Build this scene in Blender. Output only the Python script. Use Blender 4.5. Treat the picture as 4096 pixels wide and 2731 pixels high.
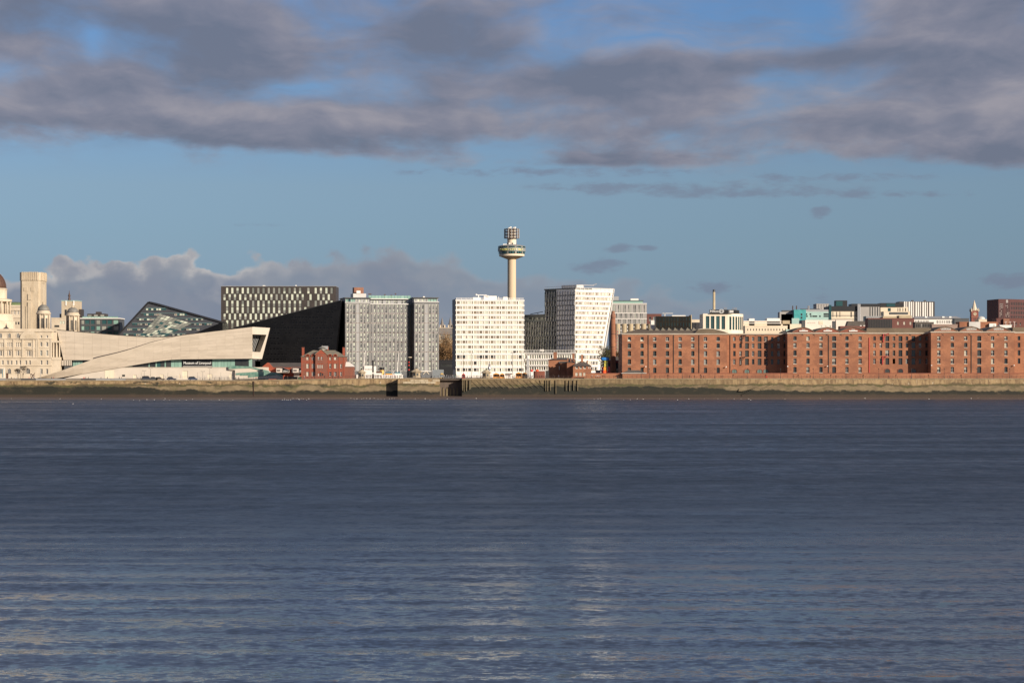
import bpy, bmesh, math, random
from math import sin, cos, pi, radians, atan, sqrt
from mathutils import Vector, Matrix, noise as mnoise
random.seed(7)
R = random.random
def RU(a, b): return a + (b - a) * R()
for o in list(bpy.data.objects): bpy.data.objects.remove(o)
sc = bpy.context.scene
COL = sc.collection
# ------------------------------------------------------------------ camera
FP, EYE, HOR = 9350.0, 12.2, 1490.0          # focal length in photo pixels, eye height, horizon row
cam = bpy.data.cameras.new('camera'); co = bpy.data.objects.new('camera', cam); COL.objects.link(co)
co.location = (0, 0, EYE); co.rotation_euler = (pi / 2, 0, 0)
cam.sensor_width = 36; cam.lens = FP / 4096 * 36; cam.shift_y = (HOR - 1365.5) / 4096
cam.clip_start = 1; cam.clip_end = 40000; sc.camera = co
# ------------------------------------------------------------------ sun, exposure
SUN_AZ, SUN_EL = radians(133), radians(19)    # azimuth clockwise from +Y (the view direction)
sl = bpy.data.lights.new('sun', 'SUN'); so = bpy.data.objects.new('sun', sl); COL.objects.link(so)
sl.energy = 5.0; sl.angle = radians(0.5); sl.color = (1.0, 0.875, 0.72)
sdir = Vector((sin(SUN_AZ) * cos(SUN_EL), cos(SUN_AZ) * cos(SUN_EL), sin(SUN_EL)))
so.rotation_euler = sdir.to_track_quat('Z', 'Y').to_euler(); so.location = (300, -100, 400)
vs = sc.view_settings; vs.view_transform = 'Standard'; vs.look = 'None'; vs.exposure = 0.5; vs.gamma = 1.0
vs.use_curve_mapping = False
# ------------------------------------------------------------------ world: sky and clouds
W = bpy.data.worlds.new('World'); sc.world = W; W.use_nodes = True
nt = W.node_tree; nt.nodes.clear()
class NG:
    """tiny helper to write node maths"""
    def __init__(s, t): s.t = t
    def n(s, ty, **k):
        q = s.t.nodes.new(ty)
        for a, b in k.items(): setattr(q, a, b)
        return q
    def put(s, sock, v):
        if hasattr(v, 'is_output') or isinstance(v, bpy.types.NodeSocket): s.t.links.new(v, sock)
        else: sock.default_value = v
    def m(s, op, a, b=0.0, c=0.0, clamp=False):
        q = s.n('ShaderNodeMath', operation=op, use_clamp=clamp)
        for i, v in enumerate((a, b, c)): s.put(q.inputs[i], v)
        return q.outputs[0]
    def ss(s, v, a, b, lo=0.0, hi=1.0):
        q = s.n('ShaderNodeMapRange', interpolation_type='SMOOTHSTEP')
        for i, x in enumerate((v, a, b, lo, hi)): s.put(q.inputs[i], x)
        return q.outputs[0]
    def mix(s, f, a, b, bt='MIX'):
        q = s.n('ShaderNodeMix', data_type='RGBA', blend_type=bt)
        s.put(q.inputs[0], f)
        for i, v in ((6, a), (7, b)):
            s.put(q.inputs[i], v if isinstance(v, bpy.types.NodeSocket) else (*v, 1.0)[:4])
        return q.outputs[2]
    def noise(s, vec, scale, detail=6.0, rough=0.55, dist=0.0, lac=2.0):
        q = s.n('ShaderNodeTexNoise'); s.t.links.new(vec, q.inputs['Vector'])
        q.inputs['Scale'].default_value = scale; q.inputs['Detail'].default_value = detail
        q.inputs['Roughness'].default_value = rough; q.inputs['Distortion'].default_value = dist
        q.inputs['Lacunarity'].default_value = lac
        return q.outputs['Fac']
    def xyz(s, x, y, z=0.0):
        q = s.n('ShaderNodeCombineXYZ')
        for i, v in enumerate((x, y, z)): s.put(q.inputs[i], v)
        return q.outputs[0]
    def sep(s, v):
        q = s.n('ShaderNodeSeparateXYZ'); s.t.links.new(v, q.inputs[0]); return q.outputs
    def map(s, v, loc=(0, 0, 0), scale=(1, 1, 1), rot=(0, 0, 0)):
        q = s.n('ShaderNodeMapping'); s.t.links.new(v, q.inputs[0])
        q.inputs[1].default_value = loc; q.inputs[2].default_value = rot; q.inputs[3].default_value = scale
        return q.outputs[0]
    def ramp(s, f, stops):
        q = s.n('ShaderNodeValToRGB'); s.t.links.new(f, q.inputs[0]); e = q.color_ramp.elements
        while len(e) > 1: e.remove(e[-1])
        e[0].position, e[0].color = stops[0][0], (*stops[0][1], 1)
        for p, c in stops[1:]: e.new(p).color = (*c, 1)
        return q.outputs[0]
g = NG(nt)
def build_world():
    d = g.n('ShaderNodeTexCoord').outputs['Generated']
    dx, dy, dz = g.sep(d)[:3]
    # angles in units of 1000 photo pixels: A to the right of the view axis, E above the horizon
    K = FP / 1000
    A = g.m('MULTIPLY', g.m('ARCTAN2', dx, dy), K); E = g.m('MULTIPLY', g.m('ARCSINE', dz), K)
    AE = g.xyz(A, E)
    def blobs(L, k0=1.0):                       # sum of soft elliptical patches of sky, in photo coordinates
        tot = 0.0
        for x, y, sx, sy, k in L:
            c = Vector(((x - 2048) / 1000, (HOR - y) / 1000, 0)); iv = Vector((1000 / sx, 1000 / sy, 0))
            q = g.n('ShaderNodeVectorMath', operation='MULTIPLY_ADD'); nt.links.new(AE, q.inputs[0])
            q.inputs[1].default_value = iv; q.inputs[2].default_value = (-c.x * iv.x, -c.y * iv.y, 0)
            r = g.n('ShaderNodeVectorMath', operation='DOT_PRODUCT'); nt.links.new(q.outputs[0], r.inputs[0]); nt.links.new(q.outputs[0], r.inputs[1])
            tot = g.m('MULTIPLY_ADD', g.m('POWER', 0.3679, r.outputs['Value']), k * k0, tot)
        return tot
    # clear sky
    sky = g.n('ShaderNodeTexSky', sky_type='NISHITA'); sky.sun_disc = False
    sky.sun_elevation = SUN_EL; sky.sun_rotation = SUN_AZ
    sky.air_density = 1.0; sky.dust_density = 0.6; sky.ozone_density = 2.0
    blue = g.mix(1.0, sky.outputs[0], g.ramp(g.m('MULTIPLY', dz, 5.0), SKY_TINT), 'MULTIPLY')
    # the high cloud deck, drawn on a plane overhead so that it flattens towards the horizon
    den = g.m('ADD', g.m('MAXIMUM', dz, 0.0), 0.13)
    Q = g.xyz(g.m('DIVIDE', dx, den), g.m('MULTIPLY', g.m('DIVIDE', dy, den), 0.5))
    warp = g.noise(g.map(Q, (7.3, 2.1, 0)), 3.0, 3.0)
    Qw = g.xyz(g.m('DIVIDE', dx, den), g.m('ADD', g.m('MULTIPLY', g.m('DIVIDE', dy, den), 0.5), g.m('MULTIPLY', warp, 0.22)))
    n1 = g.m('MULTIPLY_ADD', g.noise(g.map(Qw, (3.1, 8.7, 0)), 4.6, 10.0, 0.54), 1.2, -0.10)
    n1b = g.m('MULTIPLY_ADD', g.noise(g.map(Qw, (3.1 + 0.022, 8.7 - 0.045, 0)), 4.6, 8.0, 0.52), 1.2, -0.10)
    edge = g.noise(g.xyz(g.m('MULTIPLY', A, 1.0), g.m('MULTIPLY', E, 2.5)), 2.6, 5.0, 0.55)
    # lower rim of the deck
    Er = g.m('ADD', E, g.m('MULTIPLY', g.m('SUBTRACT', edge, 0.5), 0.42))
    Er = g.m('ADD', Er, g.m('MULTIPLY', A, 0.022))
    bias = g.ss(Er, 0.60, 1.02, -0.70, 0.17)
    gaps = blobs(((2880, 90, 620, 100, -.38), (2300, 170, 180, 80, -.22), (3300, 150, 250, 70, -.12), (100, 320, 190, 55, -.33), (390, 210, 45, 90, -.18),
                            (1200, 365, 140, 26, -.24), (1480, 340, 160, 40, -.14), (3080, 335, 170, 26, -.26), (2800, 480, 240, 30, -.13), (2150, 590, 220, 36, -.16), (700, 130, 150, 60, -.05),
                            (3750, 110, 300, 160, .3), (3900, 330, 350, 200, .22), (800, 250, 380, 170, .2), (1750, 180, 300, 150, .2), (2480, 330, 420, 80, .32), (3300, 250, 350, 45, .18),
                            (600, 500, 900, 80, .24), (1500, 520, 800, 90, .22), (3300, 500, 900, 90, .2), (3950, 600, 300, 70, .3), (150, 80, 250, 110, .18), (2300, 655, 600, 30, .4), (900, 570, 450, 30, .2), (1500, 610, 700, 40, .22), (3100, 620, 600, 45, .2), (500, 330, 300, 60, .16), (1050, 90, 300, 90, .16)), 0.85)
    dsum = g.m('ADD', g.m('ADD', n1, bias), gaps)
    D1 = g.ss(dsum, 0.34, 0.84)
    veil = g.m('MULTIPLY', g.ss(Er, 0.75, 1.0), g.ss(g.noise(g.map(Qw, (1.1, 4.7, 0), (.6, 1.3, 1)), 7.0, 6.0, 0.62), 0.30, 0.75, 0.05, 0.75))
    D1 = g.m('MAXIMUM', D1, veil)
    # thin streaks under the deck and a few loose scraps
    sn = g.noise(g.xyz(A, g.m('MULTIPLY', E, 3.0)), 7.0, 7.0, 0.62)
    st = blobs(((2900, 770, 520, 26, 1.0), (2400, 750, 260, 20, .9), (3550, 790, 400, 16, .7), (2200, 690, 700, 22, .8), (3300, 720, 500, 20, .7), (3270, 855, 42, 26, 1.3), (2475, 993, 55, 18, 1.35), (2590, 995, 45, 12, 1.1),
                            (2400, 1065, 110, 34, 1.2), (4010, 1130, 110, 42, 1.15), (2850, 1150, 120, 30, .9), (3270, 1180, 70, 40, .8), (900, 905, 400, 12, .35)))
    D3 = g.m('MULTIPLY', g.ss(g.m('ADD', g.m('MULTIPLY', st, 0.5), g.m('MULTIPLY', sn, 1.7)), 0.95, 1.45), g.m('MULTIPLY', g.ss(st, 0.12, 0.5), 0.6))
    # heaped clouds standing along the horizon
    V2 = g.xyz(A, g.m('MULTIPLY', E, 1.25))
    b1 = g.noise(g.map(V2, (1.7, .4, 0)), 2.3, 2.0, 0.5); b2 = g.noise(g.map(V2, (5.1, 2.9, 0)), 7.5, 7.0, 0.55)
    vor = g.n('ShaderNodeTexVoronoi', feature='SMOOTH_F1'); nt.links.new(g.map(V2, (.73, .41, 0)), vor.inputs['Vector'])
    vor.inputs['Scale'].default_value = 9.0; vor.inputs['Smoothness'].default_value = 0.35
    vd = vor.outputs['Distance']
    top = g.m('ADD', g.m('MULTIPLY', g.m('SUBTRACT', b1, 0.5), 0.16), g.m('ADD', g.m('MULTIPLY', g.m('SUBTRACT', b2, 0.5), 0.17), g.m('MULTIPLY', vd, -0.11)))
    lift = blobs(((450, 1000, 120, 4000, .075), (700, 1000, 110, 4000, .06), (230, 1000, 90, 4000, .03), (1330, 1000, 320, 4000, .06), (1650, 1000, 180, 4000, .07), (2080, 1000, 140, 4000, .02)))
    fade = g.ss(A, 0.0, 1.7, 0.0, -0.23)
    tl = g.m('ADD', g.m('ADD', g.m('ADD', top, lift), fade), 0.465)
    dep = g.m('SUBTRACT', tl, E)                # depth below the cloud's top
    D2 = g.m('MULTIPLY', g.ss(dep, 0.0, g.ss(A, -1.2, -0.2, 0.028, 0.07)), g.ss(A, -0.6, 0.8, 0.97, 0.62))
    lit2 = g.m('MULTIPLY', g.ss(dep, 0.10, 0.0), g.ss(A, -0.7, -1.25, 0.30, 1.0))
    lit2 = g.m('MULTIPLY', lit2, g.ss(b2, 0.28, 0.50, 0.5, 1.0))
    c2 = g.mix(lit2, CL_LOW, CL_HEAD)
    c2 = g.mix(g.ss(b2, 0.40, 0.62, 0.0, 0.6), c2, CL_LOWB)
    c2 = g.mix(g.ss(b1, 0.55, 0.40, 0.0, 0.35), c2, CL_SCRAP)
    # shading of the deck: thick parts dark, thin rims and right-hand flanks lighter and warmer
    sh = g.m('MULTIPLY', g.m('SUBTRACT', n1, n1b), 1.9)
    sh = g.m('ADD', sh, g.ss(dsum, 0.95, 0.50, -0.12, 0.24))
    fine = g.noise(g.map(Qw, (9.1, 1.7, 0), (1.0, 1.5, 1)), 9.0, 9.0, 0.6)
    sh = g.m('ADD', sh, g.m('MULTIPLY', g.m('SUBTRACT', fine, 0.5), 0.95))
    sb = blobs(((500, 450, 700, 45, .42), (1500, 490, 700, 50, .34), (2900, 430, 900, 60, .34), (3700, 130, 220, 90, .45), (4020, 420, 200, 120, .55), (3500, 590, 420, 60, .26), (2550, 140, 130, 35, .5), (60, 400, 130, 60, .4),
                            (1000, 580, 700, 34, -.3), (700, 220, 420, 170, -.35), (1750, 200, 260, 150, -.32), (2400, 330, 300, 70, -.4), (3950, 640, 280, 50, -.3), (3150, 260, 400, 50, -.25), (3900, 300, 300, 60, -.3), (120, 120, 250, 80, -.3)))
    sh = g.m('ADD', g.m('ADD', sh, sb), 0.36, clamp=True)
    c1 = g.ramp(sh, ((0.0, CL_DARK), (0.45, CL_MID), (1.0, CL_LIGHT)))
    col = g.mix(D2, blue, c2)
    col = g.mix(D3, col, CL_SCRAP)
    col = g.mix(g.m('MULTIPLY', D1, 0.93), col, c1)
    bg = g.n('ShaderNodeBackground'); bg.inputs[1].default_value = 0.07
    nt.links.new(col, bg.inputs[0]); out = g.n('ShaderNodeOutputWorld'); nt.links.new(bg.outputs[0], out.inputs[0])
SKY_TINT = ((0.0, (.43, .60, 1.12)), (.075, (.43, .58, 1.06)), (.128, (.42, .55, .99)), (.21, (.43, .56, .91)), (.29, (.46, .58, .86)), (.395, (.52, .61, .83)), (.76, (.46, .66, 1.0)), (1.0, (.44, .66, 1.0)))   # colour correction of the clear sky, horizon upwards
CL_DARK, CL_MID, CL_LIGHT = (1.60, 1.80, 2.45), (2.25, 2.30, 2.92), (3.4, 3.2, 3.6)
CL_LOW, CL_LOWB, CL_HEAD, CL_SCRAP = (2.35, 2.75, 3.45), (2.9, 3.1, 3.6), (6.2, 5.8, 5.5), (1.85, 2.1, 2.9)
build_world()
W.cycles.sampling_method = 'NONE'
# ================================================================== materials
M = {}
def mat(name, rgb, rough=0.75, rgb2=None, scale=0.15, bump=0.0, metal=0.0, spec=0.5, stretch=(1, 1, 1), lo=0.35, hi=0.65, fine=0.0):
    m = bpy.data.materials.new(name); m.use_nodes = True; t = m.node_tree; p = t.nodes['Principled BSDF']; h = NG(t)
    p.inputs['Base Color'].default_value = (*rgb, 1); p.inputs['Roughness'].default_value = rough
    p.inputs['Metallic'].default_value = metal; p.inputs['Specular IOR Level'].default_value = spec
    if rgb2 is not None:
        v = h.map(h.n('ShaderNodeNewGeometry').outputs['Position'], (0, 0, 0), stretch)
        n = h.noise(v, scale, 6.0, 0.6)
        c = h.mix(h.ss(n, lo, hi), rgb, rgb2)
        if fine:
            n2 = h.noise(v, scale * 9, 4.0, 0.6); c = h.mix(h.ss(n2, .3, .7, 0, fine), c, tuple(x * .45 for x in rgb))
        t.links.new(c, p.inputs['Base Color'])
        if bump:
            b = h.n('ShaderNodeBump'); b.inputs['Strength'].default_value = bump; b.inputs['Distance'].default_value = 0.05
            t.links.new(h.noise(v, scale * 8, 3.0), b.inputs['Height']); t.links.new(b.outputs[0], p.inputs['Normal'])
    M[name] = m; return m
def glass(name, rgb, rgb2, rough=0.06, spec=0.6):
    """window glass with what stands behind it; every pane differs a little"""
    m = mat(name, rgb, rough, spec=spec); t = m.node_tree; h = NG(t); p = t.nodes['Principled BSDF']
    r = h.n('ShaderNodeObjectInfo').outputs['Random']
    n = h.noise(h.n('ShaderNodeNewGeometry').outputs['Position'], 1.3, 2.0)
    f = h.m('ADD', h.m('MULTIPLY', r, 0.75), h.m('MULTIPLY', n, 0.35), clamp=True)
    t.links.new(h.mix(f, rgb, rgb2), p.inputs['Base Color'])
mat('limestone', (.60, .51, .39), .8, (.50, .415, .305), .25, .1, fine=.25)
mat('limestone_weathered', (.53, .44, .32), .85, (.43, .345, .24), .3, .15, stretch=(1, 1, .3), fine=.35)
mat('lead', (.20, .19, .17), .6, (.15, .14, .12), .8)
mat('copper_green', (.13, .17, .07), .7, (.09, .12, .06), .5)
mat('dome_red', (.07, .036, .024), .55, (.10, .05, .032), .9)
mat('museum_stone', (.455, .387, .305), .7, (.525, .450, .360), .35, .05, stretch=(.25, 1, 1.4))
mat('museum_stone2', (.435, .370, .292), .7, (.50, .428, .342), .35, .05, stretch=(.25, 1, 1.4))
mat('museum_base', (0.499, 0.439, 0.365), .75, (0.550, 0.486, 0.408), .12, .0)
mat('museum_door', (.66, .58, .44), .6)
mat('black_granite', (.006, .006, .007), .22, (.009, .009, .010), .2, spec=.12)
mat('black_trim', (.012, .012, .014), .5)
mat('dark_panel', (.040, .032, .028), .5, (.052, .041, .036), .3)
mat('slate_panel', (.045, .047, .055), .45, (.058, .060, .068), .2)
mat('brick_dock', (.335, .140, .072), .85, (.240, .097, .052), .13, .15, stretch=(1, 1, 1.6), lo=.42, hi=.60, fine=.4)
mat('brick_dark', (.23, .075, .045), .85, (.17, .055, .035), .12, .15, fine=.2)
mat('brick_red', (.30, .066, .032), .8, (.25, .055, .028), .3, .1, fine=.15)
mat('brick_panel', (.18, .070, .046), .85, (.225, .078, .048), .5, .1, fine=.2)
mat('brick_brown', (.27, .13, .08), .85, (.22, .10, .065), .4, fine=.2)
mat('brick_far', (.16, .062, .048), .85, (.13, .050, .040), .08)
mat('brick_maroon', (.085, .030, .028), .8, (.07, .026, .024), .1)
mat('white_paint', (.71, .68, .63), .55)
mat('white_frame', (.72, .68, .62), .5)
mat('stone_cornice', (.52, .46, .38), .8, (.42, .36, .28), .5, stretch=(.3, 1, 1))
mat('grey_cladding', (.070, .072, .076), .5, (.095, .097, .10), .3)
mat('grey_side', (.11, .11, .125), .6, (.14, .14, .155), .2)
mat('pale_grey', (.45, .44, .42), .7, (.52, .50, .47), .15)
mat('mid_grey', (.26, .26, .26), .6, (.30, .30, .30), .2)
mat('dark_grey', (.055, .058, .062), .5, (.075, .078, .08), .2)
mat('dark_red_trim', (.060, .020, .016), .6)
mat('concrete', (.42, .36, .27), .8, (.46, .39, .30), .08)
mat('concrete_shaft', (.56, .44, .30), .8, (.52, .41, .28), .05, stretch=(1, 1, .1))
mat('cream', (.66, .56, .42), .75, (.60, .50, .37), .1)
mat('beige', (.42, .34, .22), .8, (.36, .29, .19), .2)
mat('hilton_stone', (.68, .60, .48), .7, (.63, .55, .44), .1)
mat('bronze', (.050, .040, .024), .4, (.035, .028, .018), .3, metal=.2)
mat('teal_panel', (.05, .27, .27), .4, (.07, .33, .32), .3)
mat('pale_teal', (.30, .44, .40), .5, (.34, .48, .43), .2)
mat('slate_roof', (.075, .062, .055), .7, (.10, .085, .07), .25, .1, fine=.2)
mat('roof_brown', (.105, .078, .05), .75, (.135, .10, .065), .2, .1)
mat('roof_grey', (.17, .15, .11), .7, (.21, .18, .13), .3)
mat('iron', (.025, .024, .024), .6)
mat('iron_rust', (.075, .042, .032), .7)
mat('steel', (.30, .30, .31), .45, metal=.3)
mat('red_paint', (.45, .05, .06), .5)
mat('asphalt', (.06, .058, .055), .9, (.08, .075, .07), .1)
mat('paving', (.24, .20, .16), .9, (.19, .16, .13), .2)
mat('mud', (.110, .076, .056), .5, (.082, .058, .045), .06, .3, stretch=(.3, 1, 1), fine=.2)
mat('timber', (.10, .078, .045), .9, (.16, .13, .08), .6, stretch=(1, 1, .2))
mat('gate', (.115, .085, .068), .8, (.085, .065, .052), .3, stretch=(2, 1, .4))
mat('bark', (.055, .040, .030), .9, (.075, .055, .04), 1.5)
mat('leaf_autumn', (.20, .105, .035), .8, (.11, .065, .03), .4)
mat('leaf_dark', (.045, .05, .02), .8, (.08, .065, .025), .5)
mat('twig', (.085, .06, .04), .9)
glass('glass_dark', (.018, .020, .022), (.050, .052, .050))
glass('glass_mid', (.14, .15, .13), (.30, .30, .26), .1)
glass('glass_pale', (.40, .44, .36), (.60, .62, .50), .12)
glass('glass_cream', (.30, .28, .21), (.45, .415, .32), .15)
glass('glass_brown', (.11, .085, .06), (.24, .19, .13), .12)
glass('glass_green', (.17, .29, .24), (.26, .40, .34), .08)
glass('glass_teal', (.015, .05, .055), (.035, .10, .10), .05)
glass('shutter_dark', (.028, .034, .036), (.045, .052, .052), .5, .3)
glass('shutter_grey', (.20, .21, .20), (.28, .28, .26), .6, .3)
glass('door_green', (.09, .14, .125), (.12, .17, .15), .5, .3)
mat('ribbed_glass', (.04, .045, .045), .1)
mat('gull_white', (.75, .74, .72), .7)
def paint(name, rgb, rough=.45, spec=.5): return mat(name, rgb, rough, spec=spec)
for nm, c in (('blue_paint', (.02, .16, .46)), ('yellow_paint', (.72, .66, .12)), ('orange_paint', (.90, .32, .04)), ('vermilion', (.90, .10, .02)), ('magenta_red', (.60, .03, .09)),
              ('funnel_buff', (.62, .38, .10)), ('teal_tarp', (.05, .17, .22)), ('orange_boat', (.62, .28, .06)), ('ship_white', (.72, .69, .64)), ('container_grey', (.22, .24, .25)),
              ('car_navy', (.012, .018, .045)), ('car_brown', (.12, .085, .06)), ('car_blue', (.03, .05, .10)), ('tyre', (.02, .02, .02)), ('sign_black', (.010, .010, .011)), ('sign_white', (.8, .8, .78)),
              ('sign_yellow', (.75, .70, .20)), ('sign_grey', (.22, .23, .23)), ('bin_green', (.03, .07, .04)), ('buoy_red', (.55, .03, .02)), ('skin', (.45, .26, .18))): paint(nm, c)

# tidal wall: stone above, weed, silt film and kelp below, following the height above the water
def tide_wall():
    m = mat('tide_wall', (.3, .25, .16), .85); t = m.node_tree; h = NG(t); p = t.nodes['Principled BSDF']
    pos = h.n('ShaderNodeNewGeometry').outputs['Position']; x, y, z = h.sep(pos)[:3]
    wob = h.noise(h.map(pos, (0, 0, 0), (.045, .03, .02)), 1.0, 4.0)
    patch = h.noise(h.map(pos, (31, 0, 0), (.16, .16, .30)), 1.0, 7.0, .66)
    zz = h.m('ADD', z, h.m('MULTIPLY', h.m('SUBTRACT', patch, .5), 4.2))
    zz = h.m('ADD', zz, h.m('MULTIPLY', h.m('SUBTRACT', wob, .5), 3.6))
    kelp_x = h.m('SUBTRACT', h.ss(x, -28, -20), h.ss(x, 70, 125))   # thick weed on the stretch below the houses
    kelp_l = h.ss(x, -140, -190)
    up = h.m('ADD', h.m('MULTIPLY', kelp_x, 2.1), h.m('MULTIPLY', kelp_l, 2.3))
    stone = h.mix(h.ss(h.noise(h.map(pos, (0, 0, 0), (.5, .5, .18)), 1.0, 6.0, .65), .38, .66), (.32, .225, .118), (.16, .105, .055))
    stone = h.mix(h.ss(h.noise(h.map(pos, (2, 0, 0), (1.1, 1.1, .07)), 1.0, 4.0, .6), .52, .68, 0, .75), stone, (.10, .062, .034))
    stone = h.mix(h.ss(h.noise(h.map(pos, (5, 0, 0), (.8, .8, .5)), 1.0, 4.0, .6), .62, .70, 0, .8), stone, (.45, .38, .28))
    green = h.mix(h.ss(patch, .4, .6), (.085, .062, .032), (.068, .064, .024))
    silt = h.mix(h.ss(h.noise(h.map(pos, (9, 0, 0), (.25, .2, .5)), 1.0, 5.0), .35, .65), (.20, .152, .088), (.14, .105, .062))
    kelp = h.mix(h.ss(patch, .50, .72), (.013, .013, .008), (.045, .034, .020))
    stone = h.mix(h.m('MULTIPLY', kelp_x, h.ss(wob, .3, .6, .25, .6)), stone, (.085, .066, .034))
    c = h.mix(h.ss(zz, 7.2, 6.4), stone, green)
    c = h.mix(h.m('MULTIPLY', h.ss(x, -75, -95), h.ss(h.noise(h.map(pos, (77, 0, 0), (.11, .1, .30)), 1.0, 6.0, .68), .54, .62)), c, (.030, .026, .015))
    siltf = h.m('MULTIPLY', h.ss(zz, 6.1, 5.6), h.ss(h.noise(h.map(pos, (53, 0, 0), (.07, .1, .12)), 1.0, 6.0, .65), .36, .50, .15, 1.0))
    c = h.mix(siltf, c, silt)
    zk = h.m('SUBTRACT', zz, up)
    c = h.mix(h.ss(zk, 3.9, 3.2), c, kelp)
    c = h.mix(h.ss(z, 2.3, 1.5, 0, .7), c, (.055, .036, .026))
    t.links.new(c, p.inputs['Base Color'])
    b = h.n('ShaderNodeBump'); b.inputs['Strength'].default_value = .5; b.inputs['Distance'].default_value = .15
    t.links.new(h.noise(pos, 1.6, 5.0), b.inputs['Height']); t.links.new(b.outputs[0], p.inputs['Normal'])
tide_wall()

# ================================================================== geometry helpers
GND = 8.6
class Fr:
    """a building's own axes: u along its front, v into it, w up; x and y are photo pixels"""
    def __init__(s, x, Y, th=0.0, z=GND):
        k = (x - 2048) / FP; s.o = Vector((k * Y, Y, z)); s.th = radians(th); s.c, s.s = cos(s.th), sin(s.th); s.Y = Y
    def u(s, x): k = (x - 2048) / FP; return (k * s.Y - s.o.x) / (s.c - k * s.s)
    def w(s, y, u=0.0): return EYE - (y - HOR) / FP * (s.Y + u * s.s) - s.o.z
    def P(s, u, v, w): return Vector((s.o.x + u * s.c - v * s.s, s.o.y + u * s.s + v * s.c, s.o.z + w))
    def sub(s, u, v, dth):
        f = Fr(0, 1); f.o = s.P(u, v, 0); f.th = s.th + radians(dth); f.c, f.s = cos(f.th), sin(f.th); f.Y = f.o.y; return f
def WP(x, y, Y): return Vector(((x - 2048) / FP * Y, Y, EYE - (y - HOR) / FP * Y))
class Wd:                                     # plain world axes
    th = 0.0
    def P(s, u, v, w): return Vector((u, v, w))
WORLD = Wd()
class MB:
    def __init__(s, F=WORLD): s.F = F; s.v = []; s.f = []; s.m = []
    def add(s, vs, fs, m=0):
        b = len(s.v); s.v += [s.F.P(*p) for p in vs]; s.f += [[i + b for i in q] for q in fs]; s.m += [m] * len(fs)
    def box(s, u0, u1, v0, v1, w0, w1, m=0):
        s.add([(a, b, c) for c in (w0, w1) for b in (v0, v1) for a in (u0, u1)],
              [(0, 1, 5, 4), (1, 3, 7, 5), (3, 2, 6, 7), (2, 0, 4, 6), (4, 5, 7, 6), (0, 2, 3, 1)], m)
    def uw(s, pts, v0, v1, m=0):               # outline in (u,w) pushed through v
        n = len(pts); s.add([(a, v0, b) for a, b in pts] + [(a, v1, b) for a, b in pts],
            [list(range(n)), list(range(2 * n - 1, n - 1, -1))] + [(i, (i + 1) % n, n + (i + 1) % n, n + i) for i in range(n)], m)
    def uv(s, pts, w0, w1, m=0):
        n = len(pts); s.add([(a, b, w0) for a, b in pts] + [(a, b, w1) for a, b in pts],
            [list(range(n - 1, -1, -1)), list(range(n, 2 * n))] + [(i, (i + 1) % n, n + (i + 1) % n, n + i) for i in range(n)], m)
    def lathe(s, u, v, prof, n=16, m=0):       # prof: (radius, w) from bottom to top
        vs = [(u + r * cos(2 * pi * i / n), v + r * sin(2 * pi * i / n), w) for r, w in prof for i in range(n)]
        fs = [(j * n + i, j * n + (i + 1) % n, (j + 1) * n + (i + 1) % n, (j + 1) * n + i) for j in range(len(prof) - 1) for i in range(n)]
        fs += [list(range(n - 1, -1, -1)), list(range((len(prof) - 1) * n, len(prof) * n))]
        s.add(vs, fs, m)
    def tube(s, p, q, r, n=6, m=0, r2=None):
        p, q = Vector(p), Vector(q); d = (q - p).normalized(); a = d.orthogonal().normalized(); b = d.cross(a); r2 = r if r2 is None else r2
        vs = [p + (a * cos(2 * pi * i / n) + b * sin(2 * pi * i / n)) * r for i in range(n)] + [q + (a * cos(2 * pi * i / n) + b * sin(2 * pi * i / n)) * r2 for i in range(n)]
        s.add(vs, [(i, (i + 1) % n, n + (i + 1) % n, n + i) for i in range(n)] + [list(range(n - 1, -1, -1)), list(range(n, 2 * n))], m)
    def hip(s, u0, u1, v0, v1, w0, w1, inset, m=0, ov=0.3):
        u0 -= ov; u1 += ov; v0 -= ov; v1 += ov; vm = (v0 + v1) / 2
        s.add([(u0, v0, w0), (u1, v0, w0), (u1, v1, w0), (u0, v1, w0), (u0 + inset, vm, w1), (u1 - inset, vm, w1)],
              [(0, 1, 5, 4), (1, 2, 5), (2, 3, 4, 5), (3, 0, 4), (3, 2, 1, 0)], m)
    def wall(s, u0, u1, w0, w1, rects, v=0.0, d=0.3, m=0):
        """front wall with real openings; rects (ua, ub, wa, wb)"""
        ws = sorted({w0, w1, *[max(w0, min(w1, r[2])) for r in rects], *[max(w0, min(w1, r[3])) for r in rects]})
        for a, b in zip(ws, ws[1:]):
            if b - a < 1e-4: continue
            row = sorted((r[0], r[1]) for r in rects if r[2] <= a + 1e-5 and r[3] >= b - 1e-5); c = u0
            for p, q in row + [(u1, u1)]:
                if p > c + 1e-4: s.add([(c, v, a), (p, v, a), (p, v, b), (c, v, b)], [(0, 1, 2, 3)], m)
                c = max(c, q)
        for ua, ub, wa, wb in [r[:4] for r in rects]:
            s.add([(ua, v, wa), (ub, v, wa), (ub, v, wb), (ua, v, wb), (ua, v + d, wa), (ub, v + d, wa), (ub, v + d, wb), (ua, v + d, wb)],
                  [(0, 4, 5, 1), (1, 5, 6, 2), (2, 6, 7, 3), (3, 7, 4, 0)], m)
        s.add([(u0, v, w0), (u1, v, w0), (u1, v, w1), (u0, v, w1), (u0, v + d + .02, w0), (u1, v + d + .02, w0), (u1, v + d + .02, w1), (u0, v + d + .02, w1)],
              [(0, 3, 7, 4), (1, 5, 6, 2), (3, 2, 6, 7)], m)
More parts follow.
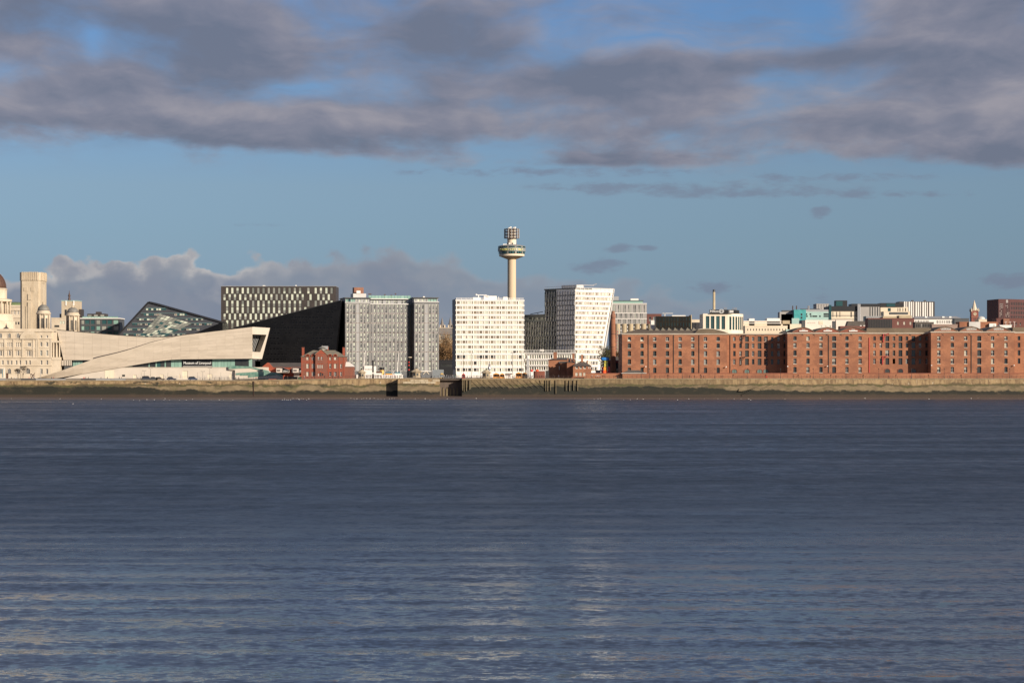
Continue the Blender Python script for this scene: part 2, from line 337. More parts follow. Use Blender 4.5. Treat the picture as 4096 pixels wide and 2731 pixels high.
    def build(s, name, mats, parent=None, smooth=False, fix=True):
        off = parent['_o'] if parent is not None and '_o' in parent else (0, 0, 0); off = Vector(off)
        me = bpy.data.meshes.new(name); me.from_pydata([p - off for p in s.v], [], s.f)
        for q in (mats if isinstance(mats, (list, tuple)) else [mats]): me.materials.append(M[q] if isinstance(q, str) else q)
        me.polygons.foreach_set('material_index', s.m)
        if fix:
            bm = bmesh.new(); bm.from_mesh(me); bmesh.ops.recalc_face_normals(bm, faces=bm.faces); bm.to_mesh(me); bm.free()
        if smooth: me.polygons.foreach_set('use_smooth', [True] * len(me.polygons))
        o = bpy.data.objects.new(name, me); COL.objects.link(o)
        if parent is not None: o.parent = parent
        return o
def tag(o, label=None, cat=None, group=None, kind=None):
    for k, v in (('label', label), ('category', cat), ('group', group), ('kind', kind)):
        if v: o[k] = v
    return o
def thing(name, label, cat, loc, group=None):
    o = bpy.data.objects.new(name, None); COL.objects.link(o); o.location = loc; o['_o'] = list(loc); o.empty_display_size = 1
    return tag(o, label, cat, group)
def clone(root, loc, label=None, rotz=None):
    def cp(o, par):
        c = o.copy(); COL.objects.link(c); c.parent = par
        for ch in KIDS.get(o.name, o.children): cp(ch, c)
        return c
    r = cp(root, None); r.location = loc
    if rotz is not None: r.rotation_euler = (0, 0, rotz)
    if label: r['label'] = label
    return r
KIDS = {}
WM = {}
KIND = {   # frame, upper pane, lower pane, share of the lower pane, mullions across, transoms, frame width
    'dark': ('white_frame', 'glass_dark', 'glass_dark', 0, 2, 2, .09), 'blindtop': ('white_frame', 'glass_cream', 'glass_dark', .55, 2, 1, .09), 'blindlow': ('white_frame', 'glass_dark', 'glass_pale', .35, 1, 1, .09), 'cream': ('white_frame', 'glass_cream', 'glass_cream', 0, 2, 2, .09),
    'bare': ('dark_grey', 'glass_dark', 'glass_dark', 0, 1, 1, .06), 'shut': ('iron', 'shutter_dark', 'shutter_dark', 0, 2, 1, .05), 'shutg': ('iron', 'shutter_grey', 'shutter_grey', 0, 2, 4, .04), 'mid': ('white_frame', 'glass_mid', 'glass_dark', .5, 2, 2, .08),
    'green': ('dark_grey', 'glass_green', 'glass_green', 0, 1, 1, .05), 'teal': ('dark_grey', 'glass_teal', 'glass_teal', 0, 1, 1, .06),
    'ck_p': ('dark_grey', 'glass_pale', 'glass_pale', 0, 1, 1, .04), 'ck_h': ('dark_grey', 'glass_pale', 'glass_mid', .5, 1, 1, .04), 'ck_m': ('dark_grey', 'glass_mid', 'glass_mid', .3, 1, 1, .04), 'ck_q': ('dark_grey', 'glass_mid', 'glass_pale', .4, 1, 1, .04),
    'ap_p': ('mid_grey', 'glass_pale', 'glass_pale', .4, 2, 1, .06), 'ap_m': ('mid_grey', 'glass_pale', 'glass_mid', .55, 2, 1, .06), 'ap_d': ('mid_grey', 'glass_mid', 'glass_dark', .4, 2, 1, .06),
    'wh_c': ('white_paint', 'glass_cream', 'glass_cream', 0, 1, 1, .10), 'wh_b': ('white_paint', 'glass_brown', 'glass_brown', 0, 1, 1, .10), 'wh_g': ('white_paint', 'glass_pale', 'glass_pale', 0, 2, 1, .10), 'wh_d': ('white_paint', 'glass_dark', 'glass_brown', .3, 1, 1, .10),
    'sash': ('white_frame', 'glass_dark', 'glass_dark', 0, 3, 4, .10), 'sashp': ('white_frame', 'glass_mid', 'glass_mid', 0, 3, 4, .08), 'door': ('iron', 'door_green', 'door_green', 0, 2, 1, .06), 'slot': ('mid_grey', 'glass_dark', 'glass_mid', .5, 1, 1, .05)}
def winmesh(Wd_, Hh, kind, arch=False):
    key = (round(Wd_, 2), round(Hh, 2), kind, arch)
    if key in WM: return WM[key]
    fr, pa, pb, sp, nx, ny, fw = KIND[kind]; b = MB()
    if arch:
        n = 8; r = Wd_ / 2; rise = min(r, Hh * .45)
        top = [(r - r * cos(pi * i / n), Hh - rise + rise * sin(pi * i / n)) for i in range(n + 1)]
        b.add([(0, .06, 0), (Wd_, .06, 0)] + [(x, .06, z) for x, z in reversed(top)], [list(range(n + 3))], 1)
        for i in range(nx + 1): x = Wd_ * i / nx; zt = Hh - rise + rise * sqrt(max(0, 1 - ((x - r) / r) ** 2)); b.box(max(0, x - fw / 2), min(Wd_, x + fw / 2), 0, .08, 0, max(.1, zt), 0)
        for (x0, z0), (x1, z1) in zip(top, top[1:]): b.tube((x0, .04, z0), (x1, .04, z1), fw / 2, 4, 0)
    else:
        h = Hh * sp
        if sp: b.add([(0, .06, 0), (Wd_, .06, 0), (Wd_, .06, h), (0, .06, h)], [(0, 1, 2, 3)], 2)
        b.add([(0, .06, h), (Wd_, .06, h), (Wd_, .06, Hh), (0, .06, Hh)], [(0, 1, 2, 3)], 1)
        b.box(0, Wd_, 0, .08, 0, fw); b.box(0, Wd_, 0, .08, Hh - fw, Hh); b.box(0, fw, 0, .08, fw, Hh - fw); b.box(Wd_ - fw, Wd_, 0, .08, fw, Hh - fw)
        for i in range(1, nx): b.box(Wd_ * i / nx - fw / 3, Wd_ * i / nx + fw / 3, .01, .07, fw, Hh - fw)
        for i in range(1, ny): b.box(fw, Wd_ - fw, .015, .065, Hh * i / ny - fw / 3, Hh * i / ny + fw / 3)
    me = bpy.data.meshes.new('window')
    me.from_pydata(b.v, [], b.f)
    for q in (fr, pa, pb): me.materials.append(M[q])
    me.polygons.foreach_set('material_index', b.m); WM[key] = me; return me
def win(T, F, u, v, w, Wd_, Hh, kind, name='window', arch=False):
    o = bpy.data.objects.new(name, winmesh(Wd_, Hh, kind, arch)); COL.objects.link(o); o.parent = T
    o.location = F.P(u, v, w) - Vector(T['_o']); o.rotation_euler = (0, 0, F.th); return o
def inst(me, name, T, loc, rot=(0, 0, 0)):
    o = bpy.data.objects.new(name, me); COL.objects.link(o); o.parent = T; o.location = Vector(loc) - Vector(T['_o']); o.rotation_euler = rot; return o
def pick(ch): 
    r = R() * sum(w for _, w in ch)
    for k, w in ch:
        r -= w
        if r <= 0: return k
    return ch[-1][0]
def facade(T, F, u0, u1, w0, w1, wins, wallmat, D, v=0.0, d=0.25, name='wall', arch=False, core=True):
    """one front: a wall with openings, its body behind, and a window in each opening. wins: (ua, ub, wa, wb, kind[, name])"""
    b = MB(F); b.wall(u0, u1, w0, w1, [q[:4] for q in wins], v, d)
    if core: b.box(u0, u1, v + d + .02, v + D, w0, w1)
    o = b.build(name, wallmat, T, fix=False)
    for q in wins: win(T, F, q[0], v + d - .1, q[2], q[1] - q[0], q[3] - q[2], q[4], q[5] if len(q) > 5 else 'window', arch)
    return o
def grid(F, x0, x1, cols, y0, y1, rows, kinds, fx=.5, fy=.6, name='window', skip=None):
    """windows spaced evenly over a stretch of front given in photo pixels"""
    out = []; ua, ub = F.u(x0), F.u(x1); wa, wb = F.w(y1), F.w(y0); pu, pw = (ub - ua) / cols, (wb - wa) / rows
    for j in range(rows):
        for i in range(cols):
            if skip and skip(i, rows - 1 - j): continue
            cu, cw = ua + pu * (i + .5), wa + pw * (j + .5)
            out.append((cu - pu * fx / 2, cu + pu * fx / 2, cw - pw * fy / 2, cw + pw * fy / 2, pick(kinds), name))
    return out
def bld(name, label, x0, x1, yt, Y, D, wall, wins=None, th=0, cat='building', parapet=None, group=None):
    """a plain block with its front to the river: thing, wall with windows, roof slab"""
    F = Fr(x0, Y, th); T = thing(name, label, cat, F.o, group); uw, ht = F.u(x1), F.w(yt)
    ws = []
    for k in (wins or []): ws += grid(F, *k) if isinstance(k, tuple) and len(k) <= 11 else k
    facade(T, F, 0, uw, 0, ht, ws, wall, D)
    b = MB(F); b.box(-.15, uw + .15, -.15, D + .1, ht, ht + .5); b.build('roof', parapet or wall, T)
    return T, F
def text_mesh(s, size, ext=.05):
    c = bpy.data.curves.new('txt', 'FONT'); c.body = s; c.size = size; c.extrude = ext; c.align_x = 'LEFT'; c.resolution_u = 3
    o = bpy.data.objects.new('txt', c); COL.objects.link(o); bpy.context.view_layer.update()
    me = bpy.data.meshes.new_from_object(o.evaluated_get(bpy.context.evaluated_depsgraph_get())); bpy.data.objects.remove(o); bpy.data.curves.remove(c)
    return me
def lettering(T, F, s, u0, u1, w0, w1, v, matn, name='lettering', bold=0.0):
    """words standing on a front, fitted to a width and height"""
    me = text_mesh(s, 1.0); xs = [q.co.x for q in me.vertices]; ys = [q.co.y for q in me.vertices]
    ax, bx, ay, by = min(xs), max(xs), min(ys), max(ys)
    for q in me.vertices:
        X = u0 + (q.co.x - ax) / (bx - ax) * (u1 - u0); Z = w0 + (q.co.y - ay) / (by - ay) * (w1 - w0)
        q.co = F.P(X, v - (.08 if q.co.z > 0 else 0), Z) - Vector(T['_o'])
    me.materials.clear(); me.materials.append(M[matn]); o = bpy.data.objects.new(name, me); COL.objects.link(o); o.parent = T; return o
# ================================================================== the setting
def XQ(x, Y=1100.0): return (x - 2048) / FP * Y
def ztop(X):
    a, b = XQ(980), XQ(1400)
    t = min(1, max(0, (X - a) / (b - a))); return 8.66 + .86 * t
def water_material():
    m = mat('river', (.030, .030, .034), .12, spec=.5); t = m.node_tree; h = NG(t); p = t.nodes['Principled BSDF']
    p.inputs['IOR'].default_value = 1.33
    pos = h.n('ShaderNodeNewGeometry').outputs['Position']; x, y, z = h.sep(pos)[:3]
    def slopes(sx, sy, rot, off, det, rough):
        q = h.n('ShaderNodeTexNoise'); t.links.new(h.map(pos, off, (sx, sy, 1), (0, 0, radians(rot))), q.inputs['Vector'])
        q.inputs['Scale'].default_value = 1.0; q.inputs['Detail'].default_value = det; q.inputs['Roughness'].default_value = rough
        v = h.n('ShaderNodeVectorMath', operation='SUBTRACT'); t.links.new(q.outputs['Color'], v.inputs[0]); v.inputs[1].default_value = (.5, .5, .5); return v.outputs[0]
    def sc_(v, k):
        q = h.n('ShaderNodeVectorMath', operation='MULTIPLY'); t.links.new(v, q.inputs[0])
        if isinstance(k, tuple): q.inputs[1].default_value = k
        else: t.links.new(h.xyz(k, k, 0.0), q.inputs[1])
        return q.outputs[0]
    def add(a, c):
        q = h.n('ShaderNodeVectorMath', operation='ADD'); t.links.new(a, q.inputs[0]); t.links.new(c, q.inputs[1]); return q.outputs[0]
    slick = h.ss(h.noise(h.map(pos, (11, 4, 0), (.0028, .030, 1)), 1.0, 4.0, .6), .60, .70)      # long smooth slicks
    gust = h.ss(h.noise(h.map(pos, (3, 0, 0), (.010, .016, 1)), 1.0, 4.0, .6), .35, .65, .75, 1.15)
    near = h.m('MULTIPLY', h.ss(y, 60, 150, .75, 1.0), h.ss(y, 150, 900, 1.0, .45))
    amp = h.m('MULTIPLY', h.m('MULTIPLY', gust, near), h.m('SUBTRACT', 1.0, h.m('MULTIPLY', slick, .35)))
    fine_ = sc_(slopes(1.5, 1.9, 9, (0, 0, 0), 4.0, .68), (.60, .85, 0))             # wavelets
    mid_ = sc_(slopes(.16, .26, -7, (3, 9, 0), 4.0, .65), (.55, .95, 0))            # chop in groups
    wide_ = sc_(slopes(.05, .014, 4, (7, 2, 0), 4.0, .6), (.10, .22, 0))             # long lanes of rougher water
    nv = add(h.n('ShaderNodeNewGeometry').outputs['Normal'], add(wide_, sc_(add(fine_, sc_(mid_, h.ss(y, 110, 330, .30, 1.0))), amp)))
    nn = h.n('ShaderNodeVectorMath', operation='NORMALIZE'); t.links.new(nv, nn.inputs[0]); t.links.new(nn.outputs[0], p.inputs['Normal'])
    grain = h.noise(h.map(pos, (8, 1, 0), (.30, .20, 1)), 1.0, 6.0, .78)
    lanes = h.noise(h.map(pos, (1, 6, 0), (.012, .05, 1)), 1.0, 5.0, .62)
    rg = h.m('ADD', h.ss(y, 85, 250, .10, .45), h.m('MULTIPLY', h.m('ADD', h.m('SUBTRACT', grain, .5), h.m('MULTIPLY', h.m('SUBTRACT', lanes, .5), .8)), h.ss(y, 100, 400, .14, .95)))
    t.links.new(h.m('SUBTRACT', rg, h.m('MULTIPLY', slick, .10), clamp=True), p.inputs['Roughness'])
    # base colour slightly paler towards the far bank
    t.links.new(h.mix(h.ss(y, 500, 1060), (.014, .026, .044), (.024, .031, .046)), p.inputs['Base Color'])
water_material()
def swell(x, y):
    """low waves of a few metres length with long crests lying slightly askew"""
    q = 0.0
    for k, (lx, ly, a, s) in enumerate(((.030, .95, .050, 1.0), (-.05, 1.35, .022, 2.2), (.09, .55, .045, 4.1), (-.11, 1.9, .010, 0.3))):
        ph = mnoise.noise(Vector((x * .018 + k * 7, y * .022, k * 3.1))) * 3.2
        am = .35 + .9 * max(0, .5 + mnoise.noise(Vector((x * .012 + 31 + k * 5, y * .02, 9 + k))))
        q += a * am * sin(lx * x + ly * y + s + ph)
    return q
def make_water():
    rows = [40.0]
    while rows[-1] < 330: y = rows[-1]; rows.append(y + max(.38, y * y / 30000))
    NX = 150; vs = []; fs = []
    for j, y in enumerate(rows):
        hw = 24 + y * .27; fadeo = max(0, 1 - max(0, (y - 200) / 130))
        for i in range(NX + 1):
            x = -hw + 2 * hw * i / NX
            vs.append((x, y, swell(x, y) * fadeo * min(1, min(i, NX - i) / 6)))
    n = NX + 1
    for j in range(len(rows) - 1):
        for i in range(NX): fs.append((j * n + i, j * n + i + 1, (j + 1) * n + i + 1, (j + 1) * n + i))
    # flat sheet around and beyond
    b = len(vs); y0, y1 = rows[0], rows[-1]; h0, h1 = 24 + y0 * .27, 24 + y1 * .27
    vs += [(-9000, -900, 0), (9000, -900, 0), (-9000, y0, 0), (9000, y0, 0), (-9000, y1, 0), (9000, y1, 0), (-9000, 1110, 0), (9000, 1110, 0)]
    r0, r1 = 0, (len(rows) - 1) * n
    fs += [[b, b + 1, b + 3] + [r0 + i for i in range(NX, -1, -1)] + [b + 2],
           [b + 2] + [j * n for j in range(len(rows))] + [b + 4], [b + 3, b + 5] + [j * n + NX for j in range(len(rows) - 1, -1, -1)],
           [b + 4] + [r1 + i for i in range(NX + 1)] + [b + 5, b + 7, b + 6]]
    me = bpy.data.meshes.new('river'); me.from_pydata(vs, [], fs); me.materials.append(M['river'])
    me.polygons.foreach_set('use_smooth', [True] * len(me.polygons))
    o = bpy.data.objects.new('river', me); COL.objects.link(o); tag(o, kind='structure')
make_water()
def setting():
    b = MB(); b.add([(-15000, 1104, GND), (15000, 1104, GND), (15000, 30000, GND), (-15000, 30000, GND)], [(0, 1, 2, 3)])
    tag(b.build('ground', 'asphalt'), kind='structure')
    b = MB(); N = 180; ys = (1052, 1064, 1078, 1094, 1108)
    for j, y in enumerate(ys):
        for i in range(N + 1):
            X = -640 + 1280 * i / N; k = mnoise.noise(Vector((X * .02, j * .6, 2)))
            b.v.append(Vector((X, y + k * 4 * (j < 2), (-.15, .12, .5, .95, 1.35)[j] + k * .18)))
    b.f = [(j * (N + 1) + i, j * (N + 1) + i + 1, (j + 1) * (N + 1) + i + 1, (j + 1) * (N + 1) + i) for j in range(4) for i in range(N)]; b.m = [0] * len(b.f)
    tag(b.build('mud_bank', 'mud', smooth=True), kind='structure')
    xs = [-900, XQ(980)] + [XQ(980 + 60 * i) for i in range(1, 8)] + [XQ(1597)]
    b = MB()
    for a, c in zip(xs, xs[1:]): b.add([(a, 1100.6, ztop(a)), (c, 1100.6, ztop(c)), (c, 1420, ztop(c)), (a, 1420, ztop(a))], [(0, 1, 2, 3)])
    xs2 = [XQ(1597), 600]
    b.add([(XQ(1757), 1110, 9.5), (900, 1110, 9.5), (900, 1420, 9.5), (XQ(1757), 1420, 9.5)], [(0, 1, 2, 3)])
    b.add([(XQ(1848), 1100.6, 9.5), (900, 1100.6, 9.5), (900, 1110, 9.5), (XQ(1848), 1110, 9.5)], [(0, 1, 2, 3)])
    b.add([(XQ(1597), 1095.4, 9.5), (XQ(1757), 1095.4, 9.5), (XQ(1757), 1420, 9.5), (XQ(1597), 1420, 9.5)], [(0, 1, 2, 3)])
    tag(b.build('quayside', 'paving'), kind='structure')
setting()
def quay_wall(label, x0, x1, Y, top, batter=.5, name='quay_wall'):
    X0, X1 = XQ(x0, Y), XQ(x1, Y); T = thing(name, label, 'quay wall', ((X0 + X1) / 2, Y, 0)); b = MB()
    n = max(2, int((X1 - X0) / 12)); xs = [X0 + (X1 - X0) * i / n for i in range(n + 1)]
    for a, c in zip(xs, xs[1:]):
        b.add([(a, Y - batter, -.5), (c, Y - batter, -.5), (c, Y, top(c) - .5), (a, Y, top(a) - .5), (a, Y + 4, -.5), (c, Y + 4, -.5), (c, Y + 4, top(c) - .5), (a, Y + 4, top(a) - .5)],
              [(0, 1, 2, 3), (3, 2, 6, 7)] + ([(0, 3, 7, 4)] if a == X0 else []) + ([(1, 5, 6, 2)] if c == X1 else []))
    b.build('wall_face', 'tide_wall', T)
    # coping stones
    step = 3.0; n = int((X1 - X0) / step)
    mes = []
    for k in range(3):
        q = MB(); g_ = .03; q.box(g_, (X1 - X0) / n - g_, -.12 - .03 * k, 1.5, 0, .5 + .02 * k); me = q.build('tmp', 'coping'); mes.append(me.data); bpy.data.objects.remove(me)
    for i in range(n):
        xx = X0 + (X1 - X0) * i / n
        inst(mes[i % 3 if R() < .6 else 0], 'coping_stone', T, (xx, Y, min(top(xx), top(xx + 3)) - .5))
    return T
mat('coping', (.29, .225, .14), .85, (.20, .15, .09), .35, .1, fine=.3)
QL = quay_wall('long stained stone quay wall below the museum and the red pilot house', -1500, 1597, 1100, ztop)
QP = quay_wall('projecting stone lock pier with pale repaired blocks under the octagonal hut', 1591, 1757, 1094.5, lambda x: 9.6, .4, 'lock_pier')
QR = quay_wall('long weed-streaked quay wall below the brick warehouses', 1848, 6000, 1100, lambda x: 9.5)
def quay_details():
    # pier sides and pale repair blocks
    b = MB(); b.box(XQ(1591, 1094.5) + .02, XQ(1757, 1094.5) - .02, 1098, 1112, -.5, 9.1); b.build('pier_body', 'tide_wall', QP)
    for row in range(2):
        x = 1612
        while x < 1735:
            wd = RU(14, 30)
            if R() < .8:
                q = MB(); z1 = 8.95 - row * .95; q.box(XQ(x, 1094.5), XQ(x + wd - 1, 1094.5), 1094.28 + RU(-.03, .03), 1095, z1 - .85, z1); q.build('stone_block', 'pale_block', QP)
            x += wd
    # lock gate between pier and wall
    T = thing('lock_gate', 'brown timber lock gate with pointed fender boards beside the pier', 'lock gate', (XQ(1800), 1106, 1)); b = MB()
    b.box(XQ(1757, 1106) - 1, XQ(1856, 1106), 1106, 1107, .3, 9.3); b.build('gate_leaf', 'gate', T)
    for i in range(6):
        q = MB(); a = XQ(1757, 1106) + i * 1.63; q.add([(a, 1105.6, .6), (a + .8, 1105.6, .6), (a + .8, 1105.6, 4.2), (a + .4, 1105.6, 5.4), (a, 1105.6, 4.2), (a, 1106.1, .6), (a + .8, 1106.1, .6), (a + .8, 1106.1, 4.2), (a + .4, 1106.1, 5.4), (a, 1106.1, 4.2)],
                      [(0, 1, 2, 3, 4), (1, 6, 7, 2), (2, 7, 8, 3), (3, 8, 9, 4), (4, 9, 5, 0)]); q.build('fender_board', 'silt_board', T)
    q = MB(); q.box(XQ(1757, 1106) - .5, XQ(1856, 1106), 1105.7, 1107.3, 9.3, 9.55); q.build('gate_walkway', 'iron', T)
    # timber fenders on the long wall
    def post(x, y1, r=.16, x2=None, y0=1519, pr=.32):
        x2 = x if x2 is None else x2; q = MB(); p0, p1 = WP(x, y0, 1099.55), WP(x2, y1, 1099.3)
        d = Vector((r, 0, 0)); e = Vector((0, -pr, 0))
        q.add([p0 - d, p0 + d, p1 + d, p1 - d, p0 - d + e, p0 + d + e, p1 + d + e, p1 - d + e], [(0, 1, 2, 3), (4, 5, 6, 7), (0, 4, 5, 1), (1, 5, 6, 2), (2, 6, 7, 3), (3, 7, 4, 0)])
        q.build('timber_fender', 'timber', QR)
    for x, y in ((1851, 1562), (1857, 1566), (1866, 1563), (1878, 1558), (1882, 1556), (2183, 1563), (2191, 1563), (2202, 1562), (2224, 1574), (2265, 1562), (2279, 1563), (2295, 1561), (2311, 1562)): post(x, y)
    for i in range(12): x = 1886 + i * 23.4; post(x, 1551, .075, x + 35, 1519 + (i % 3), .12)
    post(2163, 1533, .11, 2168)
    # landing stair
    T = thing('quay_stair', 'weedy stone landing stair slanting down the quay wall', 'stair', WP(3010, 1580, 1098.5)); b = MB()
    n = 16
    for i in range(n):
        x0 = 3084 - i * 7.4; x1 = x0 - 7.4; z = 9.0 - i * .46
        s = MB(); s.box(XQ(x1), XQ(x0), 1099.3, 1099.95, .3 if i > 5 else z - 2.4, z); s.build('step', 'tide_wall', T)
    s = MB(); p = [WP(a, c, 1099.0) for a, c in ((3090, 1515), (3074, 1514), (2958, 1554), (2952, 1566), (2975, 1566), (3088, 1522))]
    s.add([tuple(q) for q in p] + [(q.x, q.y + .5, q.z) for q in p], [list(range(6)), list(range(11, 5, -1))] + [(i, (i + 1) % 6, 6 + (i + 1) % 6, 6 + i) for i in range(6)]); s.build('parapet', 'tide_wall', T)
    # groove, pipe and joint lines on the left wall: shallow buttress returns
    for x, wd in ((83, 1.6), (281, 1.0), (1015, 1.4)):
        s = MB(); s.box(XQ(x), XQ(x + wd), 1099.3, 1099.9, 1.2, 8.2); s.build('drain_pipe', 'iron_rust', QL)
    s = MB(); s.box(XQ(-1500), XQ(793), 1098.5, 1099.95, -.5, 8.1); s.build('wall_offset', 'tide_wall', QL)
    q = MB()
mat('weedy_stone', (.13, .105, .06), .9, (.07, .06, .035), .5); mat('pale_block', (.46, .39, .28), .85, (.36, .29, .19), .8); mat('silt_board', (.20, .155, .09), .85, (.12, .09, .05), .6, stretch=(1, 1, .3))
quay_details()
def railing(label, x0, x1, Y, z, sp=2.2, matn='iron', h=1.1, rails=(1.0, .55), group='quay railings', name='railing'):
    X0, X1 = XQ(x0, Y), XQ(x1, Y); zf = z if callable(z) else (lambda x: z)
    T = thing(name, label, 'railing', ((X0 + X1) / 2, Y, zf((X0 + X1) / 2)), group); n = int((X1 - X0) / sp)
    q = MB(); q.box(-.05, .05, -.05, .05, 0, h); q.box(-.08, .08, -.08, .08, h, h + .1); o = q.build('tmp', matn); me = o.data; bpy.data.objects.remove(o)
    for i in range(n + 1): X = X0 + (X1 - X0) * i / n; inst(me, 'post', T, (X, Y, zf(X)))
    for r in rails:
        q = MB(); m = 8
        for i in range(m): a, c = X0 + (X1 - X0) * i / m, X0 + (X1 - X0) * (i + 1) / m; q.tube((a, Y, zf(a) + r), (c, Y, zf(c) + r), .035, 5)
        q.build('rail', matn, T)
    return T
railing('dark post railing on the quay edge in front of the brick warehouses', 1852, 5400, 1100.9, 9.5, 2.15, 'iron_rust', 1.25, (1.15, .75, .35), None)
railing('dark iron railing on the quay edge in front of the red pilot house', 1190, 1590, 1100.9, ztop, 1.6, 'iron_rust', 1.2, (1.1, .75, .4), None)
railing('thin iron railing on the quay edge below the museum ramp', 800, 1190, 1100.9, ztop, 2.2, 'iron', 1.2, (1.1, .6), None)
railing('light handrail along the museum terrace wall', 640, 930, 1112, 8.6, 2.6, 'steel', 1.9, (1.8, 1.3, .8), None)
railing('chain railing around the lock pier edge', 1600, 1755, 1095.4, 9.6, 2.0, 'iron', 1.1, (1.0,), None)
railing('white braced rail on the lock gate footbridge', 1738, 1850, 1107, 9.5, 1.1, 'steel', 1.2, (1.15, .6), None)
def parapet_wall():
    T = thing('parapet_wall', 'low dark parapet with pale bench blocks on the quay edge left of the parked cars', 'wall', (XQ(200), 1102, 8.6))
    for i, x in enumerate(range(-1480, 620, 60)):
        b = MB(); b.box(XQ(x) + .03, XQ(x + 60) - .03, 1102, 1102.4, 8.6, 9.35); b.build('wall_panel', ('mid_grey', 'paving', 'dark_grey', 'mid_grey')[i % 4], T)
    b = MB(); b.box(XQ(-1480), XQ(620), 1101.9, 1102.5, 9.35, 9.5); b.build('cap', 'dark_grey', T)
    T = thing('promenade_wall', 'long low red brick promenade wall in front of the warehouses', 'wall', (XQ(3300), 1112, 9.5))
    b = MB(); F1 = Fr(2341, 1112); b.box(XQ(2341, 1112), XQ(6000, 1112), 1112, 1112.5, 9.4, 12.2 - (1494 - 1490) / FP * 1112); b.build('brickwork', 'brick_dock', T)
    b = MB(); zt = 12.2 - 4 / FP * 1112; b.box(XQ(2341, 1112), XQ(6000, 1112), 1111.9, 1112.6, zt, zt + .3); b.build('coping', 'brick_dark', T)
parapet_wall()
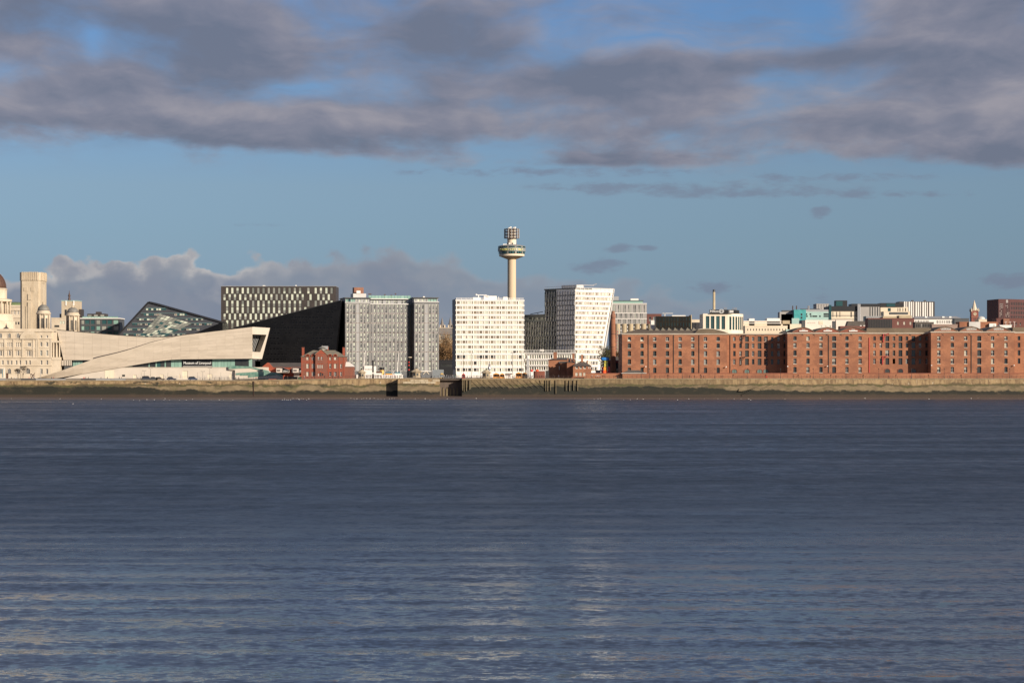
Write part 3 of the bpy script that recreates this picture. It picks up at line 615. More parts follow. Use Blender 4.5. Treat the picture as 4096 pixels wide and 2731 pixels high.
# ================================================================== left: port building, towers, museum
def port_building():
    Y = 1185; F = Fr(-150, Y); T = thing('port_building', 'cream limestone palace with domed corner turrets left of the museum', 'building', F.o)
    u, w = F.u, F.w; top = w(1322)
    def row(y0, y1, xs, wd, k): return [(u(x) - wd / 2, u(x) + wd / 2, w(y1), w(y0), k) for x in xs]
    bays = [-105, -69, -33, 3, 38, 73]
    ws = []
    ws += row(1370, 1387, [b + d for b in bays for d in (-7.5, 0, 7.5)], .62, 'sash') + row(1402, 1422, bays, 1.1, 'sash') + row(1402, 1422, [b + d for b in bays for d in (-9, 9)], .45, 'sash')
    ws += row(1441, 1458, [b + d for b in bays for d in (-7.5, 7.5)], .95, 'sash')
    ws += row(1371, 1385, [117], 1.7, 'sash') + row(1402, 1424, [109], .5, 'sash') + row(1402, 1424, [117.5], 1.2, 'sash') + row(1402, 1424, [126.5], .5, 'sash') + row(1441, 1458, [104, 119], .95, 'sash')
    ws += row(1341, 1351, [164.5, 188.5], .95, 'sash') + row(1368, 1385, [164.5, 188.5], 1.1, 'sash') + row(1401, 1422, [164.5, 188.5], 1.15, 'sashp') + row(1441, 1458, [165, 188.5], 1.0, 'sash') + row(1475, 1496, [166, 188], 1.1, 'sash')
    facade(T, F, 0, u(206), 0, top, ws, 'limestone', 70, d=.45)
    # arched rows set in projecting surrounds
    for x, y0, y1, wd in [(b, 1333, 1351, 1.35) for b in bays] + [(b, 1474, 1494, 1.7) for b in bays] + [(113, 1473, 1494, 1.9), (116, 1338, 1350, 1.7)]:
        hh = w(y0) - w(y1)
        b = MB(F); n = 10; r = wd / 2 + .3
        for i in range(n):
            a0, a1 = pi * i / n, pi * (i + 1) / n; cx, cz = u(x), w(y0) - wd / 2
            P = lambda a, q, v: (cx + q * cos(a), v, cz + q * sin(a))
            b.add([P(a0, wd / 2, -.22), P(a0, r, -.22), P(a1, r, -.22), P(a1, wd / 2, -.22), P(a0, wd / 2, .05), P(a0, r, .05), P(a1, r, .05), P(a1, wd / 2, .05)], [(0, 1, 2, 3), (1, 5, 6, 2), (0, 3, 7, 4)])
        for s in (-1, 1): b.box(u(x) + s * wd / 2 - (.3 if s < 0 else 0), u(x) + s * wd / 2 + (.3 if s > 0 else 0), -.22, .05, w(y1), cz)
        b.build('window_surround', 'limestone', T)
        win(T, F, u(x) - wd / 2, -.15, w(y1), wd, hh, 'sash', 'arched_window', True)
    # string courses, cornices, balustrade
    for y, h, p in ((1323, .9, .55), (1327, .35, .35), (1354, .5, .5), (1391, .25, .25), (1430, .4, .4), (1462, .4, .35)):
        b = MB(F); b.box(-.2, u(206) + p, -p, 0, w(y) - h / 2, w(y) + h / 2); b.build('cornice', 'limestone', T)
        b = MB(F); b.box(u(206), u(206) + p - .002, .002, 70, w(y) - h / 2, w(y) + h / 2); b.build('cornice', 'limestone', T)
    b = MB(F); b.box(0, u(206), 0, .5, top, top + .9); b.build('parapet', 'limestone', T)
    # pilasters between bays and at the pavilion
    for x in [b - 18 for b in bays] + [91, 134, 146, 152, 205]:
        b = MB(F); b.box(u(x) - .45, u(x) + .45, -.28, 0, w(1430), w(1356)); b.build('pilaster', 'limestone', T)
    # swept gable over the end bay
    b = MB(F); pts = [(u(80), w(1356))] + [(u(117) + 4.6 * cos(pi - pi * i / 10), w(1356) + 3.6 * sin(pi * i / 10) + .6) for i in range(11)] + [(u(152), w(1356))]
    b.uw(pts, -.75, -.3); b.build('swept_gable', 'limestone', T)
    b = MB(F); b.uw([(u(100), w(1352)), (u(133), w(1352)), (u(130), w(1341)), (u(117), w(1336)), (u(104), w(1341))], -.80, -.74); b.build('gable_recess', 'limestone_weathered', T)
    for bx in bays + [117]:
        b = MB(F); b.uw([(u(bx - 13), w(1398)), (u(bx + 13), w(1398)), (u(bx), w(1392))], -.45, -.02); b.build('pediment', 'limestone', T)
    # right-hand flank with a column screen
    b = MB(F); x0 = u(206); b.box(x0 - .02, x0 + 2.2, 1.2, 14, 0, w(1328)); b.build('corner_block', 'limestone', T)
    for i in range(3):
        b = MB(F); b.lathe(x0 + .9 + i * 1.5, .55, [(.42, w(1428)), (.40, w(1426)), (.34, w(1375)), (.5, w(1371))], 10); b.build('column', 'limestone', T, smooth=True)
    b = MB(F); b.box(x0, x0 + 4.4, -.1, 6, w(1370), w(1362)); b.build('entablature', 'limestone', T); b = MB(F); b.box(x0, x0 + 4.4, -.1, 6, w(1440), w(1428)); b.box(x0, x0 + 4.2, .1, 6, 0, w(1440)); b.build('column_base', 'limestone', T)
    b = MB(F); b.box(x0 - 12, x0 + 5, 14, 70, 0, w(1326)); b.build('flank', 'limestone', T)
    # turrets
    for x, yy, sc_ in ((174, 1192, 1.0), (291, 1268, 1.03)):
        G = Fr(x, yy); q = MB(G); R_ = 3.4 * sc_; z0, z1 = G.w(1322 if x < 200 else 1330), G.w(1255 if x < 200 else 1262)
        zd = G.w(1218 if x < 200 else 1229)
        q.lathe(0, 0, [(R_ * 1.05, z0 - 4), (R_ * 1.05, z0 + .5), (R_ * .82, z0 + .5), (R_ * .82, z1)], 16); q.build('turret_drum', 'limestone', T)
        q = MB(G); q.lathe(0, 0, [(R_ * .9, z1 - .6), (R_ * 1.12, z1), (R_ * 1.12, z1 + .4), (R_ * .95, z1 + .8), (R_ * .98, z1 + 1.3), (R_ * .88, z1 + 1.6)], 24); q.build('turret_cornice', 'limestone', T)
        hd = zd - z1 - 1.6; prof = [(R_ * .9 * cos(pi / 2 * i / 8) + .02, z1 + 1.6 + hd * sin(pi / 2 * i / 8)) for i in range(8)] + [(.35, zd)]
        q = MB(G); q.lathe(0, 0, prof, 24); q.build('turret_dome', 'lead', T, smooth=True)
        q = MB(G); q.lathe(0, 0, [(.8, zd - .35), (.85, zd + .1), (.5, zd + .3), (.55, zd + .8), (.25, zd + 1.2), (.08, zd + 2.2)], 10); q.build('finial', 'limestone_weathered', T)
        for k in range(8):
            a = 2 * pi * (k + .5) / 8; q = MB(G); q.lathe(R_ * .95 * cos(a), R_ * .95 * sin(a), [(.36, z0 + .5), (.3, z1 - .4), (.4, z1)], 8); q.build('turret_column', 'limestone', T, smooth=True)
            a = 2 * pi * k / 8; L = G.sub(R_ * .80 * cos(a), R_ * .80 * sin(a), math.degrees(a) + 90)
            if sin(a) < .5: win(T, L, -.45, -.12, z0 + 1.2, .9, (z1 - z0) * .6, 'bare', 'turret_window', True)
    # central dome
    G = Fr(-37, 1222); q = MB(G); z = lambda y: G.w(y)
    q.lathe(0, 0, [(12.6, z(1330)), (12.6, z(1286)), (11.6, z(1284)), (11.6, z(1257)), (10.4, z(1255)), (7.9, z(1255)), (7.9, z(1212)), (10.9, z(1206)), (10.9, z(1198)), (8.3, z(1194)), (8.3, z(1160)), (8.7, z(1157)), (8.0, z(1153))], 32); q.build('dome_drum', 'limestone', T)
    q = MB(G); q.lathe(0, 0, [(7.9 * cos(pi / 2 * i / 10) + .05, z(1153) + 9.2 * sin(pi / 2 * i / 10)) for i in range(10)] + [(.9, z(1153) + 9.2)], 32); d = q.build('dome', 'dome_red', T, smooth=True)
    q = MB(G); q.lathe(0, 0, [(.9, z(1153) + 9), (1.0, z(1153) + 11), (.6, z(1153) + 12), (.1, z(1153) + 15)], 10); q.build('lantern', 'limestone', T)
    for k in range(16):
        a = 2 * pi * k / 16; q = MB(G); q.lathe(10.1 * cos(a), 10.1 * sin(a), [(.65, z(1255)), (.5, z(1212)), (.7, z(1208))], 8); q.build('drum_column', 'limestone', T, smooth=True)
    for k in range(24):
        a = 2 * pi * k / 24; q = MB(G)
        for i in range(6): p0, p1 = [((8.0 * cos(pi / 2 * j / 7)) * cos(a), (8.0 * cos(pi / 2 * j / 7)) * sin(a), z(1153) + 9.25 * sin(pi / 2 * j / 7)) for j in (i, i + 1)]; q.tube(p0, p1, .09, 4)
        q.build('dome_rib', 'dome_red', T)
port_building()
def far_left():
    # building with green dome glimpsed behind
    T, F = bld('far_palace', 'pale stone building with a green copper roof behind the port building', 20, 82, 1224, 1360, 20, 'limestone', [(24, 80, 4, 1238, 1262, 1, [('sash', 1)], .4, .6), (24, 80, 5, 1285, 1300, 1, [('bare', 1)], .6, .7)])
    b = MB(F); b.lathe(F.u(42), 12, [(9, F.w(1224)), (8.5, F.w(1215)), (5, F.w(1207)), (.5, F.w(1205))], 24); b.build('copper_dome', 'copper_green', T, smooth=True)
    for y in (1226, 1240, 1270): b = MB(F); b.box(-.2, F.u(82) + .2, -.4, 0, F.w(y) - .3, F.w(y) + .3); b.build('cornice', 'limestone', T)
    # ventilation tower
    F = Fr(80, 1280); u, w = F.u, F.w; T = thing('ventilation_tower', 'tall square stone ventilation tower with a fluted crown', 'tower', F.o); Wd2 = u(161)
    b = MB(F); t = 1.0; b.uv([(0, t), (t, 0), (Wd2 - t, 0), (Wd2, t), (Wd2, 17), (0, 17)], 0, w(1122)); b.build('shaft', 'limestone_weathered', T)
    b = MB(F); b.uv([(-.25, t - .3), (t - .3, -.25), (Wd2 - t + .3, -.25), (Wd2 + .25, t - .3), (Wd2 + .25, 17.3), (-.25, 17.3)], w(1122), w(1089)); b.build('crown', 'limestone_weathered', T)
    for i in range(8): b = MB(F); x = 1.6 + i * (Wd2 - 3.2) / 7; b.box(x - .35, x + .35, -.55, -.2, w(1121), w(1087.5)); b.build('crown_rib', 'limestone_weathered', T)
    for i in range(7): b = MB(F); x = 2 + i * 2.1; b.box(Wd2 + .2, Wd2 + .5, x - .35, x + .35, w(1121), w(1087.5)); b.build('crown_rib', 'limestone_weathered', T)
    for x, y0, y1, p in ((102, 1150, 1165, .2), (131, 1150, 1165, .2), (119, 1175, 1200, .45), (119, 1208, 1318, .6), (110, 1225, 1318, .3), (128, 1225, 1318, .3)):
        b = MB(F); b.box(u(x) - 1.0, u(x) + 1.0, -p, .3, w(y1), w(y0)); b.build('stone_relief', 'limestone_weathered', T)
    for y in (1128, 1205): b = MB(F); b.box(Wd2 - .05, Wd2 + .3, 5, 11, w(y) - .4, w(y)); b.build('ledge', 'limestone_weathered', T)
    b = MB(F); b.box(Wd2 - .2, Wd2 + .06, 7, 9.5, w(1240), w(1150)); b.build('flank_slot', 'limestone', T)
    for x in (112, 118, 133): b = MB(F); b.tube((u(x), 4, w(1089)), (u(x), 4, w(1083)), .12); b.build('aerial', 'steel', T)
    # slim office tower with green rim and spire
    F = Fr(246, 1480); u, w = F.u, F.w; T = thing('office_tower', 'stepped pale stone tower with green roof rim and thin spire behind the turrets', 'tower', F.o)
    facade(T, F, 0, u(311), 0, w(1204), [(u(a), u(a + 9), w(1262), w(1238), 'bare') for a in (258, 272, 288)], 'limestone_weathered', 14)
    b = MB(F); b.box(-.2, u(311) + .2, -.2, 14.2, w(1204), w(1201.5)); b.build('roof_rim', 'pale_teal', T)
    for x in (262, 293): b = MB(F); b.box(u(x), u(x + 5), -.4, 0, w(1222), w(1203)); b.build('corner_pier', 'white_paint', T)
    b = MB(F); b.lathe(u(270), 6, [(1.0, w(1202)), (.5, w(1185)), (.9, w(1183)), (.3, w(1172)), (.06, w(1160))], 8); b.build('spire', 'iron_rust', T)
    b = MB(F); b.box(u(236), 0, 2, 12, 0, w(1255)); b.box(u(311), u(322), 3, 12, 0, w(1236)); b.build('plant_room', 'dark_panel', T)
    for x in (240, 249): win(T, F, u(x), 1.9, w(1268), u(x + 6) - u(x), w(1261) - w(1268), 'sash', 'plant_window')
    bld('low_stone_block', 'low cream stone block between the two domed turrets', 205, 262, 1274, 1330, 12, 'limestone', [(238, 260, 2, 1283, 1296, 1, [('ck_p', 1)], .8, .9), (216, 238, 1, 1300, 1309, 1, [('bare', 1)], .9, .9)])
    # dark glazed office
    F = Fr(322, 1330); u, w = F.u, F.w; T = thing('glazed_office', 'dark glazed office block with a pale roof rail behind the museum', 'building', F.o)
    ws = [(u(x), u(x + wd), w(y + 16), w(y), pick([('green', 1), ('teal', 4), ('ck_m', 2)])) for y in (1280, 1304, 1326) for x, wd in ((326, 12), (340, 18), (363, 16), (386, 16), (408, 18), (430, 18), (454, 20))]
    facade(T, F, 0, u(479), 0, w(1275), ws, 'dark_grey', 16)
    b = MB(F); b.box(-.2, u(481), -.6, 16, w(1275), w(1271.5)); b.build('roof_edge', 'white_paint', T)
    for i in range(12): b = MB(F); a = u(330 + i * 12); b.box(a, a + 1.55, -.3, -.24, w(1271.5), w(1266)); b.build('glass_balustrade', 'glass_green', T)
    b = MB(F); b.box(u(345), u(418), 3, 12, w(1275), w(1254)); b.box(u(378), u(396), 4, 9, w(1254), w(1246)); b.build('penthouse', 'dark_panel', T)
    for x in (347, 372, 398): win(T, F, u(x), 2.9, w(1267), u(x + 16) - u(x), w(1258) - w(1267), 'ck_m', 'penthouse_window')
far_left()

# ------------------------------------------------------------------ museum
def lerp_poly(pts, x):
    for (a, b), (c, d) in zip(pts, pts[1:]):
        if a <= x <= c: return b + (d - b) * (x - a) / (c - a)
    return pts[0][1] if x < pts[0][0] else pts[-1][1]
def smooth_poly(pts, x, r=22):
    return sum(lerp_poly(pts, x + r * k / 3) for k in range(-3, 4)) / 7
mat('balustrade_glass', (.10, .20, .16), .08, (.20, .30, .24), .4)
def museum():
    T = thing('museum', 'pale stone museum with a sweeping ramp-shaped arm and lettering over the glass', 'museum', WP(620, 1516, 1150))
    UP = [(120, 1516), (150, 1513), (230, 1487), (330, 1452), (375, 1435), (480, 1410), (540, 1392), (600, 1371), (700, 1346), (800, 1332), (900, 1320), (1010, 1307), (1100, 1297)]
    LO = [(120, 1517), (215, 1515), (340, 1493), (480, 1470), (560, 1456), (640, 1443), (700, 1437), (985, 1434), (1100, 1434)]
    Y = 1150.0; N = 60; xs = [140 + (1009.5 - 140) * i / N for i in range(N + 1)]
    # body behind the cladding: roof, soffit and back
    b = MB(); ru, rl = [], []
    for x in xs: ru.append(WP(x, smooth_poly(UP, x) + .6, Y + .35)); rl.append(WP(x, min(1517, smooth_poly(LO, x) - .3), Y + .35))
    back = Vector((0, 34, 0)); n = N + 1
    vs = [tuple(p) for p in ru + rl] + [tuple(p + back) for p in ru + rl]
    fs = [(i, i + 1, n + i + 1, n + i) for i in range(N)] + [(i, 2 * n + i, 2 * n + i + 1, i + 1) for i in range(N)] + [(n + i, n + i + 1, 3 * n + i + 1, 3 * n + i) for i in range(N)] + [(2 * n + i, 3 * n + i, 3 * n + i + 1, 2 * n + i + 1) for i in range(N)]
    b.add(vs, fs); b.build('arm_body', 'museum_stone', T)
    # cladding slabs, each with its own slight tilt
    rows, cols = 9, 24
    for c in range(cols):
        x0, x1 = 150 + (1008 - 150) * c / cols, 150 + (1008 - 150) * (c + 1) / cols
        for r in range(rows):
            def pt(x, t): a, d = smooth_poly(UP, x), min(1516.5, smooth_poly(LO, x)); return WP(x, a + (d - a) * t, Y)
            t0, t1 = r / rows, (r + 1) / rows; p = [pt(x0 + .1, t1), pt(x1 - .05, t1), pt(x1 - .05, t0 + .003), pt(x0 + .1, t0 + .003)]
            if abs(p[3].z - p[0].z) < .06: continue
            k = max(0, 1 - (x0 - 150) / 520); tilt = .05 + .30 * k * RU(.6, 1.1) + RU(0, .05); out = RU(-.02, .03)
            q = [p[0] + Vector((0, out + tilt * .3, 0)), p[1] + Vector((0, out + tilt * .3 + RU(-.05, .05), 0)), p[2] + Vector((0, out - tilt * .5 + RU(-.05, .05), 0)), p[3] + Vector((0, out - tilt * .5, 0))]
            m = MB(); m.add([tuple(v) for v in q] + [(v.x, Y + .36, v.z) for v in q], [(0, 1, 2, 3), (0, 4, 5, 1), (2, 6, 7, 3), (3, 7, 4, 0), (1, 5, 6, 2)]); m.build('stone_slab', 'museum_stone' if (c + r * 3) % 4 else 'museum_stone2', T)
    # roof edge strip
    b = MB()
    for x0, x1 in zip(xs, xs[1:]):
        if 370 < x0 < 760:
            p, q = WP(x0, smooth_poly(UP, x0) - 1.0, Y + .5), WP(x1, smooth_poly(UP, x1) - 1.0, Y + .5); k = 4.5 * (1 - (x0 - 370) / 390) / 8.1
            b.add([tuple(p), tuple(q), (q.x, q.y, q.z + k), (p.x, p.y, p.z + k), (p.x, p.y + 3, p.z), (q.x, q.y + 3, q.z), (q.x, q.y + 3, q.z + k), (p.x, p.y + 3, p.z + k)], [(0, 1, 2, 3), (3, 2, 6, 7)])
    b.build('roof_edge', 'dark_panel', T)
    # head of the arm with its deep window
    Z = lambda x, y, d: WP(x, y, Y + d)
    O = [Z(1009.5, 1307, 0), Z(1080, 1311.5, 13), Z(1048, 1435.5, 13), Z(982, 1434, 0)]
    def on(x, y):                       # point on the head's plane
        e1, e2 = O[1] - O[0], O[3] - O[0]; nn = e1.cross(e2); r = Vector(((x - 2048) / FP, 1, -(y - HOR) / FP)); s = (O[0] - Vector((0, 0, EYE))).dot(nn) / r.dot(nn); return Vector((0, 0, EYE)) + r * s
    I = [on(1009.5, 1336.7), on(1066, 1338.6), on(1041, 1408), on(992, 1406)]
    b = MB(); inn = Vector((-3.2, 5.2, 0)); J = [p + inn for p in I]
    vs = [tuple(p) for p in O + I + J]; fs = [(i, (i + 1) % 4, 4 + (i + 1) % 4, 4 + i) for i in range(4)] + [(4 + i, 4 + (i + 1) % 4, 8 + (i + 1) % 4, 8 + i) for i in range(4)]
    bk = [O[1] + Vector((-6, 20, 0)), O[2] + Vector((-6, 20, 0))]; vs += [tuple(p) for p in bk]; fs += [(1, 12, 13, 2)]
    bl = [O[0] + Vector((0, 34, 0)), O[3] + Vector((0, 34, 0))]; vs += [tuple(p) for p in bl]; fs += [(0, 14, 12, 1), (3, 2, 13, 15), (12, 14, 15, 13)]
    b.add(vs, fs); b.build('arm_head', 'museum_base', T)
    b = MB(); b.add([tuple(p + Vector((0, .02, 0))) for p in J], [(0, 1, 2, 3)]); wn = b.build('head_window', 'glass_dark', T)
    for i in range(1, 9):
        t = i / 9; p, q = J[0].lerp(J[1], t), J[3].lerp(J[2], t); m = MB(); m.tube(p - Vector((0, .15, 0)), q - Vector((0, .15, 0)), .14, 4); o = m.build('mullion', 'mid_grey', T)
    # upper wing behind
    F = Fr(228, 1188); u, w = F.u, F.w
    TOP = [(228, 1320), (350, 1331), (480, 1342), (610, 1350), (680, 1348), (760, 1336), (880, 1330)]
    LOW = [(228, 1440), (880, 1440)]
    cols, rows = 17, 5
    for c in range(cols):
        for r in range(rows):
            x0, x1 = 228 + 600 * c / cols, 228 + 600 * (c + 1) / cols; q = []
            for x, t in ((x0, (r + 1) / rows), (x1, (r + 1) / rows), (x1, r / rows), (x0, r / rows)):
                a = smooth_poly(TOP, x); y = a + (1440 - a) * t; xl = x + (26 * t if c == 0 and x == x0 else 0)
                q.append((u(xl), w(y)))
            m = MB(F); k = RU(0, .06); g_ = .02; m.uw([(q[0][0] + g_, q[0][1] + g_), (q[1][0] - g_, q[1][1] + g_), (q[2][0] - g_, q[2][1] - g_), (q[3][0] + g_, q[3][1] - g_)], -k - .1, .2); m.build('stone_slab', 'museum_stone2' if R() < .75 else 'museum_stone', T)
    m = MB(F); pts = [(u(228 + 26), w(1440))] + [(u(828), w(1440))] + [(u(x), w(smooth_poly(TOP, x)) - .03) for x in range(828, 227, -40)]; m.uw(pts, .21, 30); m.build('upper_wing', 'museum_stone2', T)
    m = MB(F); pts = [(x, smooth_poly(TOP, x)) for x in range(228, 840, 40)]
    for (x0, y0), (x1, y1) in zip(pts, pts[1:]): m.add([(u(x0), -.2, w(y0)), (u(x1), -.2, w(y1)), (u(x1), -.2, w(y1) + .3), (u(x0), -.2, w(y0) + .3), (u(x0), 4, w(y0)), (u(x1), 4, w(y1)), (u(x1), 4, w(y1) + .3), (u(x0), 4, w(y0) + .3)], [(0, 1, 2, 3), (3, 2, 6, 7), (0, 3, 7, 4), (1, 5, 6, 2)])
    m.build('roof_edge', 'dark_panel', T)
    # glazing under the upper wing
    m = MB(F); m.box(u(256), u(286), .5, 28, 0, w(1440) - .02); m.box(u(286), u(420), 2.5, 28, 0, w(1440) - .02); m.build('undercroft', 'dark_grey', T)
    for i in range(7): m = MB(F); a = u(240 + i * 7); m.box(a, a + .5, -.2, .5, w(1462), w(1441)); m.build('stone_fin', 'museum_base', T)
    for i in range(4): m = MB(F); a = u(288 + i * 10); m.box(a + .04, a + 1.2, 2.2, 2.45, w(1475), w(1441)); m.build('glass_pane', 'glass_green', T)
    m = MB(F); m.box(u(330), u(380), 2.2, 2.45, w(1470), w(1441)); m.build('glass_pane', 'glass_dark', T)
    # plain base
    F = Fr(215, Y + .6); u, w = F.u, F.w
    ws = [(u(420), u(457), w(1515), w(1480), 'mdoor', 'door'), (u(472), u(484), w(1506), w(1498), 'bare'), (u(488), u(500), w(1506), w(1498), 'bare'), (u(275), u(286), w(1507), w(1502), 'bare'), (u(533), u(546), w(1515), w(1499), 'mdoor', 'door'), (u(641), u(655), w(1515), w(1498), 'mdoor', 'door'), (u(730), u(751), w(1513), w(1483), 'mdoor', 'door'), (u(716), u(721), w(1513), w(1497), 'mdoor', 'door'), (u(830), u(849), w(1514), w(1497), 'mdoor', 'door'), (u(918), u(930), w(1514), w(1497), 'mdoor', 'door')]
    KIND['mdoor'] = ('museum_door', 'museum_door', 'museum_door', 0, 2, 1, .07)
    facade(T, F, u(480), u(1062), -.1, w(1468.5), [q for q in ws if q[0] > u(480)], 'museum_base', 30)
    m = MB(F); m.uw([(u(225), -.1), (u(480), -.1), (u(480), w(1470.5)), (u(340), w(1493.5))], .0, 30); m.build('ramp_base', 'museum_base', T)
    for q in ws[:4]:
        if q[1] < u(481): win(T, F, q[0], -.12, q[2], q[1] - q[0], q[3] - q[2], q[4], q[5] if len(q) > 5 else 'window')
    m = MB(F); m.box(u(480), u(1062), -.2, .0, w(1469.6), w(1468)); m.build('base_coping', 'museum_stone2', T)
    # glass ribbon above the base
    F = Fr(480, Y + 3.0); u, w = F.u, F.w; x = 484
    for wd, k in ((46, 'glass_green'), (24, 'glass_dark'), (22, 'glass_dark'), (18, 'glass_dark'), (5, 'glass_green'), (12, 'glass_dark'), (11, 'glass_dark'), (6, 'glass_green'), (14, 'glass_teal'), (16, 'glass_dark'), (6, 'glass_green'), (20, 'glass_dark'), (14, 'glass_green'), (15, 'glass_green'), (14, 'glass_green'), (120, 'glass_dark'), (13, 'glass_green'), (12, 'glass_green'), (12, 'glass_green'), (12, 'glass_green'), (13, 'glass_green'), (14, 'glass_green'), (17, 'glass_green'), (28, 'glass_dark'), (27, 'glass_dark'), (14, 'glass_green')):
        yt = min(smooth_poly(LO, min(x, 980)), smooth_poly(LO, min(x + wd, 980))) - 1.5
        m = MB(F); m.box(u(x) + .05, u(x + wd) - .05, 0, .15, w(1469), max(w(yt), w(1468))); m.build('glass_pane', k, T); x += wd
    m = MB(F); m.box(u(480), u(1020), .3, 24, w(1469), w(1442)); m.uw([(u(540), w(1469)), (u(1020), w(1469)), (u(1020), w(1436)), (u(700), w(1437))], .32, 24); m.build('lobby', 'dark_grey', T)
    # sign
    F = Fr(730, Y + 2.4); u, w = F.u, F.w
    m = MB(F); m.box(u(731), u(849), 0, .25, w(1468.6), w(1437.5)); sg = m.build('sign_board', 'sign_black', T)
    lettering(T, F, 'Museum of Liverpool', u(734.5), u(844), w(1459.5), w(1446), -.01, 'sign_white', 'sign_lettering')
    for i in range(28):
        m = MB(F); a = u(732.5 + i * 4.15); m.box(a, a + .22, -.06, -.001, w(1467.5), w(1462.5)); m.build('sign_pattern', 'pale_grey', T)
    # river terraces and glass balustrades
    for k, (pts, mt, d0, d1) in enumerate(((((915, 1469), (1058, 1469), (1080, 1490), (915, 1478)), 'museum_base', -.5, 6), (((940, 1480), (1105, 1489), (1130, 1514), (940, 1516)), 'museum_base', -.95, 0), (((1060, 1505), (1110, 1506), (1136, 1515), (1060, 1516)), 'museum_base', -1.3, -1.0))):
        G = Fr(915, Y + d0); m = MB(G); m.uw([(G.u(a), G.w(c)) for a, c in pts], 0, d1 - d0); m.build('terrace', mt, T)
    for pts, d in ((((914, 1462), (1000, 1465), (1000, 1472), (914, 1476)), -.7), (((1000, 1465), (1078, 1484), (1080, 1490), (1000, 1472)), -.72), (((943, 1492), (1068, 1484), (1076, 1488), (943, 1500)), -1.1), (((960, 1494), (1102, 1488), (1104, 1497), (960, 1502)), -1.15), (((993, 1502), (1104, 1496), (1104, 1500), (993, 1509)), -1.2), (((1104, 1488), (1130, 1500), (1132, 1509), (1106, 1498)), -1.25)):
        G = Fr(915, Y + d); m = MB(G); m.uw([(G.u(a), G.w(c)) for a, c in pts], 0, .08); m.build('glass_balustrade', 'balustrade_glass', T)
    m = MB(); m.box(XQ(1135, 1138), XQ(1190, 1138), 1138, 1138.3, 8.6, 10.3); m.build('ramp_wall', 'dark_panel', T)
museum()
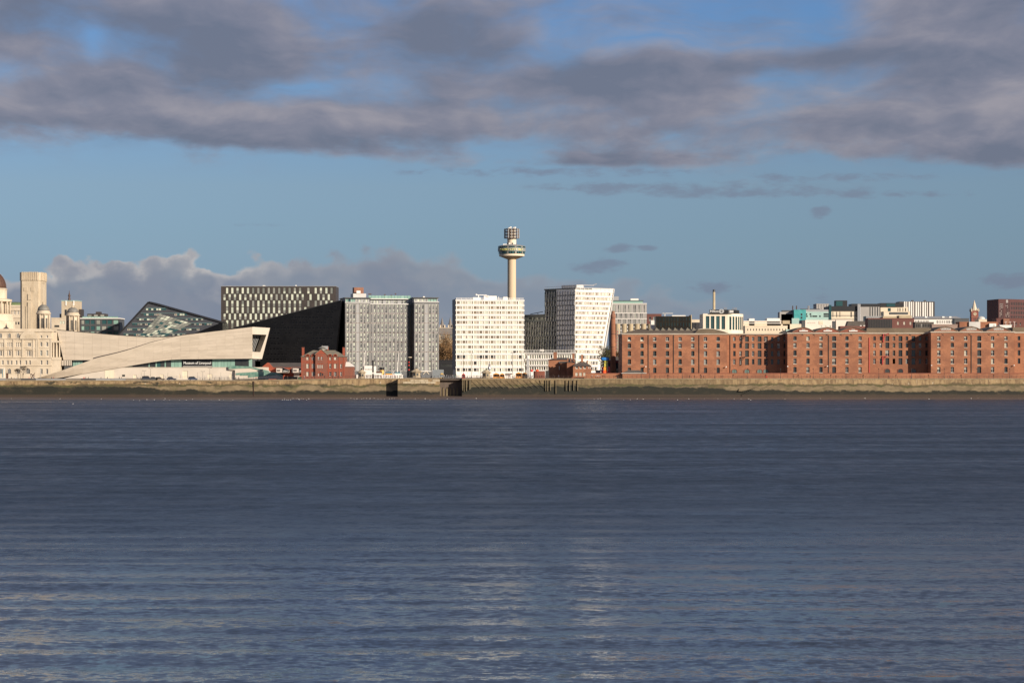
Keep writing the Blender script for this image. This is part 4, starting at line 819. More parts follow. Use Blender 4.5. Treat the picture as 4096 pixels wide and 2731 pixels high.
# ================================================================== centre: black wedges, checker block, flats, beacon
mat('teal_louvre', (.10, .16, .16), .3)
KIND['blk'] = ('black_trim', 'blk_a', 'blk_b', .4, 1, 1, .05); mat('blk_a', (.004, .004, .005), .12, spec=.18); mat('blk_b', (.008, .008, .009), .2, spec=.15)
def mann_island():
    # left glazed wedge
    Y = 1290; F = Fr(480, Y); u, w = F.u, F.w; T = thing('glass_wedge', 'low dark wedge-roofed office with slanted atrium glazing behind the museum', 'building', F.o)
    A, B, C, D_, E_ = (u(595), w(1210)), (u(884), w(1290.5)), (u(755), w(1342)), (u(700), w(1380)), (u(440), w(1380))
    out = [(u(595), w(1211.5)), (u(882), w(1291)), (u(755), w(1342)), (u(700), w(1380)), (u(438), w(1380))]
    b = MB(F); b.uw([(p[0], p[1]) for p in out] , .3, 26); b.build('wall', 'slate_panel', T)
    b = MB(F); b.uw([(u(882), w(1291)), (u(890), w(1292)), (u(890), w(1385)), (u(700), w(1385)), (u(755), w(1342))], .25, 24); b.build('black_flank', 'black_granite', T)  # black granite face below the roof fold
    def strip(p, q, r, m, nm='roof_edge', v0=-.5, v1=26):
        b = MB(F); dx, dz = q[0] - p[0], q[1] - p[1]; L = sqrt(dx * dx + dz * dz); nx, nz = -dz / L * r, dx / L * r
        b.uw([p, q, (q[0] + nx, q[1] + nz), (p[0] + nx, p[1] + nz)], v0, v1); b.build(nm, m, T)
    strip((u(440), w(1378)), A, .7, 'black_trim'); strip(A, (u(884), w(1290.5)), .7, 'black_trim')
    edges = lambda y: (max(u(480), u(595 - (y - 1210) * .92)), u(595 + (y - 1210) * 3.58) if y < 1291 else u(882 - (y - 1291) * 2.49))
    for y0, y1 in ((1233, 1241), (1254, 1262), (1274, 1281), (1293, 1300), (1314, 1321), (1335, 1343)):
        a, c = edges((y0 + y1) / 2); a += 1.8; c -= 2.5; x = a
        hd = MB(F); hd.box(a, c, .05, .3, w(y0), w(y0 - 2.5)); hd.build('sun_louvre', 'teal_louvre', T)
        while x < c - 1.2:
            t = (x - u(555)) / (u(650) - u(555)); ok = not (u(562 + (1345 - y0) * .9) - .8 < x < u(612 + (1345 - y0) * .9 + (60 if y0 > 1270 else 0)))
            if ok: win(T, F, x + .04, .22, w(y1), 1.3, w(y0) - w(y1), pick([('ck_p', 4), ('ck_m', 4), ('teal', 3), ('bare', 1), ('wh_b', 2)]), 'window')
            x += 1.42
    # tilted atrium glass
    q = [(u(640), w(1255)), (u(768), w(1293)), (u(655), w(1350)), (u(552), w(1350))]
    nr, nc = 11, 9
    for r in range(nr):
        for c in range(nc):
            def pt(s, t): a = [q[0][k] + (q[1][k] - q[0][k]) * s for k in (0, 1)]; d = [q[3][k] + (q[2][k] - q[3][k]) * s for k in (0, 1)]; return (a[0] + (d[0] - a[0]) * t, a[1] + (d[1] - a[1]) * t)
            e = .06; s0, s1, t0, t1 = (c + e) / nc, (c + 1 - e) / nc, (r + e) / nr, (r + 1 - e) / nr
            b = MB(F); b.uw([pt(s0, t0), pt(s1, t0), pt(s1, t1), pt(s0, t1)], -.1, .1); b.build('atrium_pane', pick([('glass_mid', 5), ('glass_pale', 2), ('glass_teal', 1)] if not (4 < r < 10 and c > 2) else [('glass_teal', 3), ('glass_mid', 3), ('glass_pale', 1)]), T)
    b = MB(F); b.uw(q, .02, .28); b.build('atrium_frame', 'dark_grey', T)
    # checker block
    Y = 1345; F = Fr(884, Y); u, w = F.u, F.w; T = thing('checker_block', 'dark slab block with a checkerboard of pale tall windows', 'building', F.o)
    rows = [(1150.5, 1174, 904.0, list(range(15)) + [15.6, 17, 18, 19.05, 20.05]), (1175.8, 1200, 893.7, list(range(16)) + [16.5, 18, 19, 20]), (1201.8, 1226, 904, list(range(15)) + [15.6, 17, 18, 19.05, 20.05]), (1227.8, 1252, 904, list(range(16))),
            (1254, 1278, 894, list(range(14))), (1280, 1305, 904, list(range(10))), (1306, 1330, 904, list(range(5)))]
    ws = []
    for k, (y0, y1, x0, cs) in enumerate(rows):
        for c in cs:
            x = x0 + c * 20.85; pale = [('ck_p', 4), ('ck_h', 5), ('ck_q', 1), ('ck_m', 1)] if not (k == 0 and 4 < c < 16) else [('ck_m', 5), ('ck_q', 1)]
            if k in (1, 2) and 8 < c < 15: pale = [('ck_h', 3), ('ck_m', 2), ('ck_p', 1)]
            ws.append((u(x), u(x + 10), w(y1), w(y0), pick(pale)))
    facade(T, F, 0, u(1343.5), 0, w(1145.5), ws, 'dark_panel', 22)
    b = MB(F); b.box(-.1, u(1344), -.2, 22, w(1145.5), w(1144)); b.build('roof_coping', 'mid_grey', T)
    for x, wd, h in ((905, 16, 2), (1008, 22, 2), (1047, 9, 4), (1178, 4, 5), (1250, 30, 1.5)): b = MB(F); b.box(u(x), u(x + wd), 5, 8, w(1144), w(1144 - h)); b.build('roof_plant', 'white_paint' if h > 2 else 'mid_grey', T)
    # big black wedge
    Y = 1255; F = Fr(770, Y); u, w = F.u, F.w; T = thing('black_wedge', 'polished black granite wedge building rising behind the museum head', 'building', F.o)
    pts = [(u(760), 0), (u(1336), 0), (u(1344.7), w(1397)), (u(1364.5), w(1202)), (u(760), w(1358))]
    b = MB(F); b.uw(pts, .3, 30); b.build('wall', 'black_granite', T)
    ln = lambda x: w(1358) + (w(1202) - w(1358)) * (u(x) - u(760)) / (u(1364.5) - u(760))
    k = 0
    for j, y in enumerate(range(1222, 1500, 21)):
        for i in range(30):
            x = 920 + i * 14.3 + (j % 2) * 4
            if x > 1338 - (y - 1202) * .08 or w(y) > ln(x) - 1.2 or (x < 1085 - (y - 1310) * .24 and y < 1440) or y > 1440 and x < 1050: continue
            if R() < .72: win(T, F, u(x), .16, w(y + 12), 1.35, w(y) - w(y + 12), 'blk', 'window')
    b = MB(F); a, c = (u(760), w(1358)), (u(1364.5), w(1202)); b.uw([a, c, (c[0], c[1] + .4), (a[0], a[1] + .4)], -.1, 30); b.build('roof_edge', 'black_trim', T)
    # block seen in the slit behind
    bld('slit_block', 'narrow grey stone office seen in the slit beside the black wedge', 1335, 1390, 1258, 1420, 14, 'limestone_weathered', [(1338, 1388, 3, 1270, 1420, 6, [('mid', 1), ('blindlow', 1)], .5, .6)])
mann_island()
mat('frame_grey', (.46, .44, .41), .6)
def flats():
    Y = 1262; TH = 12; F = Fr(1380.4, Y, TH); u, w = F.u, F.w
    T = thing('grey_flats', 'grey gridded apartment slab with white panel frames in three blocks', 'apartment building', F.o)
    y0, y1 = 1214.0, 1484.0; n = 14; ph = (w(y0) - w(y1)) / n; wb = w(y1)
    kinds = [('ap_p', 4), ('ap_m', 5), ('ap_d', 3)]
    def block(F, cols, groups_of, ytop, D, ub0, ub1, yfac):
        ws = []; u = F.u; w = F.w
        for x0, x1, ty in cols:
            a, c = u(x0), u(x1)
            if ty != 'g':
                for s in range(n):
                    z = wb + (n - 1 - s) * ph
                    if ty == 'n': ws.append((a + .35, c - .35, z + ph * .30, z + ph * .90, pick(kinds), 'narrow_window'))
                    else: ws.append((a + .5, c - .5, z + ph * .24, z + ph * .93, pick(kinds)))
        facade(T, F, ub0, ub1, 0, w(yfac), ws, 'grey_cladding', D, d=.2)
        for x0, x1, ty in cols:
            a, c = u(x0), u(x1); s = 0
            for k in groups_of[ty]:
                zt = wb + (n - s) * ph - .12; zb = wb + (n - s - k) * ph + .12; s += k; t = .17
                b = MB(F); b.box(a, a + t, -.14, 0, zb, zt); b.box(c - t, c, -.14, 0, zb, zt); b.box(a + t, c - t, -.14, 0, zt - t, zt); b.box(a + t, c - t, -.14, 0, zb, zb + t); b.build('panel_frame', 'frame_grey', T)
                if ty == 'g': b = MB(F); b.box(a + t, c - t, -.06, -.01, zb + t, zt - t); b.build('infill_panel', 'mid_grey', T)
        for s in (2, 4, 6, 8, 10, 12): z = wb + (n - s) * ph; b = MB(F); b.box(ub0, ub1, -.10, 0, z - .13, z + .13); b.build('floor_trim', 'dark_red_trim', T)
        # spandrels below windows
        b = MB(F); b.box(ub0, ub1, -.35, D, w(yfac), w(yfac) + .45); b.build('cornice', 'pale_grey', T)
    z = lambda a: 1340 + a / 3.267
    gl = {'w': [4, 2, 4, 4], 'n': [2, 6, 4, 2], 'g': [2, 2, 4, 4, 2]}
    cols = [(z(142), z(188), 'w'), (z(192), z(224), 'n'), (z(228), z(273), 'w'), (z(279), z(314), 'g'), (z(322), z(364), 'w'), (z(370), z(402), 'n'), (z(408), z(450), 'w')]
    block(F, cols, gl, 1190, 24, 0, u(1479.5), 1211.5)
    # penthouse, left
    def pent(F, x0, x1, yb, yt, D, gx):
        a, c = F.u(x0), F.u(x1); ws = [(F.u(x), F.u(x + wd), F.w(yb - 4), F.w(yt + 3), k) for x, wd, k in gx]
        facade(T, F, a, c, F.w(yb) + .46, F.w(yt), ws, 'mid_grey', D, v=.8, name='penthouse_wall')
        b = MB(F); b.box(a - .6, c + .6, -.5, D + .5, F.w(yt), F.w(yt) + .35); b.build('penthouse_roof', 'dark_grey', T)
    pent(F, 1382, 1479, 1211.5, 1192, 20, [(1384, 9, 'green'), (1394, 9, 'teal'), (1404, 9, 'green'), (1414, 7, 'green'), (1426, 5, 'ap_m'), (1438, 6, 'ap_p'), (1453, 5, 'ap_m'), (1464, 7, 'ap_p')])
    # middle block stands back
    F2 = F.sub(u(1479.5), 1.2, 0); F2.Y = F2.o.y
    class FF(Fr): pass
    G = Fr(1480, F2.o.y, TH)
    c2 = [(z(464), z(492), 'm')] + [(z(a), z(a + 40), 'm') for a in (498, 547, 598, 648, 700, 749, 800, 850)] + [(z(903), z(942), 'm')]
    block(G, c2, {'m': [2, 2, 3, 3, 4]}, 1193, 22, 0, G.u(1633), 1217)
    pent(G, 1482, 1632, 1217, 1197, 18, [(z(a), 6, k) for a, k in ((480, 'ap_m'), (515, 'ap_p'), (552, 'ap_p'), (610, 'ap_d'), (672, 'ap_m'), (707, 'ap_p'), (772, 'ap_m'), (800, 'ap_d'), (870, 'ap_d'), (905, 'ap_p'))])
    b = MB(G); b.box(.3, G.u(1632), -.6, .3, G.w(1196), G.w(1193.5)); b.build('roof_edge', 'white_frame', T)
    for i in range(13): b = MB(G); a = G.u(1478 + i * 13); b.box(a, a + 1.6, 3, 3.08, G.w(1194), G.w(1181)); b.build('glass_screen', 'glass_green', T)
    # right block stands forward again
    G3 = Fr(1657, G.P(G.u(1650), 0, 0).y - 4.6, TH)
    c3 = [(z(1042), z(1086), 'w'), (z(1090), z(1122), 'n'), (z(1127), z(1170), 'w'), (z(1177), z(1213), 'g'), (z(1221), z(1262), 'w'), (z(1268), z(1300), 'n'), (z(1306), z(1348), 'w')]
    block(G3, c3, gl, 1190, 24, 0, G3.u(1756), 1209)
    pent(G3, 1657, 1752, 1209, 1191.5, 20, [(1659, 4, 'ap_p'), (1671, 9, 'ap_p'), (1688, 8, 'ap_p'), (1703, 5, 'ap_m'), (1713, 11, 'green'), (1725, 11, 'green'), (1737, 11, 'green')])
    # roof-top plant
    b = MB(F); a = F.u(1425); b.box(a, F.u(1463), 8, 14, w(1171), w(1147)); b.build('lift_house', 'brick_brown', T)
    b = MB(F); b.box(F.u(1419), F.u(1471), 6, 16, w(1192), w(1172)); b.build('plant_room', 'pale_grey', T)
    b = MB(F); b.box(F.u(1432), F.u(1448), 5.5, 6, w(1171), w(1161)); b.build('air_handler', 'white_paint', T)
    b = MB(G3); b.box(G3.u(1698), G3.u(1706), 5, 8, G3.w(1190), G3.w(1184)); b.build('roof_box', 'white_paint', T)
    for x, h in ((1482, 20), (1488, 20), (1509, 13), (1545, 18), (1571, 15), (1588, 22), (1615, 13)):
        H_ = G.w(1193); b = MB(G); b.tube((G.u(x), 5, H_), (G.u(x), 5, H_ + h / 7.4), .07, 5); b.box(G.u(x) - .45, G.u(x) + .45, 4.8, 5.2, H_ + h / 7.4 - .5, H_ + h / 7.4); b.build('roof_lamp', 'iron_rust', T)
    b = MB(F); b.box(F.u(1381) - 3, F.u(1381), 2, 20, 0, 3.5); b.build('side_annexe', 'dark_grey', T)
flats()
mat('spire_slate', (.16, .14, .13), .8, (.20, .18, .16), .5)
def slope_between():
    # stone hall with two spires and slate roof between the blocks
    F = Fr(1745, 1560); u, w = F.u, F.w; T = thing('spired_hall', 'distant stone hall with slate roof and twin pointed spires', 'building', F.o)
    facade(T, F, 0, u(1830), 0, w(1310), [(u(x), u(x + 22), w(1358), w(1338), k) for x, k in ((1762, 'shutg'), (1788, 'ck_m'))], 'limestone_weathered', 20)
    b = MB(F); b.box(-.3, u(1830) + .3, -.3, 20.3, w(1338), w(1312)); b.build('roof', 'spire_slate', T)
    for x, yt, yb in ((1767.5, 1268, 1310), (1800, 1266, 1308)):
        b = MB(F); b.lathe(u(x), 6, [(1.7, w(yb)), (.9, w((yb + yt) / 2)), (.05, w(yt))], 8); b.build('spire', 'spire_slate', T)
        for d in (-9, 8): b = MB(F); b.box(u(x + d), u(x + d + 5), 4, 6, w(1312), w(1299)); b.build('stone_pinnacle', 'limestone', T)
    bld('dark_underpass', 'dark retaining wall and deck below the autumn trees', 1755, 1826, 1442, 1440, 10, 'black_trim', [(1760, 1822, 1, 1452, 1470, 1, [('bare', 1)], .8, .6)], cat='wall')
slope_between()
mat('sill_grey', (.42, .36, .33), .6); mat('flank_shade', (.060, .068, .066), .6); mat('flank_band', (.085, .095, .092), .6, (.11, .12, .115), .3); mat('fin_grey', (.50, .47, .43), .6)  # dark flank tones carry that side's shade in their colour
KIND['fk_p'] = ('dark_grey', 'flk_a', 'flk_a', 0, 1, 1, .05); KIND['fk_d'] = ('dark_grey', 'glass_dark', 'flk_a', .3, 1, 1, .05); glass('flk_a', (.20, .22, .18), (.36, .37, .30), .2)
def white_blocks():
    # first white block
    Y = 1292; F = Fr(1825, Y, 6); u, w = F.u, F.w; T = thing('white_flats', 'bright white square apartment block with ribbon windows on every floor', 'apartment building', F.o)
    lines = [1201, 1221, 1241, 1260.5, 1280, 1300, 1319, 1339, 1358.5, 1378.5, 1398.5, 1416.5, 1441, 1468.5, 1494]
    U1 = u(2095); ws = []; D = 22; nb = 12; bay = U1 / nb
    for a, c in zip(lines, lines[1:]):
        zt, zb = w(a + 3.4), w(c - 5.2 if c < 1468 else c - 8)
        for i in range(nb):
            dk = [('wh_c', 7), ('wh_g', 4), ('wh_b', 6)] if a < 1390 else ([('wh_c', 5), ('wh_g', 4), ('wh_d', 5)] if a < 1460 else [('wh_g', 3), ('wh_d', 5)])
            ws.append((i * bay + .22, i * bay + bay * .64, zb, zt, pick(dk)))
            ws.append((i * bay + bay * .70, i * bay + bay - .05, zb, zt, pick(dk), 'side_window'))
    facade(T, F, 0, U1, 0, w(1199), ws, 'white_paint', D, d=.16)
    for y in lines[:-1]: b = MB(F); b.box(-.4, U1 + .4, -.22, .02, w(y) - .33, w(y) + .33); b.build('floor_band', 'white_paint', T)
    for y in lines[1:-1]:
        b = MB(F); b.box(0, U1, -.08, .0, w(y - 4.4) - .08, w(y - 4.4) + .08); b.build('sill_band', 'sill_grey', T)
    for i in range(nb + 1): b = MB(F); b.box(i * bay - .12, i * bay + .12, -.12, 0, w(1494), w(1201)); b.build('mullion_post', 'white_frame', T)
    # left flank in panels, its shade put into their dark grey
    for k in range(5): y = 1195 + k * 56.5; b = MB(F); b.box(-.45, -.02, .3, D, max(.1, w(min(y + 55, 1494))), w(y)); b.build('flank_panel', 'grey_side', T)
    def rail(F, x0, x1, yb, yt, n):
        for i in range(n): a, c = F.u(x0 + (x1 - x0) * i / n), F.u(x0 + (x1 - x0) * (i + 1) / n); b = MB(F); b.box(a, a + .16, -.35, -.2, F.w(yb), F.w(yt)); b.box(a + .16, c, -.35, -.2, F.w(yt) - .16, F.w(yt)); b.box(a + .16, c, -.32, -.22, (F.w(yt) + F.w(yb)) / 2 - .08, (F.w(yt) + F.w(yb)) / 2 + .08); b.build('roof_rail', 'white_paint', T)
    rail(F, 1825, 2095, 1200, 1191, 14)
    for x0, x1, y0, y1, m in ((1895, 1925, 1188, 1196, 'white_paint'), (1938, 1990, 1182, 1196, 'white_paint'), (2016, 2034, 1186, 1196, 'white_paint'), (1945, 1958, 1180, 1183, 'white_paint')): b = MB(F); b.box(u(x0), u(x1), 4, 9, w(y1) - .6, w(y0)); b.build('roof_plant', m, T)
    b = MB(F); b.box(u(1905), u(1950), 5, 5.6, w(1179.5), w(1177)); b.box(u(1916), u(1919), 5, 5.6, w(1192), w(1179)); b.lathe(u(1908), 5.3, [(.5, w(1180)), (.55, w(1175)), (.2, w(1174))], 8); b.build('cleaning_gantry', 'white_paint', T)
    b = MB(F); b.tube((u(1998), 5, w(1196)), (u(1998), 5, w(1184)), .15); b.build('flue', 'white_paint', T)
    # second block: white front with a leaning edge, flank with leaning fins, its shade painted in as dark walls
    Y = 1290; F = Fr(2302, Y, 40); u, w = F.u, F.w; T = thing('leaning_flats', 'white apartment tower with a leaning right edge and a shaded flank of slanted fins', 'apartment building', F.o)
    xr = lambda y: 2456 - (y - 1149) * (62 / 338.)
    lines = [1164.5, 1184, 1203.5, 1222.5, 1242, 1261.5, 1281.5, 1300.5, 1319.5, 1339, 1358, 1377.5, 1396.5, 1417.5, 1441, 1464, 1488]
    def Zr(y, x): return w(y, u(x))
    b = MB(F); D = 16
    zt, zb = w(1151), 0; ut, ub = u(2456), u(2395)
    b.uw([(0, 0), (ub, 0), (ut, zt), (0, zt)], .52, D); b.build('wall', 'white_paint', T)
    for a, c in zip(lines, lines[1:]):
        e = u(xr((a + c) / 2 + 6)) - .4; n = max(6, int(e / 2.45)); bay = e / n; z1, z0 = w(a + 3.2), w(c - 5.0); sl = .45
        dk = [('wh_c', 5), ('wh_g', 3), ('wh_b', 9)] if a < 1400 else [('wh_g', 3), ('wh_d', 4), ('wh_c', 1)]
        for i in range(n):
            win(T, F, i * bay + .15, .40, z0, bay * .6, z1 - z0, pick(dk)); win(T, F, i * bay + bay * .68, .40, z0, bay * .28, z1 - z0, pick(dk), 'side_window')
            b = MB(F); x = i * bay; b.uw([(x - .02, z0 - .4), (x + .14, z0 - .4), (x + .14 + sl, z1 + .4), (x - .02 + sl, z1 + .4)], .2, .42); b.build('slanted_post', 'white_paint', T)
        b = MB(F); b.uw([(0, w(c - 5)), (e, w(c - 5)), (e, w(c)), (0, w(c))], .30, .5); b.build('sill_panel', 'sill_grey', T)
    for y in lines: e = u(xr(y)); b = MB(F); b.box(-.3, e, -.02, .55, w(y) - .32, w(y) + .32); b.build('floor_band', 'white_paint', T)
    b = MB(F); b.uw([(ub, 0), (ub + 1.5, 0), (ut + .3, zt), (ut, zt)], -.3, D); b.build('leaning_edge', 'pale_grey', T)
    rail(F, 2302, 2455, 1163, 1150, 9)
    b = MB(F); b.box(u(2340), u(2400), 5, 5.6, w(1139), w(1136)); b.box(u(2355), u(2360), 5, 5.6, w(1150), w(1138)); b.tube((u(2395), 5.3, w(1137)), (u(2412), 5.3, w(1131)), .25); b.build('cleaning_gantry', 'steel', T)
    # flank: runs back to the left
    G = Fr(0, 1); G.o = F.o.copy(); G.th = F.th - pi / 2; G.c, G.s = cos(G.th), sin(G.th); G.Y = Y
    # points on the flank use negative u (going left and back); w at photo rows
    gu = lambda x: G.u(x); gw = lambda y, x: G.w(y, G.u(x))
    W_ = lambda y: w(y)
    fl = [1172, 1192, 1212, 1232, 1251, 1271, 1291, 1310, 1330, 1350, 1370, 1390]
    uA, uB, uC = gu(2095), gu(2178), 0.0
    b = MB(G); b.box(uA, uB, .3, 10, 0, gw(1262, 2140)); b.build('low_wing_wall', 'flank_shade', T)
    b = MB(G); b.box(uB, uC - .6, .3, 12, 0, gw(1158, 2240)); b.build('flank_wall', 'flank_shade', T)
    H1, H2 = gw(1158, 2240), gw(1262, 2140); fh = (W_(1172) - W_(1192))
    nbay = 20; bay = (uC - uA) / nbay
    for k in range(18):
        z1 = H1 - 1.2 - k * fh
        if z1 < W_(1402): break
        for i in range(nbay):
            x = uA + i * bay
            if x + bay * .5 < uB and z1 > H2 - .6: continue
            for q in (0, 1): 
                if R() < .9: win(T, G, x + bay * (.08 + .46 * q), .2, z1 - fh * .62, bay * .40, fh * .60, pick([('fk_p', 5), ('fk_d', 3)]), 'flank_window')
        b = MB(G); b.box(uB if z1 > H2 - .6 else uA, uC, .0, .3, z1 - fh * .94, z1 - fh * .66); b.build('flank_band', 'flank_band', T)
        if k % 3 == 0:
            hh = fh * 3
            for i in range(nbay + 1):
                x = uA + i * bay
                if x < uB + .2 and z1 > H2 + 1: continue
                zt_, zb_ = z1 + .2, z1 - hh + .3
                b = MB(G); b.uw([(x - .55, zb_), (x - .33, zb_), (x + .42, zt_), (x + .2, zt_)], -.45, .1); b.build('fin', 'fin_grey', T)
    b = MB(G); b.box(uB - .2, uC, -.2, 12.2, H1, H1 + .6); b.box(uA, uB - .2, -.2, 10.2, H2, H2 + .6); b.build('flank_roof', 'dark_grey', T)
    b = MB(G); b.box(gu(2230), gu(2290), 3, 8, H1 + .6, H1 + 2.4); b.build('roof_plant', 'pale_grey', T)
    b = MB(G); b.tube((gu(2130), 4, H2), (gu(2130), 4, H2 + 1.6), .15); b.tube((gu(2100), 4, H2 + 1.0), (gu(2150), 4, H2 + 2.2), .18); b.build('cleaning_gantry', 'iron', T)
    for i in range(13):
        b = MB(G); a = gu(2180) + i * (0 - gu(2180)) / 13; b.box(a, a + .1, -.1, 0, H1 + .6, H1 + 1.7); b.box(a + .1, a - gu(2180) / 13, -.1, 0, H1 + 1.58, H1 + 1.7); b.build('flank_rail', 'steel', T)
    # podium of white floors in front of the flank
    F = Fr(2096, 1297, -15); u, w = F.u, F.w; T = thing('white_podium', 'low white podium of glazed shop floors between the two white blocks', 'building', F.o)
    ws = []
    for a, c in ((1418, 1434), (1443, 1459), (1466, 1480)): ws += grid(F, 2098, 2304, 22, a, c, 1, [('wh_c', 3), ('wh_g', 5), ('wh_d', 2 if a < 1450 else 4)], .82, .95)
    facade(T, F, 0, u(2306), 0, w(1412), ws, 'white_paint', 14, d=.4)
    for y in (1413, 1438, 1462): b = MB(F); b.box(0, u(2306), -.4, .02, w(y) - .28, w(y) + .28); b.build('floor_band', 'white_paint', T)
    n = 34
    for i in range(n): b = MB(F); a = u(2096 + 208 * i / n); b.box(a, a + .14, -.2, 0, w(1412), w(1399)); b.box(a + .14, u(2096 + 208 * (i + 1) / n), -.18, -.05, w(1400), w(1399)); b.build('roof_post', 'white_paint', T)
    for i in range(26): win(T, F, u(2098 + i * 8), 3.0, w(1411), .85, w(1401) - w(1411), pick([('bare', 3), ('ck_m', 1)]), 'terrace_window')
    b = MB(F); b.box(0, u(2304), 3.1, 9, w(1412), w(1400)); b.build('terrace_wall', 'dark_grey', T)
    b = MB(F); b.box(u(2158), u(2172), 1, 2, w(1405), w(1397)); b.build('roof_box', 'white_paint', T)
white_blocks()
def beacon():
    Y = 1900; F = Fr(2047, Y); w = F.w; T = thing('radio_tower', 'slender concrete radio tower with a round lettered pod', 'tower', F.o); px = Y / FP
    def L(prof, nm, m, n=40, smooth=True):
        b = MB(F); b.lathe(0, 0, [(r * px, w(y)) for r, y in prof], n); o = b.build(nm, m, T, smooth=False)
        if smooth:
            for p in o.data.polygons: p.use_smooth = len(p.vertices) == 4
            o.data.set_sharp_from_angle(angle=radians(35))
        return o
    L([(19, 1535), (17, 1200), (16.7, 1036)], 'shaft', 'concrete_shaft')
    L([(16.8, 1038), (46, 1026.5), (50.5, 1025)], 'pod_cone', 'concrete_shaft')
    L([(50.5, 1025), (50.5, 1017)], 'pod_rim', 'cream')
    L([(48.5, 1017), (51.5, 1006)], 'lower_glazing', 'glass_dark'); L([(55.6, 1006.5), (55.6, 993.5), (54, 992.5)], 'sign_band', 'sign_grey'); L([(53, 993), (53.5, 986)], 'upper_glazing', 'glass_dark')
    L([(55, 986), (55, 985), (40, 981), (18, 978)], 'pod_roof', 'mid_grey')
    L([(17.8, 979), (17.8, 953), (16, 952.5), (16, 917)], 'neck', 'cream')
    for r0, y0, y1, m, k in ((52, 1016, 1007.5, 'glass_teal', 30), (54.6, 992, 987, 'glass_teal', 34)):
        for i in range(k):
            a = 2 * pi * i / k
            if sin(a) > .3: continue
            b = MB(F.sub(r0 * px * cos(a), r0 * px * sin(a), math.degrees(a) + 90)); s = r0 * px * 2 * pi / k; b.box(-s * .36, s * .36, -.12, .1, w(y0), w(y1)); b.build('pod_window', m if i % 3 else 'glass_mid', T)
    for y in (953, 941, 929, 917.5): L([(30, y), (30, y - 1.6)], 'cage_ring', 'iron_rust', 32)
    for i in range(28):
        a = 2 * pi * i / 28; b = MB(F); r = 29.2 * px; b.tube((r * cos(a), r * sin(a), w(954)), (r * cos(a), r * sin(a), w(916)), .28, 5); b.build('cage_bar', 'pale_grey' if i % 2 else 'iron_rust', T)
    for i in range(8): a = 2 * pi * i / 8 + .2; b = MB(F); r = 17 * px; b.box(r * cos(a) - .5, r * cos(a) + .5, r * sin(a) - .5, r * sin(a) + .5, w(978), w(972)); b.build('neck_cabinet', 'white_paint' if i % 2 else 'dark_grey', T)
    for x, h in ((-11, 6), (-5, 9), (8, 7), (13, 8)): b = MB(F); b.lathe(x * px, -2, [(.5, w(917)), (.5, w(917 - h * .5)), (.9, w(917 - h * .6)), (.9, w(917 - h)), (.2, w(917 - h))], 8); b.build('dish_aerial', 'white_paint', T)
    for x in (-32, -27, -22): b = MB(F); b.box((x - 2) * px, (x + 2) * px, -4, -3, w(982), w(976.5)); b.build('roof_unit', 'white_paint', T)
    # lettering bent round the band
    me = text_mesh('RADIO CITY 96.7', 1.0); bm = bmesh.new(); bm.from_mesh(me); bmesh.ops.triangulate(bm, faces=bm.faces); bm.to_mesh(me); bm.free()
    xs = [v.co.x for v in me.vertices]; ys = [v.co.y for v in me.vertices]; ax, bx, ay, by = min(xs), max(xs), min(ys), max(ys); Rr = 55.6 * px
    a0, a1 = math.asin((2000.5 - 2047) / 55.6), math.asin((2090 - 2047) / 55.6)
    for v in me.vertices:
        a = a0 + (v.co.x - ax) / (bx - ax) * (a1 - a0); r = Rr + (.35 if v.co.z > 0 else .02)
        v.co = Vector((r * sin(a), -r * cos(a), w(1004.3) + (v.co.y - ay) / (by - ay) * (w(996) - w(1004.3))))
    me.materials.clear(); me.materials.append(M['sign_yellow']); o = bpy.data.objects.new('sign_lettering', me); COL.objects.link(o); o.parent = T
beacon()
